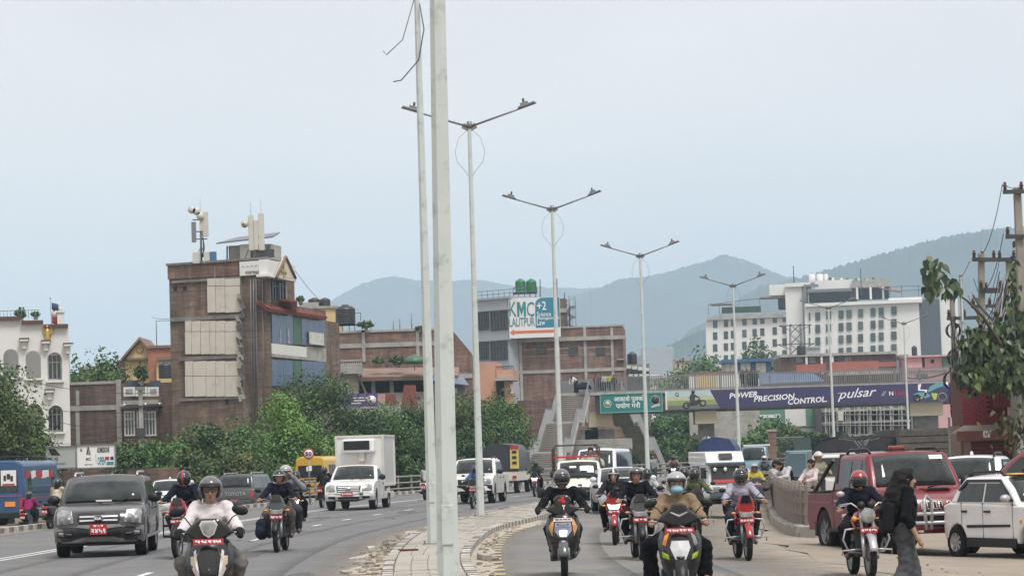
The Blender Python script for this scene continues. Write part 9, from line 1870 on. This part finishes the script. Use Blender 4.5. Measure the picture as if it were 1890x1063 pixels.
# ---------------------------------------------------------------- riders and traffic
def side_z(x, y):return-.13*min(max((x-MR(y))/(RR(y)-MR(y)), 0), 1)
def ph(n, c):return paint(n, c, .25)
def traffic():
 K=ph('bike_black', (.007, .007, .008));DG=ph('bike_grey', (.07, .075, .08));RD=ph('bike_red', (.3, .015, .02));LIME=mat('lime_trim', (.3, .42, .04), .35);ORG=mat('orange_trim', (.55, .26, .07), .4);LAMPW=mat('lamp_warm', (.5, .42, .33), .2)
 NAVY=(.008, .01, .02);BLK=(.007, .007, .009)
 x, y=at(393, 1100, 29.4).x, 29.4
 scooter('black scooter with silver trim ridden by the person in the white jacket', x, y, 0, .06, K, 1.04, dict(apron=[([(.06, .9), (.12, .88), (.21, .8), (.2, .66), (.12, .5), (.1, .56), (.15, .7)], 'headlight_strip', LAMPW, .045, True), ([(.135, .82), (.16, .8), (.13, .56), (.06, .36), (.035, .36), (.1, .56)], 'silver_trim', mat('trim_white', (.62, .62, .62), .3), .055, True), ([(-.012, .6), (.012, .6), (0, .625)], 'badge', SILV, .05, False)], cowl=[(-.1, .88), (.1, .88), (.27, .99), (.2, 1.06), (.1, 1.14), (-.1, 1.14), (-.2, 1.06), (-.27, .99)], cowlparts=[([(0, .93), (.06, .97), (.1, 1.07), (.07, 1.12), (-.07, 1.12), (-.1, 1.07), (-.06, .97)], 'headlamp_rim', CHROME, -.54), ([(0, .955), (.045, .985), (.078, 1.065), (.055, 1.1), (-.055, 1.1), (-.078, 1.065), (-.045, .985)], 'headlamp', LAMPG, -.555)], mirror=(.33, 1.22), mirs=(.09, .03, .055), tilt=.3, plate=(0, -.62, .9, .32, .062)), plate='बा ९८ प ३५२')
 person('person in a white jacket and dark grey helmet on the nearest black scooter', x, y, 0, .06, 'scooter', 1, cloth('white_shirt', (.58, .54, .55)), (.16, .15, .14), helmet=('open', HG, BLACK), fingers=True, gloves=cloth('glove', (.02, .02, .02)), shades=True, h=.018, sc=1.04, tweak={('kn', 1):(.3, -.2, .66), ('kn', -1):(-.3, -.2, .66), ('an', 1):(.24, -.14, .37), ('an', -1):(-.24, -.14, .37), ('toe', 1):(.25, -.3, .3), ('toe', -1):(-.25, -.3, .3)})
 g=gnd(343, 1030);motorcycle('red and black motorcycle with saddle frames beside the grey SUV', g.x-.05, g.y+.5, 0, -.12, RD, 1.04, panniers=True, plate='बा ३ प', bars=.38)
 person('person in a dark sweater on the red motorcycle beside the grey SUV', g.x-.05, g.y+.5, 0, -.12, 'bike', 0, cloth('dark_navy', NAVY), cloth('jeans_navy', (.025, .03, .06)), helmet=('full', HB, None, HR), h=.02, sc=1.07)
 g=gnd(511, 1020);motorcycle('grey motorcycle with angular headlamp carrying two people in the left lane', g.x, g.y+.98, 0, -.03, DG, 1.02, plate='बा ७ प', guard=False)
 person('person in a navy jacket and black helmet riding the grey motorcycle in the left lane', g.x, g.y+.98, 0, -.03, 'bike', 0, cloth('navy_jacket', NAVY), (.15, .14, .13), helmet=('open', HB, CLEARV), h=.02, sc=1.04, fingers=True)
 person('pillion passenger in a grey shirt and pale helmet behind the rider in the navy jacket', g.x+.05, g.y+1.5, 0, -.03, 'pillion', 0, (.2, .2, .21), (.06, .06, .07), helmet=('open', HS, CLEARV), h=.024, sc=1.06, tweak={('el', 1):(.36, .0, 1.2), ('wr', 1):(.16, -.06, 1.42)})
 b=grown_bag('dark_bag', 'dark navy bag hanging beside the leg of the rider in the left lane', (g.x-.36, g.y+.75, .48), (.17, .22, .24), cloth('bag_navy', (.016, .018, .035)))
 p=at(543, 930, 68);motorcycle('dark motorcycle partly hidden behind the pillion passenger in the left lane', p.x, 68.6, 0, 0, K, .98, plate='बा २ प', lit=True);person('person in a black jacket half hidden behind the pillion passenger in the left lane', p.x, 68.6, 0, 0, 'bike', 0, (.05, .05, .055), BLK, helmet=('full', HB), h=.03)
 p=at(55, 960, 99);scooter('small black scooter with glowing tail lamp beside the blue bus', p.x, 99, -.45, R(180)-.1, K, .95);person('person in a magenta jacket riding away beside the blue bus', p.x, 99, -.45, R(180)-.1, 'scooter', 0, cloth('magenta', (.24, .02, .1)), BLK, helmet=('full', HB), h=.028, sc=.95, hair='long')
 p=at(104, 960, 81);scooter('dark scooter at the left kerb partly hidden behind the grey SUV', p.x, 81.5, 0, R(180)-.3, K, .95);person('person with long hair in a cream floral dress riding away at the left kerb', p.x, 81.5, 0, R(180)-.3, 'scooter', 0, cloth('floral', (.42, .36, .26), .6), cloth('floral2', (.3, .26, .2), .6), helmet=('half', HB), hair='long', h=.026, sc=.97)
 g=gnd(600, 936);motorcycle('motorcycle ridden away from us just right of the yellow bus', g.x, g.y, 0, R(180)-.12, K, 1.);person('person in black riding away just right of the yellow bus', g.x, g.y, 0, R(180)-.12, 'bike', 0, (.01, .01, .012), BLK, helmet=('full', HB), h=.03, sc=1.02)
 p=at(789, 920, 116);scooter('white scooter mostly hidden behind the two nearest lamp posts', p.x, 116, 0, R(180)-.15, ph('scooter_white', (.55, .55, .55)), 1.);person('person in a pale jacket mostly hidden behind the two nearest lamp posts', p.x, 116, 0, R(180)-.15, 'scooter', 0, (.4, .4, .38), BLK, helmet=('full', HB), h=.03)
 g=gnd(880, 938);motorcycle('motorcycle in front of the white pickup, half hidden by a lamp post', g.x, g.y, 0, -.2, K, .95);person('person in a blue jacket riding in front of the white pickup', g.x, g.y, 0, -.2, 'bike', 0, (.05, .11, .24), BLK, helmet=('full', HB), h=.03, sc=.95)
 g=gnd(991, 916);motorcycle('distant motorcycle with lit headlamp by the foot of the stairs', g.x, g.y, 0, -.15, K, .98, lit=True);person('person in a dark green jacket on the distant motorcycle by the stairs', g.x, g.y, 0, -.15, 'bike', 0, (.04, .05, .035), BLK, helmet=('full', HB), h=.034)
 g=gnd(1036, 1061);X, Y=g.x+.06, g.y+.6;z=side_z(X, Y)
 scooter('black and orange scooter with a lit headlamp in the middle of the right lane', X, Y, z, -.02, K, 1., dict(apron=[([(.13, .84), (.2, .86), (.215, .72), (.16, .6)], 'orange_panel', ORG, .045, True), ([(-.115, .8), (.115, .8), (.13, .68), (.05, .58), (-.05, .58), (-.13, .68)], 'lamp_bezel', mat('lamp_blue', (.25, .28, .36), .2), .045, False), ([(-.06, .68), (.06, .68), (.045, .6), (-.045, .6)], 'headlamp', LITE, .07, False), ([(-.11, .86), (.11, .86), (.12, .825), (-.12, .825)], 'grille', BLACK, .045, False)], cowl=[(-.07, .9), (.07, .9), (.25, .97), (.22, 1.03), (.12, 1.06), (.14, 1.14), (.07, 1.2), (-.07, 1.2), (-.14, 1.14), (-.12, 1.06), (-.22, 1.03), (-.25, .97)], cowlparts=[([(-.06, 1.1), (-.02, 1.1), (-.02, 1.14), (-.06, 1.14)], 'red_mark', mat('red_tape', (.5, .02, .02), .5), -.512), ([(.0, 1.08), (.05, 1.08), (.05, 1.12), (.0, 1.12)], 'red_mark', MATS['red_tape'], -.512), ([(-.02, 1.09), (.03, 1.09), (.03, 1.17), (-.02, 1.17)], 'red_mark', MATS['red_tape'], -.51)], mirror=(.31, 1.24), mirs=(.05, .03, .085), tilt=-.5, plate=(0, -.66, .84, .27, .05), mud=DG), plate='प्र ३ ०२ प', pm=PLATEW, tm=PLATE)
 text('Y', .07, TXTW, (.02, -.525, 1.02), COL.objects[[o.name for o in COL.objects if o.name.startswith('scooter')and'orange'in o.get('label', '')][0]], w=.05, h=.07, bold=.004)
 person('person in a black jacket and grey topped helmet riding the black and orange scooter', X, Y, z, -.02, 'scooter', 0, cloth('black_jacket', (.006, .0065, .009)), (.008, .009, .013), helmet=('full', HG, VISOR), h=.018, sc=1., fingers=True, gloves=MATS['cloth_glove'], wide=1.12)
 g=gnd(1139, 1000);z=side_z(g.x, g.y);motorcycle('red motorcycle with twin lit lamps, left of the grey naked motorcycle', g.x, g.y+.7, z, -.06, RD, .96, lit=True, mudc=RD, plate='बा ६ प');person('long haired person in a clear visored helmet on the red motorcycle with twin lamps', g.x, g.y+.7, z, -.06, 'bike', 1, (.02, .02, .026), BLK, helmet=('open', HB, CLEARV, HW), hair='long', h=.022, sc=.96)
 g=gnd(1182, 1027);z=side_z(g.x, g.y);motorcycle('grey naked motorcycle with square headlamp and leg guard ahead of the silver car', g.x, g.y+.7, z, .04, DG, .99, guard=True, plate='ना ३ प', fair=DG);person('person in a dark blazer and grey open helmet riding the grey naked motorcycle', g.x, g.y+.7, z, .04, 'bike', 1, cloth('blazer', (.007, .008, .013)), (.01, .01, .013), helmet=('open', HG, BLACK), h=.018, sc=1., fingers=True)
 p=at(1196, 960, 61);z=side_z(p.x, 61);motorcycle('dark motorcycle half hidden behind the rider in the dark blazer', p.x, 61, z, .05, K, .94);person('person in a grey patterned shirt behind the rider in the blazer', p.x, 61, z, .05, 'bike', 0, cloth('patterned', (.3, .32, .34), .65), BLK, helmet=('full', HB), h=.024, sc=.93)
 x, Y=at(1256, 1100, 31.6).x, 31.6;z=side_z(x, Y)
 scooter('black scooter with lime trim and bright white lamp nearest in the right lane', x, Y, z, -.03, K, 1., dict(apron=[([(-.1, .76), (.1, .76), (.12, .68), (.06, .54), (-.06, .54), (-.12, .68)], 'headlamp', mat('lamp_bright', (.6, .62, .62), .2), .05, False), ([(-.05, .58), (.05, .58), (.04, .53), (-.04, .53)], 'lamp_shadow', BLACK, .06, False), ([(-.12, .86), (-.18, .82), (-.21, .72), (-.17, .7)], 'indicator', AMBER, .05, False), ([(.12, .86), (.18, .82), (.21, .72), (.17, .7)], 'indicator', LAMPG, .05, False), ([(.14, .6), (.22, .64), (.21, .56), (.13, .54)], 'lime_panel', LIME, .045, True), ([(.03, .46), (.06, .48), (.05, .34), (.03, .32)], 'lime_stripe', LIME, .05, True), ([(.16, .9), (.21, .8), (.225, .64), (.235, .64), (.23, .82), (.19, .9)], 'silver_edge', SILV, .04, True)], cowl=[(-.07, .92), (.07, .92), (.27, 1.0), (.2, 1.07), (.12, 1.12), (.08, 1.2), (-.08, 1.2), (-.12, 1.12), (-.2, 1.07), (-.27, 1.0)], cowlparts=[([(0, 1.03), (.1, 1.08), (.1, 1.1), (0, 1.06), (-.1, 1.1), (-.1, 1.08)], 'silver_chevron', SILV, -.52)], mirror=(.33, 1.2), mirs=(.085, .03, .05), tilt=.4, plate=(0, -.62, .88, .34, .06)), plate='बा १०८ प ६५१७')
 person('person in a light brown jacket and blue face mask on the nearest right scooter', x, Y, z, -.03, 'scooter', 1, cloth('brown_jacket', (.21, .15, .095)), (.007, .007, .009), helmet=('open', HS, BLACK), mask=cloth('mask_blue', (.25, .43, .5), .05), fingers=True, h=.018, sc=.99, tweak={('kn', 1):(.31, -.16, .68), ('kn', -1):(-.36, -.14, .7), ('an', 1):(.3, -.1, .34), ('an', -1):(-.34, -.05, .33), ('toe', 1):(.33, -.24, .28), ('toe', -1):(-.37, -.2, .27)}, flare=.03)
 p=at(1284, 960, 57);z=side_z(p.x, 57);motorcycle('dark motorcycle behind the nearest right scooter carrying a camouflage rider', p.x, 57, z, .02, K, .95, guard=True);person('person in a camouflage jacket and black helmet behind the nearest right scooter', p.x, 57, z, .02, 'bike', 0, cloth('camouflage', (.075, .085, .05), .6), (.03, .03, .03), helmet=('full', HB), h=.024, sc=.94);person('pillion passenger in dark clothes behind the camouflage rider', p.x-.2, 57.5, z, .02, 'pillion', 0, (.04, .04, .045), BLK, helmet=('full', HB), h=.026, sc=.92)
 g=gnd(1378, 1024);z=side_z(g.x, g.y);motorcycle('red motorcycle with red mudguard and windshield in the right lane by the dirt verge', g.x, g.y+.7, z, .05, RD, .97, mudc=RD, guard=True, plate='बा ८० प २४१', fair=RD);person('person in a lilac grey shirt on the red motorcycle by the dirt verge', g.x, g.y+.7, z, .05, 'bike', 0, cloth('lilac', (.3, .29, .36)), (.03, .035, .05), helmet=('full', HB, VISOR), h=.019, sc=.97, fingers=True)
 x, Y=at(1598, 1060, 37.6).x, 38.;z=side_z(x, Y)
 motorcycle('classic motorcycle with round headlamp and chrome leg guards beside the walking woman', x, Y, z, .06, ph('bike_maroon', (.16, .015, .015)), .98, roundlamp=True, guard=True, plate='बा ६३ प ३३०', bars=.4);person('person in a dark jacket and red helmet riding the classic motorcycle', x, Y, z, .06, 'bike', 0, cloth('dark_blue_jacket', (.008, .01, .02)), (.01, .01, .012), helmet=('full', HB, VISOR, None), h=.018, sc=.96, fingers=True, wide=1.1, tweak={('kn', 1):(.28, -.18, .72), ('kn', -1):(-.28, -.18, .72)})
 for o in COL.objects:
  if o.get('label', '').endswith('red helmet riding the classic motorcycle'):
   H=Vector(POSES['bike']['hd'])+Vector((0, .015, .035));MB().ell(H, (.134, .156, .146), 24, 8, lo=.3, hi=1.).build('helmet_crown', HR, o)
 for px, Y, lab, top, hm in((1412, 112, 'distant motorcycle with lit lamp in front of the blue truck', (.1, .12, .13), HW), (1244, 150, 'far motorcycle with lit lamp beyond the silver car', (.2, .14, .13), HB)):
  p=at(px, 880, Y);zz=side_z(p.x, Y)if px>1300 else 0;motorcycle(lab, p.x, Y, zz, -.1, K, .98, lit=True);person('person riding the '+lab.replace(' with lit lamp', ''), p.x, Y, zz, -.1, 'bike', 0, top, BLK, helmet=('full', hm), h=.036)
 p=at(1372, 900, 84);zz=side_z(p.x, 84);motorcycle('motorcycle hidden behind the lilac shirted rider', p.x, 84, zz, 0, K, .95);person('bareheaded person in a white shirt behind the lilac shirted rider', p.x, 84, zz, 0, 'bike', 0, (.45, .46, .44), BLK, hair='short', h=.028, sc=.95)
 p=at(1394, 900, 80);zz=side_z(p.x, 80);scooter('scooter hidden behind the lilac shirted rider by the fence', p.x, 80, zz, 0, DG, .95);person('person in a yellow top and pale blue helmet behind the lilac shirted rider', p.x, 80, zz, 0, 'scooter', 0, (.42, .36, .06), BLK, helmet=('open', HS, BLACK), h=.028, sc=.92)
def grown_bag(name, label, c, r, m, cat='bag'):
 t=thing(name, label, cat, c);grown('sack', [(V3(0, 0, -r[2]*.4), r[0]*.8, V3(0, 0, r[2]*.35), r[0]*.7, 0), (V3(0, -r[1]*.3, -r[2]*.3), r[0]*.7, V3(0, r[1]*.3, -r[2]*.2), r[0]*.7, 0)], [m], .025, t, wr=.006);MB().tube([(-.03, 0, r[2]*.6), (0, .05, r[2]*1.25), (.04, 0, r[2]*.6)], .012, 5).build('strap', m, t);return t
traffic()
def pedestrians():
 P=at(1676, 1100, 30.2);z=-.13
 tw={'hd':(0, -.03, 1.49), ('el', 1):(.25, .1, 1.1), ('wr', 1):(.25, -.05, .84), ('el', -1):(-.25, .06, 1.08), ('wr', -1):(-.27, -.07, .83), ('kn', 1):(.1, -.1, .5), ('an', 1):(.1, -.1, .1), ('toe', 1):(.11, -.25, .04), ('kn', -1):(-.1, .04, .5), ('an', -1):(-.1, .2, .12), ('toe', -1):(-.1, .08, .04)}
 w=person('woman with long black hair and grey jeans walking across at the right', P.x, 30.2, z, R(98), 'stand', 1, cloth('black_top', (.006, .0065, .009)), cloth('grey_jeans', (.075, .077, .085), .3), hair=None, h=.018, sc=.99, fingers=True, tweak=tw, sleeves='mid', flare=.07)
 hd=V3(0, -.03, 1.49);grown('hair', [(hd+V3(0, .02, .045), .104, hd+V3(0, .05, .03), .106, 0), (hd+V3(0, .06, 0), .108, hd+V3(-.01, .14, -.18), .12, 0), (hd+V3(0, .14, -.18), .12, hd+V3(.02, .23, -.36), .1, 0), (hd+V3(.02, .23, -.36), .1, hd+V3(.0, .28, -.62), .03, 0), (hd+V3(.06, .07, -.02), .045, hd+V3(.1, .13, -.26), .05, 0), (hd+V3(-.06, .07, -.02), .045, hd+V3(-.1, .13, -.26), .05, 0), (hd+V3(-.1, .1, -.26), .05, hd+V3(-.06, .24, -.52), .03, 0), (hd+V3(.1, .1, -.26), .05, hd+V3(.08, .22, -.48), .03, 0), (hd+V3(0, -.05, .1), .03, hd+V3(.06, -.03, .06), .03, 0), (hd+V3(0, -.05, .1), .03, hd+V3(-.06, -.03, .06), .03, 0)], [HAIR], .016, w, k=.04, wr=.006)
 MB().lathe([(.036, -.012), (.04, 0), (.036, .012)], (-.27, -.1, .905), 'z', 14).build('bracelet', SILV, w);MB().lathe([(.037, -.01), (.04, 0), (.037, .01)], (.25, .0, .91), 'z', 14).build('bracelet', PLATE, w)
 b=thing('shoulder_bag', 'black shoulder bag carried on the back of the walking woman', 'bag', (P.x, 30.2, z), R(98));MB().box((0, .21, 1.06), (.3, .13, .36), (.12, 0, 0)).build('bag_body', cloth('bag_black', (.012, .012, .014)), b, bevel=.05, seg=3);MB().tube([(.1, .12, 1.28), (.13, 0, 1.42), (.12, -.1, 1.25)], .014, 5).tube([(-.1, .12, 1.28), (-.13, 0, 1.42), (-.12, -.1, 1.25)], .014, 5).build('strap', BLACK, b)
 q=at(1090, 826, 86.5);person('man in a pale green shirt standing in the bed of the cream mini truck', q.x, 86.6, q.z-1.66, 0, 'stand', 0, (.33, .37, .32), (.05, .05, .06), hair='short', h=.03, tweak={('el', 1):(.36, -.05, 1.2), ('wr', 1):(.4, -.2, 1.08), ('el', -1):(-.36, -.05, 1.2), ('wr', -1):(-.4, -.2, 1.08)})
 for px, py, Y, rz, lab, top, hr, tw in((1449, 846, 74, -1.0, 'man with a black backpack leaning over the paling fence', (.46, .46, .47), 'short', {'hd':(0, -.22, 1.42), 'nk':(0, -.12, 1.36), 'ch':(0, -.05, 1.22)}), (1431, 856, 76, .9, 'person with black hair facing the man with the backpack', (.4, .38, .4), 'short', {}), (1497, 855, 70, -.8, 'woman in a white and pink top behind the red pickup bed', (.5, .42, .42), 'bun', {}), (1510, 843, 72, .6, 'person in an olive vest with a pale cap near the red pickup bed', (.2, .2, .14), None, {})):
  p=at(px, py, Y);s=person(lab, p.x, Y, p.z-1.56-.1*bool(tw)+(.02 if tw else 0), rz, 'stand', 0, top, (.05, .055, .07), hair=hr, h=.026, helmet=None if hr else('half', HW), tweak={**tw, ('el', 1):(.24, -.16, 1.14), ('wr', 1):(.12, -.36, 1.1), ('el', -1):(-.24, -.16, 1.14), ('wr', -1):(-.12, -.36, 1.1)})
  if'backpack'in lab and'man with a black'in lab:
   b=thing('backpack', 'black backpack on the man leaning over the fence', 'bag', s.location, rz);grown('pack', [(V3(0, .16, 1.0), .12, V3(0, .12, 1.24), .11, 0)], [cloth('pack_black', (.007, .007, .009))], .026, b);MB().tube([(.12, .06, 1.36), (.14, -.1, 1.3), (.13, -.06, 1.1)], .02, 5).tube([(-.12, .06, 1.36), (-.14, -.1, 1.3), (-.13, -.06, 1.1)], .02, 5).build('strap', BLACK, b)
 F=Fac(1085, 232., 0., base=-.2);zd=F.q(1300, 718)[1]-.2+.03
 g='people standing on the footbridge'
 for px, rz, top, lab in((1372, 0, (.02, .02, .025), 'leftmost of four dark figures on the bridge above the word POWER'), (1380, .3, (.05, .05, .055), 'second of four dark figures on the bridge above the word POWER'), (1388, -.3, (.01, .01, .012), 'third of four dark figures on the bridge above the word POWER'), (1396, 0, (.04, .04, .04), 'rightmost of four dark figures on the bridge above the word POWER'),
 (1101, .5, (.1, .03, .03), 'figure in maroon at the left end of the bridge'), (1109, -.4, (.05, .03, .03), 'dark figure beside the maroon one at the left end of the bridge'), (1116, .2, (.5, .5, .5), 'figure in white at the bridge end above the green sign'), (1125, 0, (.42, .48, .05), 'figure in a lime yellow vest above the green sign'), (1134, .4, (.03, .03, .035), 'small dark figure right of the lime yellow vest')):
  p=at(px, 720, 232.9);person(lab, p.x, 232.9+(px%3)*.2, zd, rz, 'stand', 0, top, (.03, .03, .035), hair='short', h=.045, sc=.98 if px!=1134 else .9, group=g)
 p=at(1070, 735, 232.3);person('man in a white shirt bending over on the stair landing', p.x-.3, 232.4, zd, -.9, 'stand', 0, (.55, .55, .56), (.02, .022, .03), hair='short', h=.04, sc=1.1, tweak={'ch':(0, -.24, 1.12), 'nk':(0, -.4, 1.2), 'hd':(0, -.52, 1.24), 'sh':(.18, -.36, 1.16), ('sh', 1):(.18, -.36, 1.14), ('sh', -1):(-.18, -.36, 1.14), ('el', 1):(.2, -.5, .92), ('wr', 1):(.16, -.5, .7), ('el', -1):(-.2, -.5, .92), ('wr', -1):(-.16, -.5, .7)}, flare=.06)
 u=thing('umbrella', 'open black umbrella resting on the stair landing in front of the bending man', 'umbrella', (p.x+.35, 231.9, zd));MB().lathe([(0, .95), (.3, .88), (.62, .62), (.78, .3), (.76, .3), (.58, .58), (.28, .82), (0, .88)], n=16).build('canopy', cloth('umbrella', (.014, .016, .025)), u);MB().tube([(0, 0, .0), (0, 0, 1.02)], .015, 5).build('shaft', DARKM, u)
 p=at(1206, 880, 140);person('pedestrian in a grey shirt walking near the far stairs', p.x, 140, 0, 0, 'stand', 0, (.22, .23, .24), (.05, .05, .06), hair='short', h=.04)
 p=at(1160, 868, 124);person('person in a maroon top behind the silver car near the stairs', p.x, 124, 0, .3, 'stand', 0, (.14, .06, .06), (.04, .04, .05), hair='short', h=.04, sc=.95)
pedestrians()
finish_text()
